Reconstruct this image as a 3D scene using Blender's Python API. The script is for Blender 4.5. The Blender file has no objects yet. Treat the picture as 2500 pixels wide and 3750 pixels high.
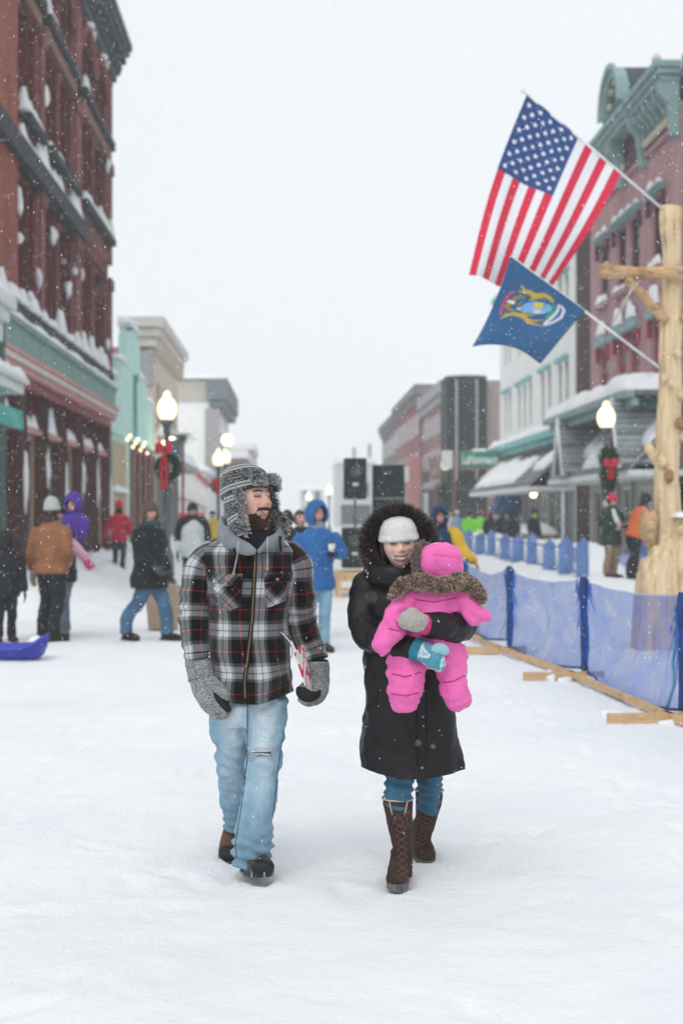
import bpy, bmesh, math, random
import numpy as np
from mathutils import Vector, Matrix, Euler
from mathutils.bvhtree import BVHTree

random.seed(7)
RNG = np.random.default_rng(7)
SC = bpy.context.scene
COL = SC.collection

# ---------------------------------------------------------------- camera
F, CX, CY, CH = 5208.0, 1080.0, 1885.0, 1.64       # focal length / street vanishing point in photo pixels, eye height
cam = bpy.data.cameras.new('camera')
cam.sensor_fit = 'VERTICAL'
cam.sensor_height = 36.0
cam.lens = 50.0
cam.shift_x = (1250 - CX) / 3750.0
cam.shift_y = -(1875 - CY) / 3750.0
cam.clip_start = 0.1
cam.clip_end = 3000
cam.dof.use_dof = True
cam.dof.focus_distance = 6.4
cam.dof.aperture_fstop = 2.3
camo = bpy.data.objects.new('camera', cam)
COL.objects.link(camo)
camo.location = (0, 0, CH)
camo.rotation_euler = (math.radians(90), 0, 0)
SC.camera = camo

# ---------------------------------------------------------------- sky: even overcast cloud over a clear-sky model
SUN_EL, SUN_AZ = 48.0, 20.0
w = bpy.data.worlds.new('World')
SC.world = w
w.use_nodes = True
nt = w.node_tree
nt.nodes.clear()
o = nt.nodes.new('ShaderNodeOutputWorld')
bg = nt.nodes.new('ShaderNodeBackground')
sky = nt.nodes.new('ShaderNodeTexSky')
sky.sky_type = 'NISHITA'
sky.sun_disc = False
sky.sun_elevation = math.radians(SUN_EL)
sky.sun_rotation = math.radians(SUN_AZ)
mx = nt.nodes.new('ShaderNodeMixRGB')
mx.inputs[0].default_value = 0.93
mx.inputs[2].default_value = (7.25, 7.55, 7.75, 1)   # cloud deck
nt.links.new(sky.outputs[0], mx.inputs[1])
nt.links.new(mx.outputs[0], bg.inputs[0])
bg.inputs[1].default_value = 0.1
nt.links.new(bg.outputs[0], o.inputs[0])

sd = bpy.data.lights.new('sun', 'SUN')
sd.energy = 1.0
sd.angle = math.radians(50)
sd.color = (1, 0.97, 0.93)
so = bpy.data.objects.new('sun', sd)
COL.objects.link(so)
so.rotation_euler = (math.radians(90 - SUN_EL), 0, math.radians(-SUN_AZ))
so.location = (0, -10, 40)

SC.view_settings.view_transform = 'Standard'
SC.view_settings.look = 'None'
SC.view_settings.exposure = 0.36
SC.view_settings.gamma = 1.0
SC.cycles.use_denoising = True
SC.cycles.max_bounces = 8
SC.cycles.volume_bounces = 1
SC.cycles.transparent_max_bounces = 16

# ================================================================ helpers
def P(px, py, Y):
    return np.array([(px - CX) * Y / F, Y, CH - (py - CY) * Y / F])

_tab = np.random.default_rng(3).uniform(-1, 1, 65536)
def vn(p, seed=0):
    p = np.asarray(p, float)
    i = np.floor(p).astype(np.int64)
    f = p - i
    f = f * f * (3 - 2 * f)
    r = 0
    for a in (0, 1):
        for b in (0, 1):
            for c in (0, 1):
                h = ((i[:, 0] + a) * 73856093) ^ ((i[:, 1] + b) * 19349663) ^ ((i[:, 2] + c) * 83492791) ^ (seed * 7919 + 11)
                h = (h ^ (h >> 13)) * 1274126177
                val = _tab[(h ^ (h >> 16)) & 65535]
                wgt = (f[:, 0] if a else 1 - f[:, 0]) * (f[:, 1] if b else 1 - f[:, 1]) * (f[:, 2] if c else 1 - f[:, 2])
                r = r + val * wgt
    return r
def fbm(p, octv=3, seed=0):
    p = np.asarray(p, float)
    r, a = 0, 1.0
    for k in range(octv):
        r = r + a * vn(p * (2.03 ** k), seed + k)
        a *= 0.5
    return r
def sstep(a, b, x):
    t = np.clip((np.asarray(x, float) - a) / (b - a), 0, 1)
    return t * t * (3 - 2 * t)

class G:
    """collects geometry for ONE mesh object"""
    def __init__(s):
        s.v, s.f, s.uv, s.c, s.mi, s.n = [], [], [], [], [], 0
    def add(s, v, f, uv=None, col=None, mi=0):
        v = np.asarray(v, float)
        s.v.append(v)
        k = s.n
        s.f += [tuple(int(i) + k for i in q) for q in f]
        nl = sum(len(q) for q in f)
        s.uv.append(np.zeros((nl, 2)) if uv is None else np.asarray(uv, float))
        s.c.append(np.tile((1, 1, 1), (len(v), 1)) if col is None else (np.tile(col, (len(v), 1)) if np.ndim(col) == 1 else np.asarray(col)))
        s.mi += [mi] * len(f)
        s.n += len(v)
        return s
    def join(s, g, mi=0, M=None):
        v = np.concatenate(g.v)
        if M is not None:
            v = v @ np.array(M.to_3x3()).T + np.array(M.translation)
        return s.add(v, g.f, np.concatenate(g.uv), np.concatenate(g.c), mi)
    def box(s, x0, x1, y0, y1, z0, z1, mi=0):
        x0, x1 = min(x0, x1), max(x0, x1); y0, y1 = min(y0, y1), max(y0, y1); z0, z1 = min(z0, z1), max(z0, z1)
        v = [(x, y, z) for z in (z0, z1) for y in (y0, y1) for x in (x0, x1)]
        f = [(0, 2, 3, 1), (4, 5, 7, 6), (0, 1, 5, 4), (2, 6, 7, 3), (0, 4, 6, 2), (1, 3, 7, 5)]
        return s.add(v, f, mi=mi)
    def bbox(s, x0, x1, y0, y1, z0, z1, b=0.02, mi=0):
        """chamfered box"""
        x0, x1 = min(x0, x1), max(x0, x1); y0, y1 = min(y0, y1), max(y0, y1); z0, z1 = min(z0, z1), max(z0, z1)
        bm = bmesh.new()
        bmesh.ops.create_cube(bm, size=1)
        for q in bm.verts:
            q.co = ((x0 + x1) / 2 + q.co.x * (x1 - x0), (y0 + y1) / 2 + q.co.y * (y1 - y0), (z0 + z1) / 2 + q.co.z * (z1 - z0))
        bmesh.ops.bevel(bm, geom=bm.edges[:], offset=b, segments=2, affect='EDGES', profile=0.6)
        bm.verts.index_update()
        v = [tuple(q.co) for q in bm.verts]; f = [[q.index for q in e.verts] for e in bm.faces]
        bm.free()
        return s.add(v, f, mi=mi)
    def prism(s, poly, axis, a0, a1, mi=0):
        """extrude a 2-D polygon along axis x/y/z"""
        n = len(poly)
        def mkp(p, a):
            return {'x': (a, p[0], p[1]), 'y': (p[0], a, p[1]), 'z': (p[0], p[1], a)}[axis]
        v = [mkp(p, a0) for p in poly] + [mkp(p, a1) for p in poly]
        f = [tuple(range(n))[::-1], tuple(range(n, 2 * n))] + [(i, (i + 1) % n, n + (i + 1) % n, n + i) for i in range(n)]
        return s.add(v, f, mi=mi)
    def tube(s, pts, r, n=8, mi=0, col=None):
        pts = np.asarray(pts, float)
        rr = np.full(len(pts), r) if np.ndim(r) == 0 else np.asarray(r, float)
        keys = np.column_stack([pts, rr, rr])
        return s.join(loft(keys, n=n, raw=True, col=col), mi)
    def lathe(s, prof, n=24, c=(0, 0, 0), mi=0):
        prof = np.asarray(prof, float)
        a = np.arange(n) * 2 * np.pi / n
        v = np.array([(c[0] + r * np.cos(t), c[1] + r * np.sin(t), c[2] + z) for r, z in prof for t in a])
        m = len(prof)
        f = [(i * n + j, i * n + (j + 1) % n, (i + 1) * n + (j + 1) % n, (i + 1) * n + j) for i in range(m - 1) for j in range(n)]
        f += [tuple(range(n))[::-1], tuple(range((m - 1) * n, m * n))]
        return s.add(v, f, mi=mi)
    def ball(s, c, r, sub=3, mi=0, nz=0, ns=6, col=None):
        d, t = ico(sub)
        v = d * np.asarray(r)
        if nz:
            v = v * (1 + nz * fbm(d * ns / 3 + np.asarray(c) * 3, 3))[:, None]
        return s.add(v + np.asarray(c), t, mi=mi, col=col)
    def arr(s):
        return np.concatenate(s.v)
    def bvh(s):
        return BVHTree.FromPolygons(s.arr().tolist(), s.f)

_ico = {}
def ico(sub):
    if sub not in _ico:
        bm = bmesh.new()
        bmesh.ops.create_icosphere(bm, subdivisions=sub, radius=1)
        bm.verts.index_update()
        _ico[sub] = (np.array([q.co for q in bm.verts]), [tuple(x.index for x in e.verts) for e in bm.faces])
        bm.free()
    return _ico[sub]

def crom(t, K, ts):
    d = np.gradient(K, t, axis=0) if len(t) > 2 else np.repeat(((K[1] - K[0]) / (t[1] - t[0]))[None], 2, 0)
    i = np.clip(np.searchsorted(t, ts, side='right') - 1, 0, len(t) - 2)
    h = (t[i + 1] - t[i])[:, None]
    x = ((ts - t[i]) / (t[i + 1] - t[i]))[:, None]
    return ((2 * x**3 - 3 * x**2 + 1) * K[i] + (x**3 - 2 * x**2 + x) * h * d[i] + (-2 * x**3 + 3 * x**2) * K[i + 1] + (x**3 - x**2) * h * d[i + 1])

def loft(keys, n=24, m=None, cap=(1, 1), sup=2.0, ref=(0, -1, 0), wr=None, raw=False, horiz=False, col=None):
    """skin over a chain of rings (x,y,z,half width,half depth); smooth between keys"""
    K = np.asarray(keys, float)
    t = np.concatenate([[0], np.cumsum(np.linalg.norm(np.diff(K[:, :3], axis=0), axis=1) + 1e-6)])
    ts = t if raw else np.linspace(0, t[-1], m or max(8, int(t[-1] / 0.012)))
    S = K if raw else crom(t, K, ts)
    c, ra, rb = S[:, :3], np.maximum(S[:, 3], 1e-4), np.maximum(S[:, 4], 1e-4)
    T = np.gradient(c, axis=0) if len(c) > 2 else np.repeat((c[-1] - c[0])[None], len(c), 0)
    if horiz:
        T = np.tile((0, 0, 1.0), (len(c), 1)) * np.sign(T[:, 2:3] + 1e-9)
    T /= np.linalg.norm(T, axis=1)[:, None] + 1e-12
    ref = np.asarray(ref, float)
    B = ref[None] - (T @ ref)[:, None] * T
    bad = np.linalg.norm(B, axis=1) < 0.15
    if bad.any():
        alt = np.array([0.2, 0, 1.0]); alt /= np.linalg.norm(alt)
        B[bad] = alt[None] - (T[bad] @ alt)[:, None] * T[bad]
    B /= np.linalg.norm(B, axis=1)[:, None]
    A = np.cross(B, T)
    th = np.arange(n) * 2 * np.pi / n - np.pi / 2           # seam at the back
    cs, sn = np.cos(th), np.sin(th)
    sr = (np.abs(cs)**sup + np.abs(sn)**sup)**(-1 / sup)
    R = A[:, None] * (ra[:, None] * (cs * sr))[..., None] + B[:, None] * (rb[:, None] * (sn * sr))[..., None]
    V = c[:, None] + R
    if wr is not None:
        flat = V.reshape(-1, 3)
        tt = np.repeat(ts / t[-1], n); aa = np.tile(th, len(ts))
        dd = wr(flat, tt, aa)
        Rn = R.reshape(-1, 3) / (np.linalg.norm(R.reshape(-1, 3), axis=1)[:, None] + 1e-9)
        V = (flat + Rn * dd[:, None]).reshape(V.shape)
    m2 = len(ts)
    v = V.reshape(-1, 3)
    f, uv = [], []
    C = 2 * np.pi * np.mean(np.sqrt((ra**2 + rb**2) / 2))
    for i in range(m2 - 1):
        for j in range(n):
            k = (j + 1) % n
            f.append((i * n + j, i * n + k, (i + 1) * n + k, (i + 1) * n + j))
            u0, u1 = C * (j / n - 0.5), C * ((j + 1) / n - 0.5)
            uv += [(u0, ts[i]), (u1, ts[i]), (u1, ts[i + 1]), (u0, ts[i + 1])]
    extra = []
    for e, (on, i) in enumerate(zip(cap, (0, m2 - 1))):
        if on:
            k = len(v) + len(extra); extra.append(V[i].mean(0))
            for j in range(n):
                q = (i * n + (j + 1) % n, i * n + j, k)
                f.append(q if e == 0 else q[::-1]); uv += [(0, ts[i])] * 3
    if extra:
        v = np.concatenate([v, extra])
    return G().add(v, f, uv, col)

def remesh(g, vox, smooth=4, fac=0.5):
    """one continuous skin over overlapping shapes"""
    me = bpy.data.meshes.new('tmp')
    me.from_pydata(g.arr().tolist(), [], g.f)
    ob = bpy.data.objects.new('tmp', me)
    COL.objects.link(ob)
    r = ob.modifiers.new('r', 'REMESH'); r.mode = 'VOXEL'; r.voxel_size = vox
    if smooth:
        q = ob.modifiers.new('s', 'SMOOTH'); q.factor = fac; q.iterations = smooth
    dg = bpy.context.evaluated_depsgraph_get()
    em = ob.evaluated_get(dg).to_mesh()
    v = np.empty(len(em.vertices) * 3); em.vertices.foreach_get('co', v)
    f = [tuple(p.vertices) for p in em.polygons]
    ob.evaluated_get(dg).to_mesh_clear()
    bpy.data.objects.remove(ob); bpy.data.meshes.remove(me)
    return G().add(v.reshape(-1, 3), f)

def normals(v, f):
    me = bpy.data.meshes.new('n'); me.from_pydata(np.asarray(v).tolist(), [], f); me.update()
    nn = np.empty(len(me.vertices) * 3); me.vertices.foreach_get('normal', nn)
    bpy.data.meshes.remove(me)
    return nn.reshape(-1, 3)

def disp(g, fn):
    v = g.arr(); n = normals(v, g.f)
    v = v + n * fn(v)[:, None]
    return G().add(v, g.f, np.concatenate(g.uv), np.concatenate(g.c))

def mesh(name, g, mats, parent=None, smooth=True, useuv=False, usecol=False, auto=None):
    me = bpy.data.meshes.new(name)
    me.from_pydata(g.arr().tolist(), [], g.f)
    if not isinstance(mats, (list, tuple)):
        mats = [mats]
    for q in mats:
        me.materials.append(q)
    if len(mats) > 1:
        me.polygons.foreach_set('material_index', g.mi)
    if smooth:
        me.polygons.foreach_set('use_smooth', [True] * len(me.polygons))
    if useuv:
        u = me.uv_layers.new(name='UVMap')
        u.data.foreach_set('uv', np.concatenate(g.uv).ravel())
    if usecol:
        a = me.color_attributes.new('Col', 'FLOAT_COLOR', 'POINT')
        cc = np.concatenate(g.c)
        a.data.foreach_set('color', np.column_stack([cc, np.ones(len(cc))]).ravel())
    me.update()
    if auto is not None:
        me.set_sharp_from_angle(angle=math.radians(auto))
    ob = bpy.data.objects.new(name, me)
    COL.objects.link(ob)
    if parent is not None:
        ob.parent = parent
        ob.matrix_parent_inverse = parent.matrix_world.inverted()
    return ob

def tag(o, label=None, cat=None, group=None, kind=None):
    if label: o['label'] = label
    if cat: o['category'] = cat
    if group: o['group'] = group
    if kind: o['kind'] = kind
    return o
def thing(name, label, cat, loc=(0, 0, 0), group=None):
    e = bpy.data.objects.new(name, None)
    COL.objects.link(e)
    e.location = [float(q) for q in loc]
    e.matrix_world = Matrix.Translation(e.location)
    e.empty_display_size = 0.1
    return tag(e, label, cat, group)
def part(o, parent):
    o.parent = parent; o.matrix_parent_inverse = parent.matrix_world.inverted(); return o
def clone(root, off, label=None):
    """copy a thing, its parts and their sub-parts"""
    def rec(ob, par):
        c = ob.copy(); COL.objects.link(c)
        if par is not None:
            c.parent = par
        for ch in ob.children:
            rec(ch, c)
        return c
    r = rec(root, None)
    r.location = root.location + Vector(off)
    if label: r['label'] = label
    return r

# ---------------------------------------------------------------- materials
MATS = {}
class NT:
    def __init__(s, name):
        s.m = bpy.data.materials.new(name); s.m.use_nodes = True
        s.t = s.m.node_tree; s.b = s.t.nodes['Principled BSDF']; s.out = s.t.nodes['Material Output']
    def n(s, typ, **kw):
        q = s.t.nodes.new('ShaderNode' + typ)
        for k, v in kw.items():
            setattr(q, k, v)
        return q
    def l(s, a, b):
        s.t.links.new(a, b)
    def val(s, sock, v):
        if hasattr(v, 'is_output'): s.l(v, sock)
        else: sock.default_value = v
    def math(s, op, a, b=None, c=None):
        q = s.n('Math', operation=op)
        for i, x in enumerate((a, b, c)):
            if x is not None: s.val(q.inputs[i], x)
        return q.outputs[0]
    def mix(s, f, a, b, blend='MIX'):
        q = s.n('MixRGB', blend_type=blend)
        s.val(q.inputs[0], f)
        for i, x in ((1, a), (2, b)):
            s.val(q.inputs[i], x if hasattr(x, 'is_output') else (*x, 1))
        return q.outputs[0]
    def noise(s, vec, scale, detail=4, rough=0.55):
        q = s.n('TexNoise'); q.inputs['Scale'].default_value = scale; q.inputs['Detail'].default_value = detail; q.inputs['Roughness'].default_value = rough
        if vec is not None: s.l(vec, q.inputs['Vector'])
        return q.outputs['Fac']
    def obj(s, scale=(1, 1, 1)):
        tc = s.n('TexCoord'); mp = s.n('Mapping'); mp.inputs['Scale'].default_value = scale
        s.l(tc.outputs['Object'], mp.inputs[0]); return mp.outputs[0]
    def uv(s):
        return s.n('TexCoord').outputs['UV']
    def ramp(s, f, stops, const=False):
        q = s.n('ValToRGB'); q.color_ramp.interpolation = 'CONSTANT' if const else 'LINEAR'
        e = q.color_ramp.elements
        while len(e) > 1: e.remove(e[0])
        e[0].position = stops[0][0]; e[0].color = (*stops[0][1], 1)
        for p, c in stops[1:]:
            x = e.new(p); x.color = (*c, 1)
        s.l(f, q.inputs[0]); return q.outputs[0]
    def bump(s, h, strength=0.3, dist=0.01):
        q = s.n('Bump'); q.inputs['Strength'].default_value = strength; q.inputs['Distance'].default_value = dist
        s.l(h, q.inputs['Height']); s.l(q.outputs[0], s.b.inputs['Normal'])
    def fin(s, col, rough=0.8, spec=0.25, sheen=0):
        s.val(s.b.inputs['Base Color'], col if hasattr(col, 'is_output') else (*col, 1))
        s.b.inputs['Roughness'].default_value = rough
        s.b.inputs['Specular IOR Level'].default_value = spec
        s.b.inputs['Sheen Weight'].default_value = sheen
        return s.m

def mat(name, col, rough=0.8, var=0.15, vs=5, bump=0.0, bs=60, spec=0.25, sheen=0, sss=0, metal=0, emit=0, vcol=False, bd=0.01, stretch=(1, 1, 1)):
    if name in MATS: return MATS[name]
    s = NT(name)
    vec = s.obj(stretch)
    n = s.noise(vec, vs, 5)
    if vcol:
        a = s.n('Attribute'); a.attribute_name = 'Col'
        base = s.mix(1.0, a.outputs['Color'], s.ramp(n, [(0.25, (1 - var,) * 3), (0.75, (1 + var,) * 3)]), 'MULTIPLY')
    else:
        c = np.array(col)
        base = s.ramp(n, [(0.28, tuple(c * (1 - var))), (0.72, tuple(np.minimum(c * (1 + var), 1)))])
    s.fin(base, rough, spec, sheen)
    s.b.inputs['Metallic'].default_value = metal
    if sss:
        s.b.inputs['Subsurface Weight'].default_value = sss
        s.b.inputs['Subsurface Radius'].default_value = (0.012, 0.005, 0.003)
    if bump:
        s.bump(s.noise(vec, bs, 4), bump, bd)
    if emit:
        s.b.inputs['Emission Color'].default_value = (*col, 1); s.b.inputs['Emission Strength'].default_value = emit
    MATS[name] = s.m
    return s.m

def brick_mat(name, c1, c2, mortar, axis='yz', bw=0.22, bh=0.075, ms=0.012, rough=0.9, stain=0.25):
    if name in MATS: return MATS[name]
    s = NT(name)
    tc = s.n('TexCoord'); sp = s.n('SeparateXYZ'); s.l(tc.outputs['Object'], sp.inputs[0])
    cb = s.n('CombineXYZ')
    s.l(sp.outputs['XYZ'.index(axis[0].upper())], cb.inputs[0]); s.l(sp.outputs['XYZ'.index(axis[1].upper())], cb.inputs[1])
    b = s.n('TexBrick'); s.l(cb.outputs[0], b.inputs['Vector'])
    b.inputs['Color1'].default_value = (*c1, 1); b.inputs['Color2'].default_value = (*c2, 1); b.inputs['Mortar'].default_value = (*mortar, 1)
    b.inputs['Scale'].default_value = 1; b.inputs['Brick Width'].default_value = bw; b.inputs['Row Height'].default_value = bh
    b.inputs['Mortar Size'].default_value = ms; b.inputs['Bias'].default_value = -0.2
    n = s.noise(s.obj((1, 1, 0.35)), 1.3, 6, 0.6)
    col = s.mix(1.0, b.outputs['Color'], s.ramp(n, [(0.3, (1 - stain,) * 3), (0.7, (1 + stain,) * 3)]), 'MULTIPLY')
    s.fin(col, rough, 0.2)
    s.bump(s.math('SUBTRACT', 1.0, b.outputs['Fac']), 0.6, 0.008)
    MATS[name] = s.m
    return s.m

def snow_mat():
    s = NT('snow')
    v = s.obj()
    n1 = s.noise(v, 0.6, 6, 0.6); n2 = s.noise(v, 55, 6, 0.65); n3 = s.noise(v, 7, 5, 0.6)
    col = s.ramp(n1, [(0.3, (0.80, 0.83, 0.86)), (0.65, (0.88, 0.895, 0.91))])
    dirt = s.ramp(s.noise(v, 2.3, 7, 0.72), [(0.62, (0, 0, 0)), (0.86, (0.35, 0.35, 0.35))])
    col = s.mix(dirt, col, (0.62, 0.63, 0.64))
    s.fin(col, 0.75, 0.25)
    s.bump(s.math('ADD', s.math('MULTIPLY', n2, 0.5), n3), 0.8, 0.025)
    return s.m
SNOW = snow_mat(); MATS['snow'] = SNOW

def glass_mat(name, tint, rough=0.12):
    s = NT(name)
    n = s.noise(s.obj((1, 1, 0.6)), 1.1, 3)
    c = np.array(tint)
    s.fin(s.ramp(n, [(0.35, tuple(c * 0.5)), (0.65, tuple(c * 1.5))]), rough, 0.5)
    s.bump(s.noise(s.obj(), 2.5, 2), 0.06, 0.02)
    return s.m

def snowcap(x0, x1, y0, y1, z, h, res=0.12, seed=0, amp=0.5, parent=None, name='snow_cap', slope=0.0, rnd=0.25):
    """cushion of snow lying on a ledge or roof, uneven along its length"""
    nx = max(4, int((x1 - x0) / res)); ny = max(4, int((y1 - y0) / res))
    nx, ny = min(nx, 90), min(ny, 130)
    xs, ys = np.linspace(x0, x1, nx), np.linspace(y0, y1, ny)
    X, Y = np.meshgrid(xs, ys)
    ex = np.minimum(X - x0, x1 - X); ey = np.minimum(Y - y0, y1 - Y)
    e = np.clip(np.minimum(ex / max(1e-3, min(rnd, (x1 - x0) * .45)), ey / max(1e-3, min(rnd, (y1 - y0) * .45))), 0, 1)
    dome = np.sqrt(1 - (1 - e)**2)
    p = np.column_stack([X.ravel() * 1.7, Y.ravel() * 1.7, np.full(X.size, seed * 3.1)])
    hh = h * dome * (1 + amp * (fbm(p, 3, seed)).reshape(X.shape))
    Z = z + np.maximum(hh, 0.0) + slope * (X - x0)
    top = np.column_stack([X.ravel(), Y.ravel(), Z.ravel()])
    bot = np.column_stack([X.ravel(), Y.ravel(), (z - 0.003 + slope * (X - x0)).ravel()])
    f = []
    N = nx * ny
    for j in range(ny - 1):
        for i in range(nx - 1):
            a = j * nx + i
            f.append((a, a + 1, a + nx + 1, a + nx)); f.append((N + a, N + a + nx, N + a + nx + 1, N + a + 1))
    rim = [i for i in range(nx)] + [j * nx + nx - 1 for j in range(1, ny)] + [N - 1 - i for i in range(1, nx)] + [j * nx for j in range(ny - 2, 0, -1)]
    for a, b in zip(rim, rim[1:] + rim[:1]):
        f.append((b, a, N + a, N + b))
    g = G().add(np.concatenate([top, bot]), f)
    return mesh(name, g, SNOW, parent) if name else g

def sample(v, f, n, rng=RNG):
    """random points with normals on a mesh"""
    v = np.asarray(v)
    tri = np.array([t for q in f for t in ([q] if len(q) == 3 else [(q[0], q[i], q[i + 1]) for i in range(1, len(q) - 1)])])
    a, b, c = v[tri[:, 0]], v[tri[:, 1]], v[tri[:, 2]]
    nn = np.cross(b - a, c - a); ar = np.linalg.norm(nn, axis=1)
    k = rng.choice(len(tri), n, p=ar / ar.sum())
    r1, r2 = np.sqrt(rng.random(n)), rng.random(n)
    p = (1 - r1)[:, None] * a[k] + (r1 * (1 - r2))[:, None] * b[k] + (r1 * r2)[:, None] * c[k]
    return p, nn[k] / (ar[k][:, None] + 1e-12)

def fur(p, d, length, width, c0, c1, curl=0.5, cvar=0.25, rng=RNG, clump=0.0):
    """tapered hair blades: root p, direction d; root colour c0, tip colour c1"""
    n = len(p)
    if clump:
        cl = np.column_stack([vn(p * clump, k) for k in (31, 32, 33)])
        d = d + 1.1 * cl
    d = d / (np.linalg.norm(d, axis=1)[:, None] + 1e-9)
    L = length * (0.6 + 0.7 * rng.random(n)); W = width * (0.7 + 0.6 * rng.random(n))
    rv = rng.normal(size=(n, 3))
    s = np.cross(d, rv); s /= np.linalg.norm(s, axis=1)[:, None] + 1e-9
    bend = rng.normal(size=(n, 3)) * curl
    d2 = d + bend * 0.6; d2 /= np.linalg.norm(d2, axis=1)[:, None]
    d3 = d2 + bend * 0.8 + np.array([0, 0, -0.25]) * curl; d3 /= np.linalg.norm(d3, axis=1)[:, None]
    m1 = p + d * (L * .4)[:, None]; m2 = m1 + d2 * (L * .35)[:, None]; tip = m2 + d3 * (L * .3)[:, None]
    sw = s * (W / 2)[:, None]
    v = np.stack([p - sw, p + sw, m1 - sw, m1 + sw, m2 - sw * .7, m2 + sw * .7, tip], 1)
    base = np.arange(n) * 7
    f = []
    for b in base:
        f += [(b, b + 1, b + 3, b + 2), (b + 2, b + 3, b + 5, b + 4), (b + 4, b + 5, b + 6)]
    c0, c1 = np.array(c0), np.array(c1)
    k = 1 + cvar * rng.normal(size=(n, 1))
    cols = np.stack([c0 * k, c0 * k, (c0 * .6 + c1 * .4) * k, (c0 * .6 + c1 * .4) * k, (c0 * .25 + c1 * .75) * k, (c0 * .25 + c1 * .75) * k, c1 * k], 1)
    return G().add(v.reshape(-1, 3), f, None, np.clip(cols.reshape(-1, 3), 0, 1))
FUR = mat('fur_fibres', (1, 1, 1), 0.7, 0.05, vcol=True, spec=0.2)

# ================================================================ ground
def axis_pts(segs):
    out = [segs[0][0]]
    for a, b, st in segs:
        n = max(1, int(round((b - a) / st)))
        out += list(np.linspace(a, b, n + 1)[1:])
    return np.array(out)
gx = axis_pts([(-400, -60, 60), (-60, -10, 2.5), (-10, -3, .2), (-3, 4, .045), (4, 12, .2), (12, 60, 3), (60, 400, 60)])
gy = axis_pts([(-60, 2, 6), (2, 3.2, .2), (3.2, 9, .04), (9, 16, .09), (16, 40, .25), (40, 120, 2), (120, 480, 40)])
GX, GY = np.meshgrid(gx, gy)
gp = np.column_stack([GX.ravel(), GY.ravel(), np.zeros(GX.size)])
def ground_h(p):
    p = np.asarray(p, float)
    near = 1 - sstep(40, 90, p[:, 1])
    h = 0.022 * fbm(p * (0.5, 0.45, 1), 3, 5) + near * (0.009 * fbm(p * (2.6, 2.2, 1), 3, 9) + 0.006 * np.abs(fbm(p * (7, 6, 1), 3, 12)) * -1)
    return h
gh = ground_h(gp)
r2 = np.random.default_rng(21)
# trodden boot prints and scuffs
nf = (GX.ravel() > -3.2) & (GX.ravel() < 4.2) & (GY.ravel() > 3) & (GY.ravel() < 15)
fi = np.where(nf)[0]
trail = [(x_ + (.09 if k_ % 2 else -.09) + r2.normal(0, .015), y_ + .62 * k_ + (.31 if x_ > 0 else 0), r2.normal(0, .12)) for x_, y_ in ((-.2, 6.75), (.5, 6.7), (-1.6, 4.5), (1.9, 5.2)) for k_ in range(13)] + [(-.17, 6.42, .2), (-.28, 6.93, -.1), (.46, 6.34, -.1), (.60, 6.84, .1)]
for k in range(250 + len(trail)):
    fx, fy, fa = trail[k - 250] if k >= 250 else (r2.uniform(-3, 4), r2.uniform(3.2, 14.5), r2.normal(0, .5))
    dx, dy = gp[fi, 0] - fx, gp[fi, 1] - fy
    sel = (np.abs(dx) < .35) & (np.abs(dy) < .35)
    u = dx[sel] * math.cos(fa) + dy[sel] * math.sin(fa); q = -dx[sel] * math.sin(fa) + dy[sel] * math.cos(fa)
    d = (u / .055)**2 + (q / .15)**2
    gh[fi[sel]] += (r2.uniform(.4, 1.5) if k < 250 else 1.7) * (-0.012 * np.exp(-d**2 * .7) + 0.006 * np.exp(-((np.sqrt(d) - 1.35) / .3)**2))
gh -= 0.0
gp[:, 2] = gh
nx, ny = len(gx), len(gy)
gf = [(j * nx + i, j * nx + i + 1, (j + 1) * nx + i + 1, (j + 1) * nx + i) for j in range(ny - 1) for i in range(nx - 1)]
tag(mesh('snow_ground', G().add(gp, gf), SNOW), kind='structure')

def bank(name, xs, y0, y1, prof, amp, seed, st=0.35):
    """ploughed snow ridge: cross profile over xs (fraction -> height), running along y"""
    ys = np.arange(y0, y1, st)
    X = np.linspace(xs[0], xs[1], 26)
    v, f = [], []
    for y in ys:
        for x in X:
            v.append((x, y, 0))
    v = np.array(v)
    t = (v[:, 0] - xs[0]) / (xs[1] - xs[0])
    h = np.interp(t, [q[0] for q in prof], [q[1] for q in prof])
    e = np.clip(np.minimum(v[:, 1] - y0, y1 - v[:, 1]) / 1.5, 0, 1)
    h = h * e * (1 + amp * fbm(v * (.9, .55, 1), 4, seed)) + 0.05 * fbm(v * (3, 3, 1), 3, seed + 4) * (h > .02)
    v[:, 2] = np.maximum(h, 0) - 0.06
    n = len(X)
    f = [(j * n + i, j * n + i + 1, (j + 1) * n + i + 1, (j + 1) * n + i) for j in range(len(ys) - 1) for i in range(n - 1)]
    return tag(mesh(name, G().add(v, f), SNOW), kind='structure')
bank('snow_bank_left', (-6.7, -2.6), 22, 140, [(0, .4), (.25, .5), (.5, .42), (.75, .2), (1, .0)], .4, 41)
bank('snow_bank_right', (4.6, 10.9), 20.5, 150, [(0, 0), (.12, .24), (.25, .36), (.6, .3), (.8, .45), (1, .4)], .18, 47)
bank('snow_ridge_right', (6.3, 8.3), 31.5, 66, [(0, .3), (.2, .85), (.5, 1.0), (.8, .6), (1, .3)], .15, 52)

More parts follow.
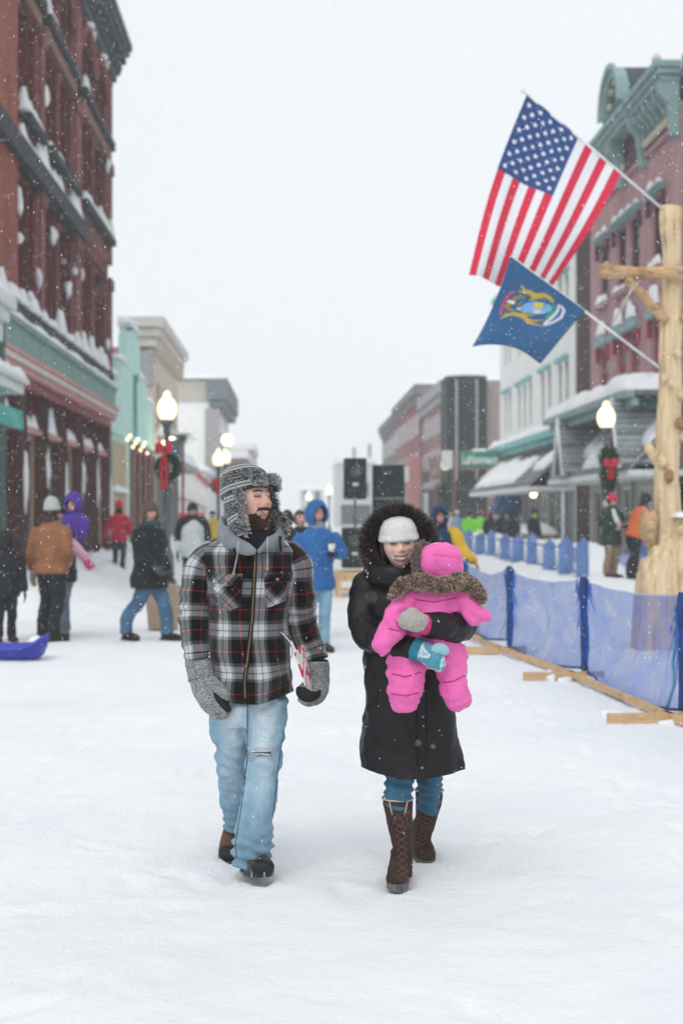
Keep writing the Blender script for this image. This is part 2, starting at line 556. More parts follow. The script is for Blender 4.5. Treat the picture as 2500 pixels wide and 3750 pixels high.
# ================================================================ buildings
XL, XR = -6.5, 10.6
def fx(side, d):
    return XL + d if side < 0 else XR - d
def fbox(g, side, y0, y1, z0, z1, d0, d1, mi=0):
    return g.box(fx(side, d0), fx(side, d1), y0, y1, z0, z1, mi)
def fbb(g, side, y0, y1, z0, z1, d0, d1, b=.02, mi=0):
    return g.bbox(fx(side, d0), fx(side, d1), y0, y1, z0, z1, b, mi)
def facade(g, side, y0, y1, z0, z1, ops, d=0.0, dep=0.28, mi=0):
    """street wall with real openings and reveals"""
    ys = sorted({y0, y1, *[o[0] for o in ops], *[o[1] for o in ops]}); zs = sorted({z0, z1, *[o[2] for o in ops], *[o[3] for o in ops]})
    x = fx(side, d); xb = fx(side, d - dep)
    for a, b in zip(ys, ys[1:]):
        for c, e in zip(zs, zs[1:]):
            if any(o[0] <= a and b <= o[1] and o[2] <= c and e <= o[3] for o in ops): continue
            g.add([(x, a, c), (x, b, c), (x, b, e), (x, a, e)], [(0, 1, 2, 3)], mi=mi)
    for a, b, c, e in ops:
        g.add([(x, a, c), (x, b, c), (x, b, e), (x, a, e), (xb, a, c), (xb, b, c), (xb, b, e), (xb, a, e)], [(0, 1, 5, 4), (1, 2, 6, 5), (2, 3, 7, 6), (3, 0, 4, 7)], mi=mi)
def shell(g, side, y0, y1, z1, depth=9.0, d=-0.3, mi=0):
    """the rest of the block: side walls, back and roof"""
    g.box(fx(side, d), fx(side, -depth), y0 + .004, y1 - .004, -.1, z1, mi)
def sidewalls(g, side, y0, y1, z0, z1, d=0.0, mi=0):
    for y in (y0, y1):
        g.add([(fx(side, d), y, z0), (fx(side, d - .31), y, z0), (fx(side, d - .31), y, z1), (fx(side, d), y, z1)], [(0, 1, 2, 3)], mi=mi)
    g.add([(fx(side, d), y0, z1), (fx(side, d), y1, z1), (fx(side, d - .31), y1, z1), (fx(side, d - .31), y0, z1)], [(0, 1, 2, 3)], mi=mi)
def window(par, side, y0, y1, z0, z1, fm, gm, d=-0.16, bars=(1, 1), t=.07, name='window'):
    """frame + sash bars; panes are sub-parts"""
    g = G()
    fbox(g, side, y0, y0 + t, z0, z1, d - .03, d + .06); fbox(g, side, y1 - t, y1, z0, z1, d - .03, d + .06)
    fbox(g, side, y0 + t, y1 - t, z0, z0 + t, d - .03, d + .055); fbox(g, side, y0 + t, y1 - t, z1 - t, z1, d - .03, d + .055)
    nyb, nzb = bars
    for i in range(1, nyb):
        yy = y0 + (y1 - y0) * i / nyb; fbox(g, side, yy - t * .35, yy + t * .35, z0 + t, z1 - t, d - .02, d + .045)
    for i in range(1, nzb):
        zz = z0 + (z1 - z0) * i / nzb; fbox(g, side, y0 + t, y1 - t, zz - t * .4, zz + t * .4, d - .02, d + .05)
    wo = mesh(name, g, fm, par, smooth=False)
    for j in range(nzb):
        a, b = z0 + (z1 - z0) * j / nzb, z0 + (z1 - z0) * (j + 1) / nzb
        p = G(); fbox(p, side, y0 + t * .5, y1 - t * .5, a + .02, b - .02, d - .025, d - .005 + .012 * (j % 2))
        mesh('pane', p, gm, wo, smooth=False)
    return wo
def pt(par, name, m, boxes, side, bev=0.0, kind=None):
    g = G()
    for b in boxes:
        fbb(g, side, *b, bev) if bev else fbox(g, side, *b)
    return mesh(name, g, m, par, smooth=False)

GL = glass_mat('window_glass', (0.035, 0.042, 0.05)); GL2 = glass_mat('shop_glass', (0.05, 0.055, 0.065), .08)
GLP = glass_mat('pale_reflection_glass', (0.24, 0.27, 0.29), .2)  # pale tint stands in for snow reflected in the panes
M_MAUVE = mat('mauve_brick_paint', (.21, .075, .072), .9, .3, 1.5, .25, 30)
M_STONE = mat('dark_slate_stone', (.045, .05, .055), .85, .3, 3, .3, 25)
M_COPPER = mat('copper_band', (.22, .11, .075), .7, .3, 2)
M_COLUMN = mat('maroon_column', (.10, .025, .025), .8, .25, 2, .15, 30)
M_WFR = mat('dark_maroon_frame', (.06, .022, .024), .7, .2)
M_CORN = mat('dark_grey_cornice', (.075, .095, .105), .8, .25, 2, .2, 20)
BR_RED = brick_mat('red_brick', (.40, .085, .05), (.28, .06, .04), (.17, .10, .09), 'yz', .24, .085, .014)
BR_DARK = brick_mat('maroon_brick', (.17, .038, .032), (.12, .028, .026), (.11, .055, .05), 'yz', .24, .085, .014)
BR_ROOF = mat('snowy_roof', (.8, .82, .84), .9, .05)

# ---- tall brick block on the left
bl = thing('brick_building', 'tall dark red brick commercial block with snow on its ledges and slate grey cornice', 'building', (XL, 40, 0))
bays = [(32.9, 35.5, 2), (36.3, 41.2, 4), (42.5, 48.5, 4)]
floors = [(6.75, 9.55), (11.1, 13.6), (14.5, 16.1)]
ops = []
wins = []
for (a, b, k) in bays:
    wdt = (b - a) / k
    for i in range(k):
        for fi_, (z0, z1) in enumerate(floors):
            o_ = (round(a + i * wdt + .16, 3), round(a + (i + 1) * wdt - .16, 3), z0, z1)
            ops.append(o_); wins.append(o_)
shop_ops = [(30.6, 33.0, .45, 4.75), (33.6, 36.0, .45, 4.75), (36.5, 39.0, .45, 4.75), (39.5, 42.1, .45, 4.75), (42.6, 45.2, .45, 4.75), (45.7, 48.4, .45, 4.75)]
g = G(); facade(g, -1, 30.0, 49.5, 0, 17.0, ops + shop_ops, mi=0); sidewalls(g, -1, 30.0, 49.5, 0, 17.0); shell(g, -1, 24, 49.5, 17.2)
mesh('wall', g, BR_DARK, bl, smooth=False)
g = G(); facade(g, -1, 24, 32.7, 6.2, 17.0, [], d=.14); sidewalls(g, -1, 24, 32.7, 6.2, 17.0, .14)
mesh('brick_pier', g, BR_RED, bl, smooth=False)
for o_ in wins:
    arch = o_[2] > 14
    window(bl, -1, *o_, M_WFR, GL, bars=(1, 2))
# colonnettes between the windows
for (a, b, k) in bays:
    wdt = (b - a) / k
    for i in range(k + 1):
        y = a + i * wdt
        for (z0, z1) in floors:
            g = G(); g.lathe([(.10, 0), (.12, .04), (.12, .14), (.08, .2), (.075, z1 - z0 - .3), (.10, z1 - z0 - .18), (.13, z1 - z0 - .02), (.13, z1 - z0)], 10, (XL + .02, y, z0))
            mesh('colonnette', g, M_MAUVE if i % 2 == 0 else M_COLUMN, bl, auto=40)
for y0, y1 in ((35.62, 36.18), (41.32, 42.38), (48.62, 49.5)):
    pt(bl, 'pilaster', M_MAUVE, [(y0, y1, 6.2, 9.75, .0, .16), (y0, y1, 10.3, 13.75, .0, .16), (y0, y1, 14.45, 16.65, 0, .16), (y0 - .06, y1 + .06, 9.4, 9.75, .16, .22), (y0 - .06, y1 + .06, 13.4, 13.75, .16, .22)], -1)
pt(bl, 'belt_course', M_STONE, [(24, 42.4, 9.76, 10.28, 0, .34)], -1, .03)
pt(bl, 'belt_course', M_STONE, [(30.0, 49.5, 6.16, 6.5, 0, .22)], -1, .03)
for a, b in ((33.3, 35.55), (36.25, 41.25), (42.4, 49.0)):
    pt(bl, 'spandrel', M_MAUVE, [(a, b, 10.3, 10.85, 0, .1)], -1)
    pt(bl, 'sill', M_STONE, [(a, b, 10.86, 11.08, 0, .36)], -1, .03)
    pt(bl, 'metal_band', M_COPPER, [(a, b, 13.78, 14.12, 0, .2)], -1, .02)
    pt(bl, 'sill', M_STONE, [(a, b, 14.13, 14.42, 0, .34)], -1, .03)
# carved panel above the sign
pt(bl, 'carved_panel', M_MAUVE, [(42.6, 48.4, 9.8, 10.3, 0, .12)], -1)
for i in range(9):
    g = G(); g.ball((XL + .13, 42.9 + i * .65, 10.05), (.07, .22, .17), 2, nz=.3); mesh('carved_leaf', g, M_MAUVE, bl)
# arches over the top floor
for (a, b, k) in bays[1:]:
    n_ = 2
    for i in range(n_):
        c0 = a + (b - a) * (i + .5) / n_; R_ = (b - a) / n_ * .46
        pts = [(XL + .1, c0 + R_ * math.cos(t), 15.6 + 1.0 * math.sin(t)) for t in np.linspace(0, math.pi, 15)]
        g = G(); g.tube(pts, .13, 8); mesh('arch_moulding', g, M_MAUVE, bl)
        p2 = [(XL + .22, c0 + R_ * math.cos(t), 15.72 + 1.03 * math.sin(t)) for t in np.linspace(1.0, 2.2, 8)]
        g = G(); g.tube(p2, [.02, .07, .09, .1, .1, .09, .06, .02], 8); mesh('snow_cap', g, SNOW, bl)
for i in range(40):
    y = 33.5 + i * .4
    pt(bl, 'dentil', M_MAUVE, [(y, y + .2, 16.45, 16.68, 0, .2)], -1)
pt(bl, 'cornice', M_CORN, [(24, 49.62, 16.7, 16.95, 0, .3), (24, 49.7, 16.96, 17.2, 0, .42), (24, 49.66, 17.21, 17.65, .0, .3), (24, 49.9, 17.66, 17.86, 0, .72), (24, 49.95, 17.87, 18.12, 0, .8)], -1, .03)
for i in range(24):
    y = 31.5 + i * .8
    if y > 49.4: break
    pt(bl, 'bracket', M_CORN, [(y, y + .22, 17.22, 17.64, .3, .66), (y + .03, y + .19, 16.97, 17.21, .42, .52)], -1, .03)
    if i % 2: snowcap(XL + .31, XL + .5, y + .3, y + .62, 17.2, .13, .06, i, parent=bl)
snowcap(XL - 3, XL + .75, 24, 49.8, 18.12, .2, .4, 3, parent=bl)
# snow on ledges
k = 0
for (a, b, z, d0, d1, h) in [(33.0, 35.4, 11.08, .02, .34, .4), (36.4, 40.9, 11.08, .02, .34, .4), (42.6, 48.9, 11.08, .02, .36, .42), (32.8, 42.2, 10.28, .02, .32, .42), (36.4, 41, 14.42, .02, .3, .3), (42.7, 48.8, 14.42, .02, .3, .28), (33.0, 35.4, 14.42, .02, .3, .25)]:
    y = a
    while y < b:
        L = random.uniform(.7, 2.0); y2 = min(b, y + L)
        if y2 - y > .3 and random.random() < .93:
            snowcap(XL + d0, XL + d1, y, y2, z, h * random.uniform(.5, 1.7), .07, k, .6, bl)
        y = y2 + random.uniform(.0, .6); k += 1
for i in range(12):                                      # clots of snow stuck on the columns and frames
    (a, b, kk) = random.choice(bays); z = random.choice([7.5, 8.3, 9, 11.9, 12.6, 13.2, 15.2, 8.8, 7.2]) + random.uniform(-.4, .4)
    y = a + (b - a) * random.randint(0, kk) / kk
    g = G(); g.ball((XL + .12, y, z), (.10, .10 + .09 * random.random(), .12 + .22 * random.random()), 2, nz=.4); mesh('snow_clot', g, SNOW, bl)
# shop front: fascia, cornice, columns
M_FGREEN = mat('grey_green_paint', (.20, .33, .30), .7, .12, 2); M_PINK = mat('salmon_paint', (.56, .27, .25), .7, .1, 2); M_CREAM = mat('cream_paint', (.62, .58, .52), .7, .08, 2)
M_REDP = mat('dark_red_paint', (.25, .035, .05), .6, .2, 2); M_TAN = mat('tan_paint', (.45, .33, .25), .7, .12, 2); M_BROWNC = mat('brown_column', (.10, .045, .042), .7, .25, 2, .1, 20)
pt(bl, 'fascia_board', M_FGREEN, [(30.0, 48.9, 5.34, 5.92, .0, .34), (29.95, 48.95, 5.86, 5.98, .34, .42), (29.95, 48.95, 5.3, 5.36, .34, .4)], -1, .012)
pt(bl, 'shop_cornice', M_PINK, [(29.9, 49.0, 5.18, 5.29, 0, .46), (29.9, 49.0, 4.86, 5.02, 0, .36)], -1, .02)
pt(bl, 'shop_cornice', M_CREAM, [(29.9, 49.0, 5.03, 5.17, 0, .43)], -1, .02)
pt(bl, 'shop_lintel', M_REDP, [(30.0, 48.8, 4.62, 4.85, 0, .2)], -1)
snowcap(XL + .02, XL + .45, 30.0, 48.9, 5.985, .2, .09, 77, .5, bl)
y = 30.4
while y < 48:
    L = random.uniform(.4, 1.1)
    snowcap(XL + .02, XL + .32, y, y + L, 6.5, random.uniform(.15, .6), .07, int(y * 9), .4, bl); y += L + random.uniform(.1, .9)
for i, (a, b, z0, z1) in enumerate(shop_ops):
    window(bl, -1, a, b, .5, 3.6, M_TAN if i % 2 else M_BROWNC, GLP if i % 2 == 0 else GL2, bars=(2, 1), t=.09, name='shop_window')
    window(bl, -1, a, b, 3.8, 4.7, M_REDP, GL, bars=(2, 1), t=.07, name='transom')
    pt(bl, 'transom_bar', M_PINK, [(a, b, 3.62, 3.76, -.2, .12)], -1, .02)
    snowcap(XL - .1, XL + .14, a + .1, b - random.uniform(.1, .9), 3.765, random.uniform(.25, .5), .06, 90 + i, .6, bl)
    for q, yy in enumerate((a - .42, b + .04)):
        pt(bl, 'shop_pillar', M_BROWNC if q else M_COLUMN, [(yy, yy + .36, .1, 4.6, 0, .2), (yy - .04, yy + .40, .1, .7, .2, .26)], -1, .02)
    pt(bl, 'pillar_trim', M_TAN if i % 2 else M_CREAM, [(a - .02, a + .06, .3, 4.55, .0, .17)], -1)
    g = G(); g.ball((XL + .2, b + .22, 2.4 + .5 * math.sin(i * 2.3)), (.07, .12, .75 + .3 * math.sin(i * 4)), 3, nz=.35); mesh('snow_clot', g, SNOW, bl)
    g = G(); g.box(XL - 2, XL - .5, a, b, .1, 4.8); mesh('shop_interior', g, mat('shop_dark', (.05, .045, .045), .9), bl, smooth=False)
g = G(); g.ball((XL - .35, 37.2, 2.6), .1, 2); mesh('shop_bulb', g, mat('warm_bulb', (1, .72, .35), emit=5), bl)

# ---- low green shop front in front of the pier
gs = thing('green_shop_front', 'pale green wooden shop front with teal fringed awning and snowy white cornice', 'shop front', (XL, 30, 0))
M_SG = mat('pale_green_paint', (.34, .47, .40), .7, .12, 2); M_SW = mat('off_white_trim', (.66, .69, .68), .7, .06, 2); M_SDG = mat('dark_green_trim', (.03, .085, .07), .6, .2, 2)
pt(gs, 'wall', M_SG, [(24, 29.3, 0, 5.18, .14, .3)], -1)
pt(gs, 'cornice', M_SW, [(24, 29.4, 5.6, 5.85, .14, .62), (24, 29.5, 5.86, 6.1, .14, .75), (24, 29.3, 5.2, 5.59, .14, .5)], -1, .03)
pt(gs, 'cornice', M_SW, [(24, 29.2, 4.1, 4.3, .3, .95), (24, 29.3, 4.31, 4.42, .3, 1.05)], -1, .03)
pt(gs, 'corner_post', M_SDG, [(29.32, 29.9, 0, 5.9, .14, .42)], -1, .02)
snowcap(XL + .15, XL + .74, 24, 29.5, 6.1, .3, .1, 201, .6, gs); snowcap(XL + .31, XL + 1.03, 24, 29.2, 4.42, .22, .1, 202, .6, gs)
g = G(); ys = np.arange(24, 28.7, .05); v = []
for yy in ys:
    dd = .03 * math.sin(yy * 22)
    v += [(XL + .35, yy, 3.98), (XL + 1.0 + dd, yy, 3.72), (XL + 1.02 + dd, yy, 3.34 + .03 * math.sin(yy * 11))]
n_ = len(ys)
g.add(v, [(i * 3 + j, i * 3 + j + 1, i * 3 + j + 4, i * 3 + j + 3) for i in range(n_ - 1) for j in (0, 1)])
mesh('awning', g, mat('teal_canvas', (.10, .38, .34), .8, .25, 3), gs)
for a in (24.6, 26.9):
    window(gs, -1, a, a + 1.7, .8, 3.3, M_SG, GLP, d=.36, bars=(2, 1), name='shop_window')
    pt(gs, 'shop_pillar', M_SG, [(a - .4, a - .1, .1, 3.5, .3, .46)], -1, .02)

# ---- mint stucco building with stepped parapet
mg = thing('mint_building', 'mint green low building with stepped parapet and boarded tan doorway', 'building', (XL, 57, 0))
M_MINT = mat('mint_stucco', (.52, .78, .72), .85, .1, 1.2, .2, 12); M_PLY = mat('tan_plywood', (.52, .40, .27), .8, .15, 2, .1, 14, stretch=(1, 1, .2))
prof = [(49.6, 0), (49.6, 6.7), (52.4, 6.7), (52.6, 7.4), (54.9, 7.45), (55.3, 8.75), (57.6, 9.15), (59.6, 8.7), (60, 7.45), (62.4, 7.4), (62.6, 6.7), (65.2, 6.6), (65.2, 0)]
g = G(); g.prism(prof, 'x', XL - .35, XL); mesh('wall', g, M_MINT, mg, smooth=False)
g = G(); shell(g, -1, 49.6, 65.2, 6.2, 9, -.36); mesh('shell', g, M_MINT, mg, smooth=False)
for (a, z_a), (b, z_b) in zip(prof[1:-2], prof[2:-1]):
    if b - a > .5: snowcap(XL - .4, XL + .12, a, b, max(z_a, z_b) - .02, .24, .12, int(a), .4, mg)
pt(mg, 'coping', M_MINT, [(49.6, 65.2, 4.55, 4.75, 0, .12)], -1, .02)
pt(mg, 'corner_strip', mat('teal_strip', (.16, .42, .37), .7), [(49.6, 50.0, 0, 4.5, 0, .08)], -1)
for q, (a, b) in enumerate(((50.4, 54.6),)):
    for i in range(7):
        yy = a + (b - a) * i / 7
        pt(mg, 'plank', M_PLY, [(yy + .01, yy + (b - a) / 7 - .01, .4, 2.45, 0, .05)], -1)
        pt(mg, 'plank', M_PLY, [(yy + .01, yy + (b - a) / 7 - .01, 2.55, 4.3, 0, .05)], -1)
snowcap(XL, XL + .2, 50.4, 54.6, 2.47, .18, .1, 61, .4, mg)
for i in range(4):
    a = 56 + i * 2.2
    pt(mg, 'shop_pillar', mat('rust_brick_pillar', (.22, .10, .08), .85, .25, 3), [(a, a + .9, 0, 4.5, 0, .15)], -1, .02)
    window(mg, -1, a + .9, a + 2.2, .6, 4.3, M_WFR, GL2, d=.03, name='shop_window')
pt(mg, 'drain_pipe', mat('teal_pipe', (.12, .36, .33), .6), [(57.3, 57.45, 4.8, 7.0, 0, .14), (57.2, 57.55, 7.0, 7.3, 0, .2)], -1, .02)
for i in range(9):
    g = G(); g.ball((XL + .25, 53.0 + i * .9 + .2 * random.random(), 4.45 + .22 * math.sin(i * 2.1)), .07, 2); mesh('festoon_bulb', g, mat('festoon_glow', (1, .80, .5), emit=1.6), mg)
# red gabled house behind
rh = thing('red_house', 'dull red house with black windows and snowy roof behind the mint building', 'house', (-11.5, 66, 0))
M_RH = mat('dull_red_siding', (.33, .10, .11), .85, .15, 2)
g = G(); g.prism([(-14.5, 0), (-14.5, 8.3), (-11.1, 10.4), (-7.8, 8.3), (-7.8, 0)], 'y', 66, 74); mesh('wall', g, M_RH, rh, smooth=False)
g = G(); g.prism([(-15, 8.3), (-11.1, 10.75), (-7.3, 8.3), (-7.3, 8.0), (-11.1, 10.42), (-15, 8.0)], 'y', 65.6, 74.4); mesh('roof', g, SNOW, rh, smooth=False)
for a in (-9.9, -8.9):
    g = G(); g.box(a, a + .55, 65.93, 66.05, 7.0, 8.25); wo = mesh('window', g, mat('black_frame', (.02, .022, .025), .6), rh, smooth=False)
    p = G(); p.box(a + .06, a + .49, 65.9, 65.95, 7.06, 8.19); mesh('pane', p, GL, wo, smooth=False)
g = G(); g.box(-10.1, -9.5, 67, 67.6, 9.5, 11.2); mesh('chimney', g, BR_RED, rh, smooth=False)

# ---- cream building with heavy cornice
cb = thing('cream_cornice_building', 'cream fronted building with a big pale bracketed cornice and red side wall', 'building', (XL, 72, 0))
M_CRM = mat('cream_stucco', (.60, .52, .43), .85, .1, 1.5); M_PK = mat('pinkish_red_side', (.40, .15, .15), .9, .15, 1.5); M_GREYC = mat('taupe_grey', (.35, .33, .34), .85, .12, 2)
cw = []
for z0, z1 in ((5.4, 7.9),):
    for i in range(4): cw.append((66.8 + i * 3, 68.6 + i * 3, z0, z1))
g = G(); facade(g, -1, 65.4, 79, 0, 9.3, cw); sidewalls(g, -1, 65.4, 79, 0, 9.3); mesh('wall', g, M_CRM, cb, smooth=False)
g = G(); shell(g, -1, 65.4, 79, 9.35, 3.0); mesh('side_wall', g, M_PK, cb, smooth=False)
g = G(); g.box(XL - 1.1, XL + .02, 65.25, 65.4, 7.6, 9.2); mesh('corner_block', g, M_GREYC, cb, smooth=False)
for o_ in cw:
    window(cb, -1, *o_, M_CRM, GL, bars=(2, 2)); snowcap(XL - .02, XL + .4, o_[0] - .1, o_[1] + .1, 5.4, .5, .1, int(o_[0]), .5, cb)
M_LCORN = mat('light_cornice', (.60, .55, .52), .85, .08, 2)
pt(cb, 'cornice', M_LCORN, [(65.2, 79.2, 9.36, 9.8, -1.4, .2), (65.0, 79.4, 9.81, 10.2, -1.5, .35), (64.8, 79.6, 10.21, 10.7, -1.6, .55)], -1, .05)
for i in range(11):
    pt(cb, 'bracket', M_CRM, [(65.6 + i * 1.3, 65.9 + i * 1.3, 9.0, 9.8, 0, .34)], -1, .04)
snowcap(XL - 1.5, XL + .5, 64.9, 79.5, 10.7, .2, .3, 11, .4, cb)
pt(cb, 'canopy', M_GREYC, [(65.8, 79, 3.9, 4.2, 0, 1.2)], -1, .04); snowcap(XL, XL + 1.2, 65.8, 79, 4.2, .45, .2, 14, .5, cb)
for a in (66.3, 70.5, 74.7):
    window(cb, -1, a, a + 3.4, .6, 3.6, M_GREYC, GL2, d=.06, bars=(3, 1), name='shop_window')
for (yy, z) in ((64.0, 4.75), (66.3, 5.0)):
    t = thing('wall_lamp', 'lit globe lamp on a short arm at the mint building end' if yy < 65 else 'lit globe lamp on a short arm over the cream shop canopy', 'lamp', (XL, yy, z))
    g = G(); g.ball((XL + .75, yy, z), .27, 3); mesh('globe', g, mat('lamp_glow', (1, .88, .62), emit=4), t)
    g = G(); g.tube([(XL - .02, yy, z - .25), (XL + .4, yy, z - .35), (XL + .75, yy, z - .24)], .04, 6); mesh('arm', g, M_STONE, t)

# ---- white garage with red stripe
ga = thing('white_garage', 'low white garage front with red doors and arched red roof edge', 'building', (-7.4, 88, 0))
M_WH = mat('white_siding', (.66, .66, .64), .85, .06, 2); M_RD = mat('bright_red_paint', (.50, .045, .06), .7, .12, 2)
g = G(); g.prism([(-9.2, 0), (-9.2, 3.8), (-8.2, 4.6), (-7.2, 4.75), (-6.3, 4.3), (-5.4, 3.4), (-5.4, 0)], 'y', 88, 98); mesh('wall', g, M_WH, ga, smooth=False)
g = G(); pts = [(-9.3, 87.9, 3.85), (-8.2, 87.9, 4.68), (-7.2, 87.9, 4.84), (-6.2, 87.9, 4.38), (-5.25, 87.9, 3.4)]
g.tube(np.array(pts), .16, 6); mesh('roof_edge', g, mat('faded_red', (.42, .12, .12), .8), ga)
for a in (-9.0, -7.2):
    g = G(); g.box(a, a + 1.6, 87.86, 88.02, .2, 1.75); mesh('door', g, M_RD, ga, smooth=False)
g = G(); g.tube([(-9.2 + 3.8 * t, 87.7, 1.95 + .7 * math.sin(math.pi * t)) for t in np.linspace(0, 1, 9)], .09, 6); mesh('awning_bar', g, mat('mid_grey', (.22, .25, .26), .7), ga)
o_ = snowcap(-9.2, -5.4, 88.5, 97, 4.4, .4, .4, 4, .3, ga)

# ---- pale block with dark cornice farther along
pb = thing('pale_corner_building', 'pale building with beige frieze and dark grey corner cornice beyond the lamps', 'building', (-5.5, 100, 0))
M_PW = mat('pale_render', (.86, .86, .85), .9, .05, 1); M_BG = mat('beige_frieze', (.50, .47, .40), .85, .08, 1)
g = G(); g.box(-12, -5.5, 100, 118, 0, 9.6); mesh('wall', g, M_PW, pb, smooth=False)
g = G(); g.box(-12, -5.48, 99.9, 118, 9.61, 11.1); mesh('frieze', g, M_BG, pb, smooth=False)
g = G(); g.bbox(-6.2, -4.7, 99.5, 118, 9.7, 11.2, .05); g.bbox(-6.0, -4.9, 99.7, 118, 9.2, 9.68, .05); mesh('cornice', g, mat('hazed_grey_cornice', (.16, .19, .21), .8), pb, smooth=False)  # lighter than the near cornice: distance haze put into its colour
g = G(); g.bbox(-6.3, -5.3, 99.7, 100.2, 0, 9.1, .05); mesh('pilaster', g, M_GREYC, pb, smooth=False)
for i in range(5):
    g = G(); g.box(-5.52, -5.42, 101.5 + i * 3.2, 103 + i * 3.2, 4.6, 7.6); wo = mesh('window', g, M_GREYC, pb, smooth=False)
    p = G(); p.box(-5.44, -5.4, 101.6 + i * 3.2, 102.9 + i * 3.2, 4.7, 7.5); mesh('pane', p, GL, wo, smooth=False)
snowcap(-12, -4.8, 99.6, 118, 11.2, .25, .5, 8, .3, pb)
g = G(); g.box(-11.9, -11.6, 99.87, 99.95, 1, 9); mesh('drain_pipe', g, M_GREYC, pb, smooth=False)

# ================================================================ right side
# ---- mauve brick block with teal cornice
rb = thing('mauve_building', 'mauve painted brick building with teal bracketed cornice and round arched pediment', 'building', (XR, 45, 0))
M_MV = brick_mat('mauve_painted_brick', (.46, .27, .285), (.43, .25, .265), (.42, .245, .26), 'yz', .24, .085, .01, stain=.12)
M_TEAL = mat('teal_paint', (.25, .37, .37), .7, .15, 2); M_DTEAL = mat('dark_teal_paint', (.05, .12, .12), .75, .2, 3); M_MAR = mat('maroon_trim', (.11, .04, .055), .7, .15); M_CRT = mat('cream_beads', (.58, .54, .42), .7, .1)
M_REDW = mat('red_window_paint', (.36, .035, .06), .6, .15)
yw = [(48.1, 49.5), (45.6, 46.9), (43.8, 45.1), (41.0, 42.3)]
ops = [(a, b, z0, z1) for a, b in yw for z0, z1 in ((8.9, 10.95), (5.6, 7.35))]
gops = [(49.2, 50.5, 0.2, 2.5), (46.9, 48.2, .9, 2.5), (44.7, 46, .9, 2.5), (41.6, 44, .9, 2.5)]
g = G(); facade(g, 1, 39.3, 51.1, 2.75, 13.1, ops); sidewalls(g, 1, 39.3, 51.1, 2.75, 13.1); mesh('wall', g, M_MV, rb, smooth=False)
g = G(); facade(g, 1, 39.3, 51.1, 0, 2.74, gops, d=.02); mesh('ground_wall', g, mat('beige_siding', (.42, .39, .33), .85, .08, 2), rb, smooth=False)
g = G(); shell(g, 1, 39.3, 51.1, 14.0, 8); mesh('shell', g, mat('dark_roof_edge', (.05, .06, .065), .9), rb, smooth=False)
for a, b in yw:
    window(rb, 1, a, b, 8.9, 10.95, M_MAR, GL, bars=(1, 2)); window(rb, 1, a, b, 5.6, 7.35, M_REDW, GLP, bars=(1, 2), t=.1)
    for z in (8.9, 5.6): pt(rb, 'sill', M_MV, [(a - .1, b + .1, z - .16, z - .01, 0, .16)], 1, .02)
    snowcap(XR - .2, XR - .01, a - .05, b + .05, 8.9, .22, .07, int(a * 3), .7, rb)
    g = G(); g.prism([(a - .12, 7.42), (b + .12, 7.42), (b + .12, 7.6), ((a + b) / 2 + .35, 7.8), ((a + b) / 2 - .35, 7.8), (a - .12, 7.6)], 'x', XR - .22, XR - .002); mesh('window_hood', g, M_TEAL, rb, smooth=False)
    snowcap(XR - .22, XR - .02, a + .15, b - .15, 7.78, .5, .07, int(a), .3, rb)
    [pt(rb, 'red_bracket', M_REDW, [(q_, q_ + .14, 6.9, 7.4, 0, .14)], 1, .02) for q_ in (a - .14, b)]
for a, b in ((48, 49.7), (43.55, 47.1), (40.8, 42.5)):
    pt(rb, 'window_hood', M_TEAL, [(a - .02, b + .02, 11.0, 11.1, 0, .15), (a - .06, b + .06, 11.11, 11.22, 0, .24)], 1, .02)
    for y in np.arange(a, b, .22): pt(rb, 'dentil', M_TEAL, [(y, y + .1, 11.0, 11.09, .15, .2)], 1)
    for i, y in enumerate(np.arange(a, b - .3, .95)): snowcap(XR - .24, XR - .02, y, y + .5, 11.22, .2, .06, i + int(a), .5, rb)
    [pt(rb, 'hood_bracket', M_MAR, [(q_, q_ + .12, 10.5, 10.99, 0, .14)], 1, .02) for q_ in (a - .06, b - .06)]
# entablature
pt(rb, 'moulding', M_MV, [(39.3, 51.1, 12.35, 12.5, 0, .12)], 1, .03)
pt(rb, 'frieze', M_MAR, [(39.3, 51.1, 12.52, 13.09, 0, .05)], 1)
for y in np.arange(39.5, 51, .26):
    if 43.1 < y < 45.4: continue
    g = G(); g.lathe([(.03, 0), (.085, .05), (.085, .2), (.03, .25)], 8, (XR - .12, y, 12.62)); mesh('bead', g, M_CRT, rb)
for y in np.arange(39.7, 50.9, .55):
    if 42.6 < y < 45.6: continue
    g = G(); g.prism([(XR - .05, 13.6), (XR - .5, 13.6), (XR - .48, 13.35), (XR - .25, 13.2), (XR - .18, 12.95), (XR - .05, 12.95)], 'y', y, y + .2); mesh('bracket', g, M_TEAL, rb, smooth=False)
pt(rb, 'soffit', M_MAR, [(39.3, 51.1, 13.1, 13.6, 0, .1)], 1)
pt(rb, 'cornice', M_TEAL, [(39.2, 51.2, 13.61, 13.78, 0, .55), (39.1, 51.3, 13.79, 13.95, 0, .65), (39.05, 51.35, 13.96, 14.15, 0, .74)], 1, .03)
for y in (39.25, 42.75, 45.55, 50.85):
    g = G(); g.prism([(XR, 13.65), (XR - .6, 13.6), (XR - .56, 13.3), (XR - .32, 13.05), (XR - .26, 12.5), (XR - .2, 12.15), (XR, 12.1)], 'y', y, y + .32); mesh('corbel', g, M_TEAL, rb, smooth=False)
    g = G(); g.lathe([(0.0, 0), (.12, .01), (.14, .1), (.09, .2), (.03, .26)], 12, (XR - .6, y + .16, 14.16)); mesh('finial', g, M_CRT if y < 40 else M_TEAL, rb)
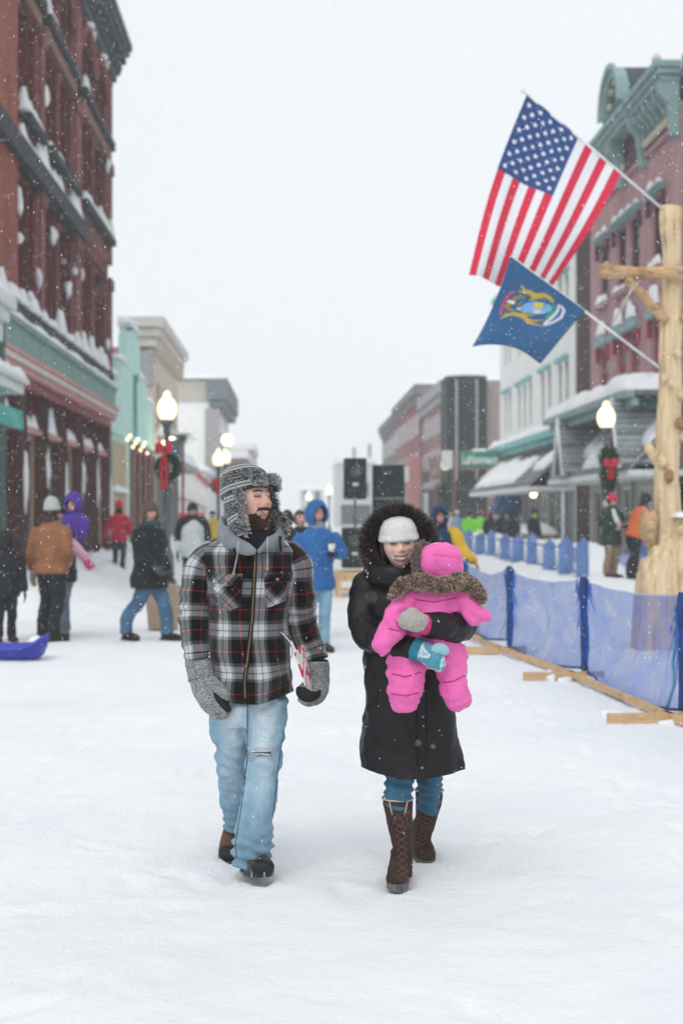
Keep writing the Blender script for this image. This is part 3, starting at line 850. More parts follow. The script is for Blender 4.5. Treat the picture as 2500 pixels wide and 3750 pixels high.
# arched pediment
c0 = 44.1
ring = [(c0 + r_ * math.cos(t), 14.16 + r_ * math.sin(t)) for r_, ts_ in ((1.3, np.linspace(0, math.pi, 17)), (1.0, np.linspace(math.pi, 0, 17))) for t in ts_]
g = G(); g.prism(ring, 'x', XR - .85, XR - .55); mesh('pediment_arch', g, M_TEAL, rb, smooth=False)
ring = [(c0 + r_ * math.cos(t), 14.16 + r_ * math.sin(t)) for r_, ts_ in ((1.42, np.linspace(0, math.pi, 17)), (1.24, np.linspace(math.pi, 0, 17))) for t in ts_]
g = G(); g.prism(ring, 'x', XR - .95, XR - .852); mesh('pediment_moulding', g, M_TEAL, rb, smooth=False)
g = G(); g.prism([(c0 + 1.3 * math.cos(t), 14.16 + 1.3 * math.sin(t)) for t in np.linspace(0, math.pi, 17)], 'x', XR - .548, XR + 1.4); mesh('pediment_roof', g, mat('dark_slate_roof', (.06, .075, .09), .8, .2), rb, smooth=False)
g = G(); g.prism([(c0 + .99 * math.cos(t), 14.16 + .99 * math.sin(t)) for t in np.linspace(0, math.pi, 17)], 'x', XR - .62, XR - .552); mesh('pediment_panel', g, M_DTEAL, rb, smooth=False)
for i in range(5):
    t = .35 + i * .6; g = G(); g.ball((XR - .66, c0 + .85 * math.cos(t), 14.2 + .85 * math.sin(t)), .12, 2); mesh('rosette', g, M_CRT, rb)
# pent roof and mansard awning over the ground floor
pt(rb, 'gutter', M_TEAL, [(38.5, 51.0, 4.82, 5.02, 1.4, 1.75), (38.5, 51, 4.6, 4.8, 1.3, 1.5)], 1, .03)
pt(rb, 'pent_roof', mat('grey_deck', (.16, .17, .17), .9), [(38.5, 51.0, 4.9, 5.0, 0, 1.39)], 1)
snowcap(XR - 1.72, XR - .02, 38.5, 51.0, 5.03, .4, .14, 501, .5, rb)
for y in np.arange(38.9, 50.9, .6):
    pt(rb, 'rafter_end', M_DTEAL, [(y, y + .2, 4.55, 4.8, .6, 1.3)], 1)
SH = brick_mat('grey_shingles', (.36, .40, .41), (.28, .31, .32), (.17, .185, .19), 'yz', .28, .16, .02, stain=.2)
def mansard(par, y0, y1, zt, zb, d0, d1, seed):
    g = G(); g.prism([(XR - d0, zt), (XR - d1, zb), (XR - d1, zb - .12), (XR - d0 + .02, zt - .2)], 'y', y0, y1); mesh('awning_roof', g, SH, par, smooth=False)
    # courses of shingles
    nrow = 7
    for r_ in range(nrow):
        a = r_ / nrow; b = (r_ + 1) / nrow
        x0_, z0_ = d1 + (d0 - d1) * a, zb + (zt - zb) * a
        g = G(); g.box(XR - x0_ - .03, XR - x0_ + .03, y0, y1, z0_ + .02, z0_ + .05); mesh('shingle_course', g, SH, par, smooth=False)
    # wind packed patches of snow on the slope
    rr = random.Random(seed)
    y = y0
    while y < y1 - .4:
        L = rr.uniform(.5, 1.9)
        if rr.random() < .8:
            g = snowcap(-1.0, 0, y, min(y1, y + L * 1.15), 0, .17, .1, seed + int(y * 7), .7, name=None)
            v = g.arr(); lo = rr.choice([0, 0, .3]); hi = rr.choice([1, .8, 1])
            s = lo + (v[:, 0] + 1) * (hi - lo)
            skew = (s - .5) * .5
            vv = np.column_stack([XR - (d1 + (d0 - d1) * s) - v[:, 2] * .7, v[:, 1] + skew, zb + (zt - zb) * s + .03 + v[:, 2] * .7])
            mesh('snow_patch', G().add(vv, g.f), SNOW, par)
        y += L
    pt(par, 'eave', mat('pale_grey_fascia', (.72, .76, .76), .7), [(y0, y1, zb - .3, zb - .13, 0, d1 + .05)], 1, .02)
mansard(rb, 38.6, 51.0, 4.5, 3.0, .15, 1.5, 5)
for y in (39.6, 47.7):
    g = G(); g.prism([(y - .75, 3.0), (y + .75, 3.0), (y, 4.75)], 'x', XR - 1.75, XR - .3); mesh('gable', g, M_MAR, rb, smooth=False)
    for s in (-1, 1):
        g = G(); g.tube([(XR - 1.78, y + s * .85, 2.95), (XR - 1.78, y, 4.85)], .09, 6); mesh('gable_trim', g, mat('pale_grey_fascia', (.45, .5, .5)), rb)
        g = G()
        a = np.array([(XR - 1.8, y + s * .85, 3.0), (XR - .2, y + s * .85, 3.0), (XR - .2, y, 4.9), (XR - 1.8, y, 4.9)])
        nrm = np.array([0, s * .9, .43]); g.add(np.concatenate([a, a + nrm * .08]), [(0, 1, 2, 3), (4, 5, 6, 7), (0, 1, 5, 4), (1, 2, 6, 5), (2, 3, 7, 6), (3, 0, 4, 7)]); mesh('gable_roof', g, SH if s < 0 else SNOW, rb, smooth=False)
for i, o_ in enumerate(gops):
    window(rb, 1, *o_, mat('white_frame', (.62, .64, .64), .6), GLP if i % 2 else GL, d=-.08, bars=(1, 2))
for y in (40.6, 44.4, 46.4, 48.7):
    pt(rb, 'wall_board', mat('grey_green_board', (.18, .22, .21), .8), [(y, y + .12, .1, 2.7, .02, .08)], 1)
# light-blue sided neighbour
nb = thing('blue_sided_building', 'light blue metal sided building behind the log post', 'building', (XR, 34, 0))
g = G(); g.box(XR + .15, XR + 8, 26, 39.2, 0, 13.9); mesh('wall', g, mat('light_blue_siding', (.42, .52, .58), .5, .06), nb, smooth=False)
for y in np.arange(30.0, 39.1, .6): pt(nb, 'siding_rib', mat('light_blue_siding', (1, 1, 1)), [(y, y + .06, 0, 13.9, -.15, -.1)], 1)
pt(nb, 'parapet_cap', M_CORN, [(26, 39.2, 13.91, 14.3, -.6, -.05)], 1)

# ---- narrow dark brick building
db = thing('narrow_dark_building', 'narrow dark brown brick building between the mauve and white ones', 'building', (XR, 52.5, 0))
g = G(); facade(g, 1, 51.12, 53.9, 0, 11.9, [], d=-.05); g.box(XR + .052, XR + 7, 51.13, 53.88, 0, 11.89); mesh('wall', g, brick_mat('dark_brown_brick', (.075, .045, .042), (.06, .038, .038), (.07, .05, .05), 'yz'), db, smooth=False)
pt(db, 'coping', M_TEAL, [(51.12, 53.9, 11.9, 12.05, -.4, .05)], 1)
snowcap(XR - .3, XR + .5, 51.15, 53.85, 5.2, .5, .1, 88, .5, db)
pt(db, 'canopy', M_DTEAL, [(51.15, 53.85, 5.0, 5.2, -.5, .3)], 1)

# ---- white clapboard building
wb = thing('white_building', 'three storey white building with teal trim and narrow paired windows', 'building', (XR, 64, 0))
M_WCL = brick_mat('white_clapboard', (.86, .86, .84), (.84, .84, .82), (.72, .72, .70), 'yz', 9.0, .18, .012, stain=.04); M_AQ = mat('aqua_trim', (.22, .50, .50), .7, .12)
yw = [71.3, 69.9, 67.0, 65.4, 63.8, 60.6, 59.0, 56.6, 55.2]
ops = [(y, y + .75, z0, z0 + 2.0) for y in yw for z0 in (5.7, 9.1)]
g = G(); facade(g, 1, 53.95, 73.6, 0, 12.2, ops); sidewalls(g, 1, 53.95, 73.6, 0, 12.2); mesh('wall', g, M_WCL, wb, smooth=False)
g = G(); shell(g, 1, 53.95, 73.6, 12.1, 8); mesh('shell', g, M_WH, wb, smooth=False)
for o_ in ops:
    window(wb, 1, *o_, M_WH, GL if o_[2] < 6 else GLP, d=-.1, bars=(1, 2), t=.06)
    pt(wb, 'window_hood', M_AQ, [(o_[0] - .12, o_[1] + .12, o_[3] + .02, o_[3] + .2, 0, .18)], 1, .02)
pt(wb, 'cornice', M_AQ, [(53.95, 73.7, 12.21, 12.5, -.3, .3), (53.95, 73.8, 12.51, 12.75, -.3, .45)], 1, .03)
pt(wb, 'belt_cornice', M_AQ, [(54, 73.5, 4.72, 5.0, 0, .7), (54, 73.5, 4.5, 4.7, 0, .45)], 1, .03)
snowcap(XR - .7, XR, 54, 73.5, 5.0, .3, .2, 19, .4, wb)
mansard(wb, 54.0, 72, 4.3, 2.85, .1, 1.75, 15)
pt(wb, 'shop_band', mat('brown_band', (.2, .13, .12), .8), [(54, 73.4, 4.31, 4.5, 0, .2)], 1)
pt(wb, 'ground_front', mat('grey_shop_wall', (.30, .31, .30), .85, .15), [(54, 73.4, 0, 2.6, 0, .08)], 1)
for a in (55.2, 58.4, 61.6, 65, 68.5):
    window(wb, 1, a, a + 1.6, .8, 2.45, M_WH, GLP, d=.14, bars=(1, 2), name='shop_window')
snowcap(XR - 1.6, XR - .5, 54, 66, .9, .3, .2, 71, .5, wb)
pt(wb, 'planter', mat('brown_plank', (.25, .18, .13), .8), [(54, 66, .2, .9, .5, 1.6)], 1, .03)
g = G(); g.ball((XR - .5, 60.3, 2.5), .14, 2); mesh('porch_bulb', g, MATS['warm_bulb'], wb)
g = G(); g.prism([(9.2, 1.7), (10.4, 1.5), (10.4, 3.0), (9.6, 2.6)], 'y', 66, 68); mesh('blue_tarpaulin', g, mat('blue_tarp', (.05, .14, .32), .6), wb, smooth=False)

# ---- dark slatted tower block
dk = thing('dark_slatted_building', 'dark grey slatted block with two pale vertical ribs and curved top', 'building', (9.6, 80, 0))
M_DK = mat('dark_grey_slats', (.035, .045, .047), .8, .25, 2)
g = G(); g.prism([(8.5, 0), (8.5, 9.46), (9.1, 9.5), (9.8, 9.52), (10.5, 9.5), (10.8, 9.45), (10.8, 0)], 'y', 80.2, 83); mesh('wall', g, M_DK, dk, smooth=False)
for i in range(14):
    x = 8.52 + i * .163
    pale = i in (3, 10)
    g = G(); g.box(x, x + .12, 80.05 if not pale else 79.9, 80.2, 3.4 if not pale else 3.6, 9.25); mesh('slat', g, mat('pale_rib', (.36, .38, .36), .8) if pale else M_DK, dk, smooth=False)
g = G(); g.box(10.82, 12.5, 80.6, 83, 0, 9.2); mesh('side_block', g, mat('pinkish_beige_wall', (.38, .31, .30), .9), dk, smooth=False)
g = G(); g.box(8.3, 10.8, 79.4, 80.04, 2.9, 3.3); mesh('canopy', g, M_DK, dk, smooth=False)
snowcap(8.5, 10.8, 80.2, 83, 9.3, .2, .3, 5, .2, dk)

# ---- far brick blocks fading into the snow
def far_block(name, label, y0, y1, x, z, cols, wincol, nw, nf, corn):
    t = thing(name, label, 'building', (x, y0, 0))
    g = G(); g.box(x, x + 9, y0, y1, 0, z); mesh('wall', g, cols[0], t, smooth=False)
    g = G(); g.bbox(x - .5, x + 9, y0 - .3, y1 + .1, z + .003, z + .8, .05); g.bbox(x - .25, x, y0 - .15, y1, z - .6, z - .01, .05); mesh('cornice', g, corn, t, smooth=False)
    g = G(); g.bbox(x - .5, x - .01, y0, y1, 3.6, 4.1, .05); mesh('shop_cornice', g, corn, t, smooth=False)
    for k in range(nf):
        for i in range(nw):
            yy = y0 + (y1 - y0) * (i + .25) / nw; zz = 5 + k * (z - 5.2) / nf
            g = G(); g.box(x - .06, x + .01, yy, yy + (y1 - y0) / nw * .5, zz, zz + (z - 5.2) / nf * .62); wo = mesh('window', g, wincol, t, smooth=False)
            p = G(); p.box(x - .09, x - .065, yy + .1, yy + (y1 - y0) / nw * .5 - .1, zz + .1, zz + (z - 5.2) / nf * .62 - .1); mesh('pane', p, GL, wo, smooth=False)
    for i in range(nw):
        yy = y0 + (y1 - y0) * (i + .1) / nw
        g = G(); g.box(x - .12, x + .01, yy, yy + (y1 - y0) / nw * .7, .4, 3.4); mesh('shop_window', g, GL2, t, smooth=False)
    snowcap(x - .45, x + 8, y0, y1, z + .8, .3, .6, int(y0), .3, t)
    return t
M_R4 = mat('faded_pink_brick', (.30, .15, .145), .9, .12, 1); M_R5 = mat('plum_red_brick', (.26, .095, .10), .9, .12, 1); M_R6 = mat('slate_brick', (.17, .15, .16), .9, .12, 1)
far_block('pink_brick_building', 'faded pink brick block beside the dark slatted one', 99, 117, XR - .1, 10.2, [M_R4], M_GREYC, 6, 2, M_GREYC)
far_block('plum_brick_building', 'plum red brick block with projecting cornice far down the street', 117.2, 145, XR - .3, 11.6, [M_R5], M_R5, 7, 2, M_R6)
far_block('slate_brick_building', 'slate grey brick block farthest along the row of red blocks', 146, 170, XR - .2, 11.2, [M_R6], M_GREYC, 6, 2, M_R6)
pk = thing('pink_shop_front', 'pink painted pillar of a far shop front with snowy signs', 'shop front', (9.3, 112, 0))
g = G(); g.bbox(9.0, 9.9, 112, 116, 0, 6.3, .05); mesh('pillar', g, mat('rose_paint', (.46, .20, .20), .8), pk, smooth=False)
g = G(); g.bbox(7.7, 9.0, 111.8, 112.4, 4.2, 5.4, .05); mesh('sign_board', g, M_WH, pk, smooth=False)
g = G(); g.bbox(7.5, 8.6, 111.5, 112.4, 2.4, 3.2, .05); mesh('sign_board', g, M_RD, pk, smooth=False)
def hazy(name, label, x0, x1, y, d, z, col, extra=()):
    t = thing(name, label, 'building', ((x0 + x1) / 2, y, 0))
    g = G(); g.box(x0, x1, y, y + d, 0, z); mesh('wall', g, col, t, smooth=False)
    g = G(); g.bbox(x0 - .3, x1 + .3, y - .3, y + d, z + .003, z + .7, .05); mesh('roof', g, SNOW, t, smooth=False)
    n_ = max(2, int((x1 - x0) / 1.6))
    for k in range(max(1, int((z - 3.4) / 3.2))):
        for i in range(n_):
            a = x0 + (x1 - x0) * (i + .3) / n_
            g = G(); g.box(a, a + (x1 - x0) / n_ * .4, y - .06, y + .01, 4 + k * 3.2, 5.8 + k * 3.2); wo = mesh('window', g, M_GREYC, t, smooth=False)
            p = G(); p.box(a + .08, a + (x1 - x0) / n_ * .4 - .08, y - .1, y - .065, 4.1 + k * 3.2, 5.7 + k * 3.2); mesh('pane', p, GL, wo, smooth=False)
    g = G(); g.box(x0 + .5, x1 - .5, y - .08, y + .01, .4, 2.9); mesh('shop_window', g, GL2, t, smooth=False)
    for (a, h_) in extra:
        g = G(); g.bbox(a, a + .5, y + 2, y + 2.5, z, z + h_, .04); mesh('chimney', g, M_GREYC, t, smooth=False)
    return t
hazy('grey_far_building', 'hazy grey building with two thin chimneys at the far bend of the street', 5.4, 10.2, 182, 20, 8.2, mat('fogged_lilac_render', (.55, .54, .57), .9), ((7.4, 2.2), (9.4, 2.6)))  # wall colour paled toward the fog, fading painted in
hazy('faint_arch_building', 'faint pale building closing the far end of the street', 0.8, 4.6, 232, 12, 5.6, mat('pale_grey_render', (.5, .52, .54), .9))
hazy('faint_left_building', 'faint tan building on the far left beyond the pale block', -9.5, -4.6, 150, 20, 8.5, mat('faint_tan_render', (.40, .34, .27), .9))
hazy('faint_brick_building', 'faint brick building beyond the white garage at the far left kerb', -8.6, -4.4, 125, 18, 6.6, mat('faint_brick', (.34, .2, .19), .9))

# ================================================================ street furniture
M_IRON = mat('grey_green_iron', (.10, .125, .125), .6, .2, 3); M_GLOBE = mat('globe_lit', (1.0, .84, .54), emit=1.1)
M_PINE = mat('pine_green', (.02, .05, .022), .8, .3, 8, vcol=False); M_RIB = mat('red_ribbon', (.55, .02, .04), .45, .1)
def lamp_post(x, y, zg, label):
    t = thing('street_lamp', label, 'street lamp', (x, y, 0), 'globe street lamps along the kerbs')
    g = G(); g.lathe([(.22, 0), (.22, .12), (.17, .18), (.16, .7), (.12, .8), (.085, .9)], 16, (x, y, 0)); mesh('base', g, M_IRON, t, auto=35)
    g = G()
    n, zt = 16, zg - .42
    g.lathe([(.08, .88), (.075, 1.6), (.06, zt - .3), (.06, zt - .12)], n, (x, y, 0)); mesh('pole', g, M_IRON, t, auto=50)
    g = G(); g.lathe([(.06, zt - .14), (.1, zt - .1), (.075, zt - .04), (.09, zt + .05), (.15, zt + .13), (.16, zt + .17), (.13, zt + .2)], 16, (x, y, 0)); mesh('globe_collar', g, M_IRON, t, auto=40)
    g = G(); g.lathe([(.12, zt + .19), (.17, zt + .24), (.215, zt + .34), (.23, zt + .45), (.215, zt + .56), (.16, zt + .66), (.1, zt + .71), (.085, zt + .75), (.09, zt + .79), (.06, zt + .84), (.015, zt + .87)], 24, (x, y, 0)); mesh('globe', g, M_GLOBE, t)
    return t
def pine(p, d, L=.09, w=.006):
    return fur(p, d, L, w, (.012, .03, .014), (.05, .11, .05), .3, .35)
def wreath(x, y, z, R, label, r=.085):
    t = thing('wreath', label, 'wreath', (x, y, z))
    a = RNG.uniform(0, 2 * np.pi, 2600); b = RNG.uniform(0, 2 * np.pi, 2600)
    c = np.column_stack([x + R * np.cos(a), np.full(2600, y), z + R * np.sin(a)])
    d = np.column_stack([np.cos(a) * np.cos(b), np.sin(b), np.sin(a) * np.cos(b)])
    mesh('greenery', pine(c + d * r * .3, d + RNG.normal(size=d.shape) * .3, r * 1.2, .012), FUR, t, usecol=True)
    return t
def bow(t, x, y, z, s, tail=.5):
    g = G()
    for sg in (-1, 1):
        for k in range(2):
            pts = [(x, y, z), (x + sg * s * .5, y - .05, z + s * (.45 - .5 * k)), (x + sg * s * .95, y - .06, z + s * (.25 - .6 * k)), (x + sg * s * .6, y - .08, z - s * (.05 + .3 * k)), (x, y - .02, z)]
            K = [(*p, q, q * .35) for p, q in zip(pts, (.03, s * .33, s * .36, s * .3, .03))]
            g.join(loft(K, n=8, m=14))
        pts = [(x, y - .02, z), (x + sg * s * .35, y - .04, z - tail * .5), (x + sg * s * .25, y - .03, z - tail)]
        g.join(loft([(*p, q, .008) for p, q in zip(pts, (s * .15, s * .22, s * .24))], n=6, m=12))
    g.ball((x, y - .06, z), s * .22, 2)
    return mesh('bow', g, M_RIB, t)
lamp_post(-2.95, 32.8, 4.05, 'lit globe lamp with big red bow wreath beside the mint building')
lamp_post(-2.95, 54.9, 3.75, 'lower lit globe lamp farther along the left kerb with a small red bow')
lamp_post(-3.1, 63.5, 4.15, 'lit globe lamp just past the lower one on the left kerb')
lamp_post(7.8, 35.7, 4.05, 'lit globe lamp with long green spray in front of the mauve building')
lamp_post(7.8, 73.9, 4.2, 'lit globe lamp beside the dark slatted block')
lamp_post(7.4, 112, 4.0, 'small lit globe lamp beside the pink pillar')
lamp_post(2.3, 96, 3.2, 'small lit lamp seen under the raised loudspeaker')
lamp_post(1.0, 105, 2.9, 'small lit lamp left of the loudspeaker pole')
# tall glare lamp
t = thing('flood_lamp', 'bright flood lamp on a tall thin pole above the left kerb lamps', 'lamp', (-3.15, 66, 0))
g = G(); g.tube([(-3.15, 66, 0), (-3.15, 66, 4.9)], .05, 8); mesh('pole', g, M_IRON, t)
g = G(); g.ball((-3.15, 66, 5.1), (.25, .18, .27), 3); mesh('lamp_head', g, mat('flood_glow', (1, .86, .6), emit=3), t)
w1 = wreath(-2.9, 32.55, 2.72, .22, 'green wreath with trailing red bow on the left lamp post')
bow(w1, -2.98, 32.4, 3.16, .17, .95)
w1b = thing('sprig', 'small sprig of greenery on the banner arm by the left lamp post', 'greenery', (-2.6, 32.7, 3.4))
c = np.column_stack([-2.6 + .12 * RNG.normal(size=260), 32.7 + .04 * RNG.normal(size=260), 3.42 + .06 * RNG.normal(size=260)])
mesh('greenery', pine(c, RNG.normal(size=(260, 3)) + np.array((0, 0, -.4)), .1, .01), FUR, w1b, usecol=True)
g = G(); g.tube([(-2.95, 32.8, 3.45), (-2.4, 32.8, 3.5)], .018, 6); mesh('arm', g, M_IRON, w1b)
w2 = wreath(-2.95, 54.7, 2.75, .2, 'small wreath with red bow on the farther left lamp post'); bow(w2, -2.95, 54.5, 2.9, .2, .5)
w3 = thing('wreath', 'long hanging evergreen spray with red bow on the right lamp post', 'wreath', (7.8, 35.5, 2.8))
n_ = 4200
tt = RNG.random(n_); rad = np.interp(tt, [0, .25, .5, .62, 1], [.12, .22, .12, .19, .06])
aa = RNG.uniform(0, 2 * np.pi, n_); rr = rad * np.sqrt(RNG.random(n_))
pz = 3.32 - tt * 1.05
c = np.column_stack([7.8 + rr * np.cos(aa), 35.42 + .4 * rr * np.sin(aa), pz]); d = np.column_stack([np.cos(aa) * .7, np.sin(aa) * .5, RNG.normal(-.5, .4, n_)])
mesh('greenery', pine(c, d, .12, .012), FUR, w3, usecol=True); bow(w3, 7.8, 35.2, 2.92, .15, .4)
w4 = thing('wreath', 'evergreen spray hanging from the lamp beside the dark slatted block', 'wreath', (7.8, 73.6, 2.8))
c = np.column_stack([7.65 + .5 * RNG.normal(size=1500) * .4, 73.6 + .1 * RNG.normal(size=1500), 2.7 + .45 * RNG.normal(size=1500)])
mesh('greenery', pine(c, RNG.normal(size=(1500, 3)), .16, .02), FUR, w4, usecol=True)
# signposts
t = thing('sign_post', 'rusty red post carrying a blue banner beside the left lamp', 'sign', (-3.54, 45, 0))
g = G(); g.box(-3.585, -3.5, 44.96, 45.04, 0, 4.1); mesh('post', g, mat('rust_red_post', (.25, .08, .08), .7), t, smooth=False)
g = G(); g.bbox(-3.98, -3.6, 44.97, 45.02, 3.4, 3.98, .008); mesh('banner', g, mat('dull_blue_banner', (.10, .17, .25), .7), t, smooth=False)
g = G(); g.tube([(-4.0, 45, 4.0), (-3.5, 45, 4.0)], .02, 6); mesh('banner_arm', g, M_IRON, t)
t = thing('sign_post', 'red post with a small white notice standing before the dark slatted block', 'sign', (7.8, 70, 0))
g = G(); g.box(7.75, 7.88, 69.95, 70.05, 0, 4.6); mesh('post', g, mat('rust_red_post', (.25, .08, .08), .7), t, smooth=False)
g = G(); g.bbox(7.2, 7.74, 69.95, 70.0, 3.9, 4.8, .02); mesh('notice', g, M_WH, t, smooth=False)
# hanging shop sign with lettering
t = thing('shop_sign', 'hanging green shop sign with white lettering in a brown frame', 'sign', (9.1, 70, 4))
sx0, sx1, sz0, sz1 = P(1687, 0, 70)[0], P(1822, 0, 70)[0], P(0, 1712, 70)[2], P(0, 1655, 70)[2]
g = G(); g.bbox(sx0 - .05, sx1 + .08, 69.9, 70.1, sz0 - .1, sz1 + .08, .02); mesh('frame', g, mat('taupe_wood', (.22, .17, .14), .8), t, smooth=False)
g = G(); g.box(sx0, sx1, 69.86, 69.895, sz0 + .08, sz1); mesh('panel', g, mat('sign_green', (.015, .25, .15), .6, .2), t, smooth=False)
cu = bpy.data.curves.new('lettering', 'FONT'); cu.body = 'LaNonmant'; cu.size = .52; cu.extrude = .008; cu.align_x = 'CENTER'; cu.align_y = 'CENTER'; cu.offset = .012
ob = bpy.data.objects.new('tmp', cu); COL.objects.link(ob)
dg = bpy.context.evaluated_depsgraph_get(); me = bpy.data.meshes.new_from_object(ob.evaluated_get(dg)); bpy.data.objects.remove(ob)
v = np.array([q.co for q in me.vertices]); kx = (sx1 - sx0 - .08) / (v[:, 0].max() - v[:, 0].min())
v = np.column_stack([v[:, 0] * kx + (sx0 + sx1) / 2, 69.85 - v[:, 2], v[:, 1] * 1.15 + (sz0 + sz1) / 2 - .02])
mesh('lettering', G().add(v, [tuple(p.vertices) for p in me.polygons]), mat('sign_white', (.75, .75, .77), .6), t, smooth=False)
g = G(); g.tube([(sx1, 70, sz1 + .1), (10.5, 70, sz1 + .1)], .03, 6); mesh('bracket', g, M_IRON, t)
snowcap(sx0 + .5, sx0 + 1.3, 69.85, 70.12, sz1 + .03, .14, .05, 3, parent=t)

# ================================================================ carved log post with flags
def wood_mat(name, light, dark, sc=(9, 9, .7)):
    s = NT(name)
    n = s.noise(s.obj(sc), 2.2, 6, .6); n2 = s.noise(s.obj((1, 1, .5)), 3.2, 5, .65)
    c = s.ramp(n, [(.3, dark), (.46, tuple(np.array(light) * .85)), (.62, light)])
    c = s.mix(s.ramp(n2, [(.55, (0, 0, 0)), (.78, (.85, .85, .85))]), c, tuple(np.array(dark) * .8))
    s.fin(c, .75, .25); s.bump(n, .5, .01)
    return s.m
M_LOG = wood_mat('peeled_log_wood', (.72, .56, .35), (.42, .23, .10))
M_LOG2 = wood_mat('brown_log_wood', (.56, .37, .20), (.19, .085, .035), (1.6, 9, 9))
M_KNOT = mat('knot_wood', (.30, .15, .07), .8, .45, 9, .5, 30)
M_BOARD = wood_mat('pine_board', (.66, .45, .25), (.45, .27, .13), (1.2, 9, 9))
LY = 17.5
lx = lambda px: (px - CX) * LY / F
lz = lambda py: CH - (py - CY) * LY / F
lp = thing('log_post', 'tall peeled log post with knots, a crossbar and flared carved base', 'post', (lx(2455), LY, 0))
rings_ = [(2455, 757, 36), (2453, 775, 39), (2450, 830, 36), (2456, 900, 34), (2458, 1000, 33), (2452, 1100, 36), (2452, 1200, 38), (2448, 1300, 38), (2452, 1400, 40), (2448, 1500, 40), (2444, 1620, 42), (2438, 1700, 42), (2440, 1800, 44), (2446, 1900, 50), (2450, 2000, 66), (2455, 2100, 82), (2460, 2250, 100), (2462, 2405, 112)]
K = [(lx(a), LY, max(lz(b), -.05), r * LY / F, r * LY / F) for a, b, r in rings_]
trunk = loft(K, n=48, m=150, wr=lambda p, t, a: .012 * fbm(p * (5, 5, 1.5), 3, 3) + .006 * np.sin(a * 9 + 3 * vn(p * (2, 2, 1.2), 8)) + .03 * sstep(.72, 1, t) * np.sin(a * 5 + 1.1))
mesh('trunk', trunk, M_LOG, lp)
g = G()
for a, b, r, dd in ((2415, 1690, 17, -.13), (2465, 1300, 12, -.17), (2470, 1555, 14, -.2), (2432, 1745, 15, -.2), (2440, 1410, 10, -.19), (2478, 1450, 13, -.12), (2492, 1600, 14, -.08), (2420, 1390, 11, -.1)):
    g = G(); g.ball((lx(a), LY + dd, lz(b)), (r * LY / F * 1.15, .045, r * LY / F * 1.6), 3, nz=.3); mesh('knot', g, M_KNOT if b in (1555, 1745) else M_LOG, lp)
g = G(); g.join(loft([(lx(2425), LY - .02, lz(1720), .05, .05), (lx(2385), LY - .04, lz(1665), .06, .06), (lx(2372), LY - .05, lz(1635), .055, .05), (lx(2374), LY - .05, lz(1622), .02, .02)], n=14, m=18, wr=lambda p, t, a: .01 * fbm(p * 12, 2, 4))); mesh('burl', g, M_LOG, lp)
g = G(); g.ball((lx(2362), LY - .12, lz(1925)), (.11, .16, .25), 4, nz=.25, ns=5); mesh('burl', g, M_LOG2, lp)
g = G(); g.ball((lx(2468), LY - .36, lz(1938)), (.07, .05, .055), 3, nz=.15); mesh('knot', g, M_LOG, lp)
# root slabs of the base
rb_ = G()
for a0, b0, wd in ((2352, 2045, 24), (2385, 2000, 26), (2338, 2100, 16), (2420, 1960, 30), (2480, 1905, 36), (2530, 1950, 36)):
    rb_.join(loft([(lx(a0 + 4), LY - .1, lz(b0), wd * LY / F * .75, .12), (lx(a0), LY - .12, lz(b0 + 60), wd * LY / F, .2), (lx(a0 - 8), LY - .14, lz(b0 + 180), wd * LY / F * 1.1, .24), (lx(a0 - 14), LY - .15, -.05, wd * LY / F * 1.3, .26)], n=20, m=40, sup=3))
rb_ = disp(remesh(rb_, .022, 3), lambda p: .016 * fbm(p * (7, 7, 1.3), 3, 6))
mesh('carved_base', rb_, M_LOG, lp)
snowcap(lx(2440), lx(2500), LY - .42, LY - .1, lz(1893), .05, .03, 6, .5, lp)
g = G(); g.join(loft([(lx(2182), LY - .2, lz(1003), .075, .075), (lx(2190), LY - .2, lz(1003), .085, .085), (lx(2240), LY - .2, lz(1004), .075, .08), (lx(2300), LY - .2, lz(1008), .07, .075), (lx(2380), LY - .2, lz(1010), .072, .075), (lx(2450), LY - .2, lz(1010), .078, .08), (lx(2560), LY - .2, lz(1012), .08, .08), (lx(2660), LY - .2, lz(1010), .08, .08)], n=18, m=60, ref=(0, 0, 1), wr=lambda p, t, a: .013 * fbm(p * (6, 9, 9), 3, 2)))
mesh('crossbar', g, M_LOG2, lp)
for (a, b) in (((2280, 1030), (2425, 1180)), ((2600, 1030), (2490, 1180))):
    g = G(); g.join(loft([(lx(a[0]), LY - .19, lz(a[1]), .055, .055), (lx((a[0] + b[0]) / 2 - 2), LY - .15, lz((a[1] + b[1]) / 2 - 4), .06, .06), (lx(b[0]), LY - .1, lz(b[1]), .05, .05)], n=14, m=30, wr=lambda p, t, a_: .01 * fbm(p * 8, 3, 5))); mesh('brace', g, M_LOG2, lp)
g = G(); g.ball((lx(2205), LY - .22, lz(982)), (.035, .035, .05), 2, nz=.4); mesh('knot', g, M_LOG2, lp)
g = G(); g.lathe([(.0, 0), (.035, .0), (.035, .02), (.02, .03), (0, .03)], 10); v = g.arr(); v = np.column_stack([v[:, 0], -v[:, 2], v[:, 1]]) + (lx(2468), LY - .275, lz(1008)); mesh('bolt', G().add(v, g.f), mat('zinc', (.3, .3, .3), .4, metal=1), lp)
g = G(); g.tube([(lx(2300), LY - .28, lz(1045)), (lx(2275), LY - .25, lz(1110)), (lx(2232), LY - .2, lz(1188)), (lx(2262), LY - .22, lz(1118)), (lx(2322), LY - .26, lz(1040))], .008, 6); mesh('rope', g, mat('grey_rope', (.5, .47, .45), .9), lp)
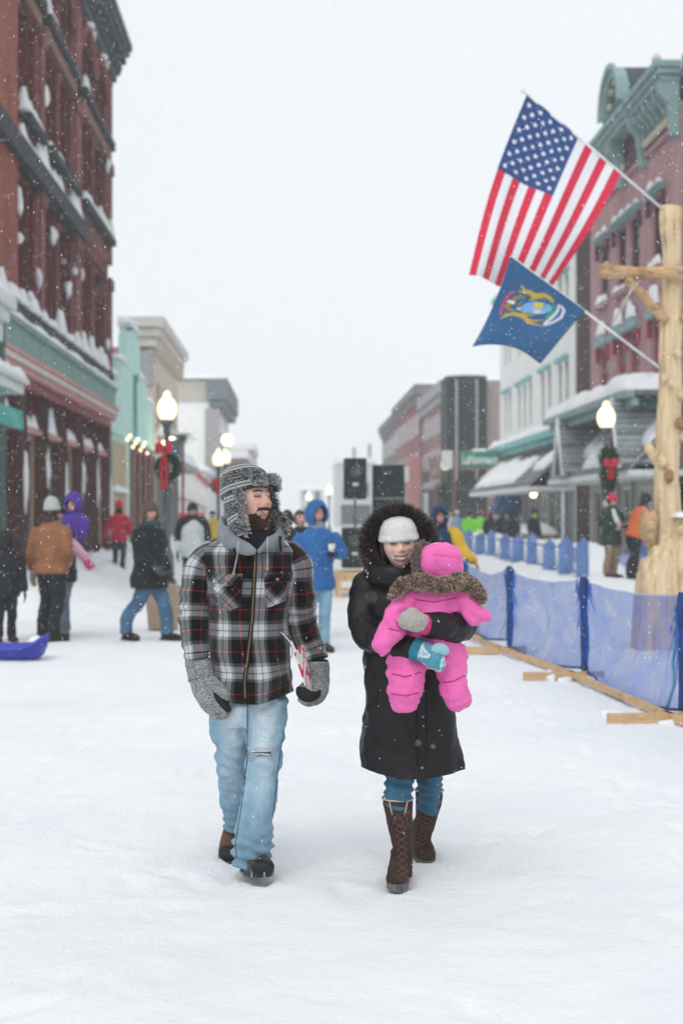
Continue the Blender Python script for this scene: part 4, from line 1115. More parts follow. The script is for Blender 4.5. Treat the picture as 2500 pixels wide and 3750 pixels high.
for z_ in range(3):
    a = np.linspace(0, 2 * np.pi, 13); cz = lz(868) - z_ * .05
    g = G(); g.tube(np.column_stack([lx(2418) + .004 * z_ + .02 * np.cos(a), np.full(13, LY - .13) + (.015 * np.sin(a) if z_ % 2 else 0), cz + .032 * np.sin(a)]), .006, 6); mesh('chain_link', g, MATS['zinc'], lp)

M_FLAG = mat('flag_cloth', (1, 1, 1), .75, .04, 20, vcol=True, sheen=.1)
def flag(name, par, corners, nu, nv, colfn, wave):
    """corners: hoist start, hoist end, fly end at hoist end, fly end at hoist start (3-D); u along hoist, v along fly"""
    A, B, C_, D = [np.asarray(c, float) for c in corners]
    U, Vv = np.meshgrid(np.linspace(0, 1, nu), np.linspace(0, 1, nv))
    u, v = U.ravel()[:, None], Vv.ravel()[:, None]
    p = A * (1 - u) * (1 - v) + B * u * (1 - v) + C_ * u * v + D * (1 - u) * v
    p = p + wave(u[:, 0], v[:, 0])
    f = [(j * nu + i, j * nu + i + 1, (j + 1) * nu + i + 1, (j + 1) * nu + i) for j in range(nv - 1) for i in range(nu - 1)]
    return mesh(name, G().add(p, f, None, colfn(u[:, 0], v[:, 0])), M_FLAG, par, usecol=True)
def inside(poly, x, y):
    r = np.zeros(len(x), bool); j = len(poly) - 1
    for i in range(len(poly)):
        xi, yi = poly[i]; xj, yj = poly[j]
        c = ((yi > y) != (yj > y)) & (x < (xj - xi) * (y - yi) / (yj - yi + 1e-12) + xi)
        r ^= c; j = i
    return r
C_RED, C_WHT, C_BLU = (.62, .025, .065), (.76, .76, .80), (.025, .07, .22)
def us_col(u, v):
    c = np.tile(C_WHT, (len(u), 1)).astype(float)
    s = np.floor(u * 13 - 1e-6).astype(int)
    c[s % 2 == 0] = C_RED
    can = (u < 7 / 13) & (v < .4)
    c[can] = C_BLU
    X, Y = v * 1.9, u
    for r_ in range(9):
        for q in range(6 if r_ % 2 == 0 else 5):
            cx_, cy_ = (.063 * (2 * q + 1 + (r_ % 2))), .054 * (r_ + 1)
            st = [(cx_ + (.028 if k % 2 == 0 else .0112) * math.sin(k * math.pi / 5), cy_ - (.028 if k % 2 == 0 else .0112) * math.cos(k * math.pi / 5)) for k in range(10)]
            near = np.where((np.abs(X - cx_) < .04) & (np.abs(Y - cy_) < .04))[0]
            c[near[inside(st, X[near], Y[near])]] = (.8, .8, .82)
    return c
# stripes run from the pole; canton at the tip
def us_wave(u, v):
    y = .16 * np.sin(3.2 * u + 4.2 * v + .4) * v + .07 * np.sin(11 * u - 3 * v) * (v**.7) + .1 * v
    y += .03 * np.sin(26 * u + 2 * v) * np.exp(-v * 2.5) * (1 - u)
    x = -.06 * np.sin(np.pi * v) * (1 - u) + .03 * np.sin(np.pi * v) * u
    # gather near the free corner
    return np.column_stack([x, y, -.05 * np.sin(np.pi * u) * v + .012 * np.sin(14 * u) * v * v])
fp = thing('flag_pole', 'slanting white pole holding the striped flag at the top of the log post', 'flag pole', P(2425, 765, LY - .1))
g = G(); g.tube([P(2432, 772, LY - .05), P(2170, 548, LY - .45), P(1916, 334, LY - .8)], .016, 10); mesh('pole', g, mat('white_metal_pole', (.72, .74, .76), .4), fp)
g = G(); g.ball(P(1913, 331, LY - .8), .03, 2); g.ball(P(1920, 338, LY - .79), .022, 2); mesh('finial', g, mat('white_metal_pole', (.7, .7, .7)), fp)
uf = thing('striped_flag', 'red and white striped flag with white stars on blue', 'flag', P(1925, 350, LY - .8))
flag('cloth', uf, [P(1928, 345, LY - .8), P(2274, 632, LY - .3), P(2028, 1052, LY - .45), P(1712, 1012, LY - .7)], 200, 300, us_col, us_wave)
# state flag: gold supporters round a shield, seen with its top towards the tip
SFC = (.028, .105, .235)
def blob(pts, w):
    """thick poly-line as a test"""
    pts = np.asarray(pts, float)
    def f(x, y):
        d = np.full(len(x), 9.0)
        for (a, b), wa, wb_ in zip(zip(pts[:-1], pts[1:]), w[:-1], w[1:]):
            ab = b - a; t = np.clip(((x - a[0]) * ab[0] + (y - a[1]) * ab[1]) / (ab @ ab), 0, 1)
            d = np.minimum(d, np.hypot(x - a[0] - t * ab[0], y - a[1] - t * ab[1]) - (wa + (wb_ - wa) * t))
        return d < 0
    return f
def to_uv(zx, zy):
    """zoomed picture position on the flag -> flag coordinates by inverse bilinear"""
    A, B, C_, D = np.array((455, -190)), np.array((1385, 430)), np.array((875, 1045)), np.array((70, 860))
    u, v = .5, .5
    for _ in range(25):
        p = A * (1 - u) * (1 - v) + B * u * (1 - v) + C_ * u * v + D * (1 - u) * v
        du = (B - A) * (1 - v) + (C_ - D) * v; dv = (D - A) * (1 - u) + (C_ - B) * u
        s = np.linalg.solve(np.column_stack([du, dv]), np.array((zx, zy)) - p); u += s[0]; v += s[1]
    return u, v
def sf_col(u, v):
    c = np.tile(SFC, (len(u), 1)).astype(float)
    def paint(zpts, w, col):
        q = [to_uv(*z) for z in zpts]
        m_ = blob(q, [x / 1000 for x in w])(u, v)
        c[m_] = col
    gold, gold2 = (.50, .36, .04), (.30, .20, .04)
    paint([(490, 180), (430, 230), (390, 310), (365, 430)], [12, 14, 14, 14], (.55, .05, .13))
    paint([(640, 245), (540, 250), (490, 290), (430, 340), (470, 385), (540, 410)], [8, 22, 30, 24, 18, 6], gold2)
    paint([(450, 285), (510, 305)], [14, 16], (.75, .75, .75))
    paint([(630, 270), (610, 310)], [16, 14], (.02, .20, .16)); paint([(560, 330), (620, 360)], [10, 14], gold2); paint([(560, 385), (600, 385)], [12, 12], (.6, .65, .75))
    for pl, ww in (([(600, 130), (640, 190), (700, 200), (760, 250), (870, 240), (940, 265), (1000, 310)], [10, 22, 24, 34, 26, 18, 6]), ([(560, 180), (610, 190)], [6, 8]), ([(770, 270), (700, 290)], [12, 6]), ([(900, 260), (990, 330)], [10, 6]), ([(580, 120), (610, 150)], [4, 7]),
                   ([(370, 490), (430, 460), (500, 445), (600, 470), (660, 500), (700, 560), (770, 590), (880, 615)], [8, 18, 20, 26, 28, 26, 14, 5]), ([(620, 420), (660, 470), (760, 470)], [10, 14, 6]), ([(690, 530), (790, 545), (890, 535)], [16, 10, 5]), ([(420, 420), (430, 460)], [5, 8])):
        paint(pl, ww, gold)
    paint([(680, 380), (760, 380), (860, 390), (930, 390)], [62, 78, 72, 48], (.20, .38, .68))
    paint([(790, 350), (850, 350)], [34, 30], (.62, .55, .06)); paint([(790, 425), (830, 425)], [34, 26], (.62, .58, .5)); paint([(880, 350), (890, 375)], [12, 10], (.02, .32, .15))
    paint([(1000, 365), (990, 430), (920, 500)], [22, 24, 14], (.01, .30, .20))
    paint([(1060, 360), (1050, 430), (990, 500), (900, 580)], [14, 18, 20, 18], (.58, .6, .68)); paint([(1090, 370), (1130, 420), (1100, 500), (1010, 560), (900, 600)], [14, 18, 18, 16, 14], (.58, .6, .68))
    edge = (v > .975)
    c[edge] = np.array(SFC) * .6
    return c
def sf_wave(u, v):
    y = .14 * np.sin(4.0 * v + 2.2 * u) * v + .03 * np.sin(10 * u + 4 * v) * v
    z = .10 * np.sin(np.pi * u) * v * v - .05 * np.sin(np.pi * v) * (1 - u)
    x = .12 * (v**2 - v) * (1 - u) - .05 * (v**2 - v) * u + .0 * u
    return np.column_stack([-x, y, z])
fp2 = thing('flag_pole', 'slanting white pole holding the dark blue flag below the crossbar', 'flag pole', P(2405, 1340, LY - .1))
g = G(); g.tube([P(2412, 1346, LY - .15), P(2140, 1140, LY - .75), P(1868, 940, LY - 1.35)], .016, 10); mesh('pole', g, mat('white_metal_pole', (.7, .7, .7)), fp2)
g = G(); g.tube([P(2412, 1346, LY - .1), P(2385, 1325, LY - .14)], .03, 10); mesh('socket', g, MATS['zinc'], fp2)
sf = thing('state_flag', 'dark blue flag with gold animals around a pale shield', 'flag', P(1870, 940, LY - 1.35))
flag('cloth', sf, [P(1868, 938, LY - 1.37), P(2142, 1138, LY - .77), P(1978, 1332, LY - .85), P(1722, 1275, LY - 1.3)], 240, 240, sf_col, sf_wave)

# ================================================================ blue net fence on wooden feet
s = NT('blue_netting')
tc = s.n('TexCoord'); sep = s.n('SeparateXYZ'); s.l(tc.outputs['UV'], sep.inputs[0])
wv = [s.math('PINGPONG', s.math('MULTIPLY', sep.outputs[i], 60.0 if i == 0 else 60.0), .5) for i in (0, 1)]
grid = s.math('LESS_THAN', s.math('MINIMUM', *wv), .17)
nn = s.noise(s.obj(), 3.5, 4)
col = s.ramp(nn, [(.3, (.004, .075, .40)), (.7, (.012, .15, .60))])
s.fin(col, .6, .3); s.b.inputs['Transmission Weight'].default_value = 0
tr = s.n('BsdfTransparent'); tl = s.n('BsdfTranslucent'); s.l(col, tl.inputs[0])
m1 = s.n('MixShader'); m1.inputs[0].default_value = .35; s.l(s.b.outputs[0], m1.inputs[1]); s.l(tl.outputs[0], m1.inputs[2])
m2 = s.n('MixShader'); fac = s.math('ADD', s.math('MULTIPLY', grid, .55), s.math('MULTIPLY', nn, .55)); s.l(fac, m2.inputs[0]); s.l(tr.outputs[0], m2.inputs[1]); s.l(m1.outputs[0], m2.inputs[2]); s.l(m2.outputs[0], s.out.inputs[0])
NET = s.m
M_STRAP = mat('navy_strap', (.018, .05, .17), .7, .25, 6); M_ROPE = mat('pale_blue_cord', (.32, .42, .62), .8)
nf = thing('net_fence', 'blue netting fence on wooden feet curving along the snowy lane', 'fence', (3.0, 15.7, 0))
posts = [(3.5, 8.0), (3.05, 11.2), (2.86, 14.1), (2.53, 16.8), (2.36, 19.8), (2.2, 24.0)]
for i, (x, y) in enumerate(posts):
    g = G(); g.bbox(x - .022, x + .022, y - .022, y + .022, 0, 1.04, .006); mesh('post', g, M_BOARD, nf, smooth=False)
    g = G(); g.join(loft([(x, y, .1, .034, .034), (x + .01, y, .4, .045, .04), (x, y, .7, .038, .036), (x, y, 1.0, .04, .04), (x, y, 1.03, .034, .034)], n=12, m=40, wr=lambda p, t, a: .006 * fbm(p * 25, 2, 3))); mesh('net_wrap', g, M_STRAP, nf)
    L = .34 if i else .3
    ang = math.radians(6)
    g = G(); g.bbox(-.52, .3, -.02, .02, 0, .09, .004); v = g.arr(); v = np.column_stack([v[:, 0] * math.cos(ang) - v[:, 1] * math.sin(ang) + x - .1, v[:, 0] * math.sin(ang) + v[:, 1] * math.cos(ang) + y - .05, v[:, 2] + .0]); mesh('foot_board', G().add(v, g.f), M_BOARD, nf, smooth=False)
for i, ((xa, ya), (xb, yb)) in enumerate(zip(posts[:-1], posts[1:])):
    nu, nv = 90, 40
    U, W = np.meshgrid(np.linspace(0, 1, nu), np.linspace(0, 1, nv)); u, w_ = U.ravel(), W.ravel()
    sag = (.05, .06, .09, .13, .05)[i]
    zt = 1.0 - sag * np.sin(np.pi * u); zb = (.1, .1, .14, .16, .1)[i] - .08 * np.sin(np.pi * u)
    if i == 2: zb = zb - .02 + .1 * (u > .0) * (1 - u) * 0
    p0 = np.column_stack([xa + (xb - xa) * u, ya + (yb - ya) * u, zb + (zt - zb) * w_])
    bulge = (.07 + .10 * (i % 2)) * np.sin(np.pi * u) * np.sin(np.pi * np.clip(1 - w_, 0, 1)) + .04 * fbm(np.column_stack([u * 7, w_ * 2.0, np.full_like(u, i)]), 3, 17) + .05 * np.sin(np.pi * u) * sstep(.3, 0, w_) * (-1.5)
    # radiating folds from the tied upper corners
    bulge += .02 * np.sin(26 * np.arctan2(1 - w_, u * 2.4 + .05)) * np.exp(-u * 3) + .02 * np.sin(22 * np.arctan2(1 - w_, (1 - u) * 2.4 + .05)) * np.exp(-(1 - u) * 3)
    p0[:, 0] += bulge
    f = [(j * nu + k, j * nu + k + 1, (j + 1) * nu + k + 1, (j + 1) * nu + k) for j in range(nv - 1) for k in range(nu - 1)]
    Ln = math.hypot(xb - xa, yb - ya)
    uvs = np.array([(u[k] * Ln, w_[k]) for q in f for k in q])
    mesh('netting', G().add(p0, f, uvs), NET, nf, useuv=True)
    top = p0[-nu:]; g = G(); g.tube(top + (0, 0, .004), .007, 6); mesh('top_cord', g, M_ROPE, nf)
    g = G(); g.tube(p0[:nu] + np.column_stack([np.zeros(nu), np.zeros(nu), np.full(nu, .0)]), .012, 6); mesh('bottom_cord', g, M_STRAP, nf)
    for t_ in (.09,):
        k = int(t_ * nu); colp = p0.reshape(nv, nu, 3)[:, k]
        if i in (1,): g = G(); g.tube(colp[::4], .014, 6); mesh('seam_tape', g, mat('teal_tape', (.12, .32, .42), .6), nf)
    # rail lying on the snow
    g = G(); d = np.array([xb - xa, yb - ya]) / Ln; nrm = np.array([-d[1], d[0]])
    a = np.array((xa, ya)) - d * .1 - nrm * (-.12); b = np.array((xb, yb)) + d * .1 + nrm * .12
    q = [a - nrm * .02, a + nrm * .02, b + nrm * .02, b - nrm * .02]
    v = [(*k, .03 + .06 * (j % 2)) for k in q for j in range(2)]
    g.add(v, [(0, 2, 4, 6), (1, 7, 5, 3), (0, 1, 3, 2), (2, 3, 5, 4), (4, 5, 7, 6), (6, 7, 1, 0)]); mesh('ground_rail', g, M_BOARD, nf, smooth=False)
for (x, y, n_) in ((2.9, 11.3, 12), (2.7, 14.1, 10), (2.4, 16.7, 8)):
    g = G()
    for k in range(n_):
        g.ball((x + random.uniform(-.35, .45), y + random.uniform(-.25, .35), .015), (random.uniform(.04, .12), random.uniform(.04, .1), random.uniform(.02, .06)), 2, nz=.35)
    tag(mesh('snow_drift', g, SNOW, nf), kind='stuff')

# ---- row of blue pointed slats along the far kerb
pf = thing('slat_fence', 'far fence of blue pointed slats standing in the snow along the right kerb', 'fence', (6.2, 45, 0))
M_SLAT = mat('blue_slat', (.14, .24, .50), .75, .25, 2)
for i, px in enumerate([1612, 1632, 1655, 1685, 1715, 1757, 1798, 1848, 1895, 1946, 2010, 2071, 2132]):
    Y = 6.2 * F / (px - CX); x = 6.2; wd = .14 + .02 * ((i * 7) % 3)
    zb = .05; zt = 1.12 + .07 * math.sin(i * 2.3)
    g = G(); g.prism([(x - wd, zb), (x + wd, zb), (x + wd * (.9), zt - .12), (x + wd * .1, zt), (x - wd * .95, zt - .16)], 'y', Y - .02, Y + .02); mesh('slat', g, M_SLAT, pf, smooth=False)
for z in (.35, .85):
    g = G(); g.box(6.22, 6.26, 30.7, 60, z, z + .05); mesh('rail', g, M_SLAT, pf, smooth=False)
# low net at its near end
t = thing('net_fence', 'slumped blue net at the end of the slat fence near the orange jacket', 'fence', (7, 33, 0))
nu = nv = 30
U, W = np.meshgrid(np.linspace(0, 1, nu), np.linspace(0, 1, nv)); u, w_ = U.ravel(), W.ravel()
p0 = np.column_stack([6.3 + 1.6 * u, 33.5 - 1.5 * u + .12 * np.sin(9 * u + 4 * w_), .1 + (1.1 - .75 * np.sin(np.pi * np.clip(u * 1.15, 0, 1))) * w_])
f = [(j * nu + k, j * nu + k + 1, (j + 1) * nu + k + 1, (j + 1) * nu + k) for j in range(nv - 1) for k in range(nu - 1)]
mesh('netting', G().add(p0, f, np.array([(u[k] * 2, w_[k]) for q in f for k in q])), NET, t, useuv=True)
g = G(); g.tube([(6.3, 33.5, -.1), (6.3, 33.5, 2.2)], .035, 8); mesh('post', g, mat('pale_metal', (.4, .46, .48), .5), t)

# ================================================================ loudspeakers on a wooden stage
M_SPK = mat('speaker_black', (.012, .018, .019), .6, .3, 6, .2, 120); M_GRL = mat('speaker_grille', (.018, .026, .027), .8, .35, 20, .3, 200)
st = thing('wooden_stage', 'low open wooden platform of pale boards carrying the loudspeakers', 'platform', (2.0, 28, 0))
sxa, sxb, syb = P(1232, 0, 28)[0], P(1520, 0, 28)[0], 29.4
for i in range(6):
    g = G(); g.bbox(sxa, sxb, 27.95 + i * .25, 28.18 + i * .25, .46, .5, .005); mesh('plank', g, M_BOARD, st, smooth=False)
for x in (sxa, (sxa + sxb) / 2, sxb - .09):
    for y in (27.97, 29.3):
        g = G(); g.bbox(x, x + .09, y, y + .09, -.02, .455, .005); mesh('leg', g, M_BOARD, st, smooth=False)
g = G(); g.bbox(sxa + .1, sxb - .1, 27.99, 28.03, .33, .45, .004); mesh('apron_board', g, M_BOARD, st, smooth=False)
g = G(); g.bbox(sxa + .1, (sxa + sxb) / 2, 28.0, 28.04, .12, .2, .004); mesh('brace', g, M_BOARD, st, smooth=False)
def speaker(px0, px1, py0, py1, Y, label, dep=.42, two=False):
    a, b = P(px0, py1, Y), P(px1, py0, Y)
    t = thing('loudspeaker', label, 'loudspeaker', ((a[0] + b[0]) / 2, Y, a[2]))
    g = G(); g.bbox(a[0], b[0], Y, Y + dep, a[2], b[2], .025); mesh('cabinet', g, M_SPK, t, smooth=False)
    if two:
        zm = a[2] + (b[2] - a[2]) * .68
        g = G(); g.bbox(a[0] + .02, b[0] - .02, Y - .02, Y - .001, a[2] + .02, zm - .04, .008); mesh('grille', g, M_GRL, t, smooth=False)
        g = G(); g.bbox(a[0] + .02, b[0] - .02, Y - .02, Y - .001, zm + .03, b[2] - .03, .008); mesh('horn_panel', g, M_GRL, t, smooth=False)
        g = G(); g.box(a[0] + .01, b[0] - .01, Y - .03, Y - .022, zm - .02, zm + .01); mesh('trim_bar', g, mat('dull_metal', (.2, .21, .22), .4), t, smooth=False)
    else:
        g = G(); g.bbox(a[0] + .03, b[0] - .03, Y - .02, Y - .001, a[2] + .04, b[2] - .04, .008); mesh('grille', g, M_GRL, t, smooth=False)
        cx_ = (a[0] + b[0]) / 2; z_ = a[2] + (b[2] - a[2]) * .36
        g = G(); g.bbox(cx_ - .06, cx_ + .06, Y - .035, Y - .021, z_ - .03, z_ + .03, .006); mesh('badge', g, mat('pale_badge', (.5, .52, .54), .5), t, smooth=False)
        g = G(); g.lathe([(.0, 0), (.12, 0), (.13, .015), (.1, .02), (0, .0)], 20); v = g.arr(); v = np.column_stack([v[:, 0], -v[:, 2], v[:, 1]]) + (cx_, Y - .022, z_ + .25); mesh('horn_ring', G().add(v, g.f), mat('horn_grey', (.05, .06, .062), .5), t)
    return t, a, b
s1, a, b = speaker(1260, 1342, 1677, 1828, 28.6, 'black loudspeaker raised on a thin pole above the stage')
s2, a2, b2 = speaker(1252, 1346, 1932, 2081, 28.4, 'black loudspeaker cabinet standing on the wooden stage under the pole')
g = G(); g.tube([((a[0] + b[0]) / 2, 28.8, b2[2] - .02), ((a[0] + b[0]) / 2, 28.8, a[2] + .05)], .02, 8); mesh('pole', g, M_IRON, s1)
speaker(1367, 1481, 1702, 2085, 28.9, 'tall black two part loudspeaker stack on the stage behind the fur hood', .5, True)
# ---- blue plastic sled
SY = 16.2
t = thing('plastic_sled', 'blue plastic snow sled lying on the snow at the far left', 'sled', P(60, 2400, SY))
xs = [P(p, 0, SY)[0] for p in (-130, -60, 20, 90, 140, 172)]
hz = [.20, .13, .10, .11, .16, .24]; wd = [.14, .22, .25, .25, .23, .16]
prof = []
rows, cols_ = 40, 25
tt_ = np.linspace(0, 1, rows); X = np.interp(tt_, np.linspace(0, 1, 6), xs); H = np.interp(tt_, np.linspace(0, 1, 6), hz); Wd = np.interp(tt_, np.linspace(0, 1, 6), wd)
B0 = np.interp(tt_, [0, .2, .8, .92, 1], [.1, .01, .01, .06, .16])
v = []
for i in range(rows):
    for j in range(cols_):
        s_ = -1 + 2 * j / (cols_ - 1); e = abs(s_)
        z = B0[i] + .012 * math.cos(s_ * 9) + (sstep(.62, .9, e)) * (H[i] + .05 - B0[i]) - (.03 if e > .97 else 0)
        v.append((X[i], SY + Wd[i] * s_ * 1.1, float(z)))
f = [(i * cols_ + j, i * cols_ + j + 1, (i + 1) * cols_ + j + 1, (i + 1) * cols_ + j) for i in range(rows - 1) for j in range(cols_ - 1)]
g = G().add(v, f); so_ = mesh('hull', g, mat('sled_blue', (.05, .065, .42), .45, .12, 4), t); md = so_.modifiers.new('thick', 'SOLIDIFY'); md.thickness = .012
snowcap(xs[3] + .05, xs[4] + .06, SY - .1, SY + .1, .2, .05, .03, 3, .5, t, 'snow_dusting')
g = G(); g.tube([(xs[5], SY - .1, .25), (xs[5] + .02, SY - .18, .2), (xs[4], SY - .27, .12), (xs[3], SY - .3, .03)], .008, 6); mesh('tow_rope', g, M_STRAP, t)
# ---- brown cardboard box behind the dark coat
t = thing('cardboard_box', 'creased brown cardboard box standing behind the man in the dark coat', 'box', P(600, 2300, 20.3))
g = G(); a = P(528, 2300, 20.3)[0]; b = P(668, 2300, 20.3)[0]
M_CARD = mat('brown_cardboard', (.34, .25, .19), .85, .15, 3)
g.prism([(a + .06, 0), (b - .1, 0), (b - .02, .45), (b, .6), (a + .32, .64), (a + .02, .5)], 'y', 20.3, 20.7); mesh('carton', g, M_CARD, t, smooth=False)
g = G(); g.add([(b, 20.3, .6), (b + .12, 20.25, .47), (b + .12, 20.72, .47), (b, 20.7, .6)], [(0, 1, 2, 3)]); o_ = mesh('flap', g, M_CARD, t, smooth=False); md = o_.modifiers.new('thick', 'SOLIDIFY'); md.thickness = .008
g = G(); g.box(a + .3, a + .34, 20.29, 20.3, .02, .62); mesh('tape', g, mat('packing_tape', (.42, .33, .25), .4), t, smooth=False)

# ================================================================ people: shared pieces
M_SKIN = mat('skin', (1, 1, 1), .5, .06, 60, .15, 180, spec=.3, sss=.12, vcol=True, bd=.002)
def gs_(x, c, s): return np.exp(-((x - c) / s)**2)
def head_geo(sub=5, stubble=0.0, smile=0.0, lips=(.42, .12, .12), skin=(.56, .33, .25), red=.5, brow=(.05, .03, .025), scale=1.0, eyes='open', open_=0.0):
    d, f = ico(sub)
    x, y, z = d[:, 0] * .074, d[:, 1] * .094, d[:, 2] * .118
    dz, dy = d[:, 2], d[:, 1]
    t = sstep(.15, -1.0, dz)
    fr = sstep(.25, -.45, dy)
    x = x * (1 - .24 * t**1.3)
    y = y + fr * t * -.006 + (1 - fr) * t * -.022
    y = np.where(dy < 0, y * (1 - .06 * gs_(x, 0, .05)), y)
    out = np.zeros(len(d))
    nose = np.interp(z, [-.046, -.036, -.024, 0, .022, .036], [0, .009, .023, .014, .005, 0]); ns = np.interp(z, [-.04, -.022, .02], [.0125, .0135, .009])
    out += nose * np.exp(-(x / ns)**2)
    out += .007 * gs_(np.abs(x), .0145, .006) * gs_(z, -.028, .008)
    out -= .010 * gs_(np.abs(x), .032, .0165) * gs_(z, .008, .012)
    out += .0045 * gs_(np.abs(x), .030, .018) * gs_(z, .031, .008)
    out += .006 * gs_(np.abs(x), .042, .018) * gs_(z, -.022 + .004 * smile, .018) * (1 + .6 * smile)
    out -= .004 * gs_(np.abs(x), .03 + .006 * smile, .006) * gs_(z, -.045, .018)
    out += .007 * gs_(x, 0, .027) * gs_(z, -.060, .02)
    wl = .021 + .008 * smile
    zl = z - smile * 7.0 * np.clip(np.abs(x), 0, .03)**2
    out += .0042 * gs_(x, 0, wl) * (gs_(zl, -.0525 + open_ * .3, .0038) + 1.1 * gs_(zl, -.068 - open_ * .6, .0048))
    out -= (.0045 + open_ * .5) * gs_(x, 0, wl * 1.05) * gs_(zl, -.0598 - .1 * open_, .0026 + open_ * .45)
    out += .008 * gs_(x, 0, .02) * gs_(z, -.096, .014)
    y = y - out * fr
    v = np.column_stack([x, y, z])
    c = np.tile(skin, (len(v), 1)).astype(float)
    def bl(m, col):
        nonlocal c
        m = np.clip(m * fr, 0, 1)[:, None]; c = c * (1 - m) + np.array(col) * m
    bl(red * .55 * gs_(np.abs(x), .04, .022) * gs_(z, -.02, .022), (.62, .22, .19))
    bl(red * .75 * gs_(x, 0, .016) * gs_(z, -.024, .014), (.62, .18, .15))
    bl(.35 * gs_(np.abs(x), .032, .017) * gs_(z, .006, .010), (.36, .18, .14))
    lipm = np.maximum(gs_(zl, -.0525 + open_ * .3, .0042), gs_(zl, -.0675 - open_ * .6, .005)) * sstep(wl * 1.35, wl * .9, np.abs(x))
    bl(lipm * 1.1, lips)
    bl(sstep(wl * 1.25, wl * .85, np.abs(x)) * gs_(zl, -.0598 - .1 * open_, .0022 + open_ * .5) * .8, (.16, .05, .05))
    bw = np.exp(-((z - .030 - .12 * np.clip(.032 - np.abs(np.abs(x) - .03), -.02, .03) * .5) / .0045)**2) * sstep(.052, .046, np.abs(x)) * sstep(.010, .016, np.abs(x))
    bl(bw * .9, brow)
    ez = .008 + (.05 * np.abs(np.abs(x) - .032) if eyes == 'squint' else 0)
    em = sstep(.0165, .0125, np.abs(np.abs(x) - .032))
    if eyes == 'open':
        bl(em * gs_(z, .008, .0055), (.55, .5, .48)); bl(gs_(np.abs(x), .032, .006) * gs_(z, .008, .006) * 1.4, (.04, .03, .025)); bl(em * gs_(z, .0135, .0022), (.05, .03, .03))
    else:
        bl(em * gs_(z, ez, .0034) * 1.4, (.03, .018, .018)); bl(em * gs_(z, ez + .009, .0024) * .55, (.3, .15, .12)); bl(em * gs_(z, ez - .009, .003) * .4, (.34, .17, .14))
    if stubble:
        sb = np.maximum(sstep(-.055, -.08, z) * 1.0, 0) * sstep(.0, -.2, dy + .15 * 0) + .7 * gs_(z, -.043, .006) * sstep(.034, .02, np.abs(x))
        sb *= (1 - np.clip(lipm, 0, 1))
        bl(stubble * np.clip(sb, 0, 1), (.07, .045, .035))
    return G().add(v * scale, f, None, np.clip(c, 0, 1))

def rotg(g, M):
    return G().add(np.column_stack([g.arr(), np.ones(g.n)]) @ np.array(M).T[:, :3], g.f, np.concatenate(g.uv), np.concatenate(g.c))

def hand_geo(side=1, mitt=False, curl=.5, scale=1.0):
    """hand hanging along -z from the wrist at the origin, thumb towards -y; five separate unequal fingers"""
    g = G()
    g.join(loft([(0, 0, .02, .024, .028), (0, 0, -.02, .02, .036), (0, 0, -.06, .021, .043), (0, -.0, -.095, .018, .042), (0, 0, -.105, .012, .038)], n=16, m=20))
    ys = (-.031, -.011, .010, .029); ln = (.072, .082, .076, .058); rd = (.0095, .010, .0095, .0085)
    if mitt:
        g.join(loft([(0, 0, -.07, .022, .045), (-side * .01, 0, -.11, .022, .047), (-side * .03 * curl, 0, -.15, .021, .043), (-side * .06 * curl, 0, -.18, .018, .034), (-side * .07 * curl, 0, -.195, .008, .015)], n=20, m=30))
    else:
        for yy, l_, r_ in zip(ys, ln, rd):
            c = curl
            g.join(loft([(0, yy, -.085, r_, r_), (-side * .004, yy, -.10, r_, r_), (-side * l_ * .28 * c, yy, -.10 - l_ * .42, r_, r_), (-side * l_ * .62 * c, yy, -.10 - l_ * .75, r_ * .92, r_ * .92), (-side * l_ * .95 * c, yy, -.10 - l_ * .9, r_ * .75, r_ * .75)], n=8, m=14))
    k = 1.5 if mitt else 1
    g.join(loft([(0, -.025, -.02, .012 * k, .014 * k), (-side * .01, -.048, -.045, .012 * k, .013 * k), (-side * .018, -.06, -.075, .011 * k, .012 * k), (-side * .022, -.066, -.10, .008 * k, .009 * k)], n=10, m=16))
    return G().add(g.arr() * scale, g.f)
def orient(a, b, roll=0):
    """matrix taking -z to direction a->b at point b"""
    d = Vector(b) - Vector(a); d.normalize()
    q = Vector((0, 0, -1)).rotation_difference(d)
    return Matrix.Translation(Vector(b)) @ q.to_matrix().to_4x4() @ Matrix.Rotation(roll, 4, 'Z')

def shoe_geo(L=.29, Wd=.055, hgt=.10, boot=.16):
    g = G()
    g.join(loft([(0, .09, .05, Wd * .75, .045), (0, .06, .055, Wd * .85, .055), (0, 0, .055, Wd * .9, .055), (0, -.09, .045, Wd * 1.05, .045), (0, -.155, .035, Wd * .95, .036), (0, -.185, .03, Wd * .55, .024)], n=20, m=34, ref=(0, 0, 1), sup=2.6))
    g.join(loft([(0, .045, .03, Wd * .75, .06), (0, .045, .10, Wd * .72, .055), (0, .04, boot, Wd * .78, .06)], n=18, m=14))
    return g
def sole_geo(Wd=.055):
    g = G()
    out_ = [(0, .13), (.04, .115), (.05, .06), (.042, 0), (.055, -.08), (.05, -.15), (.025, -.19), (0, -.2)]
    poly = [(a * Wd / .055, b) for a, b in out_] + [(-a * Wd / .055, b) for a, b in out_[-2:0:-1]]
    g.prism(poly, 'z', 0, .028)
    return g

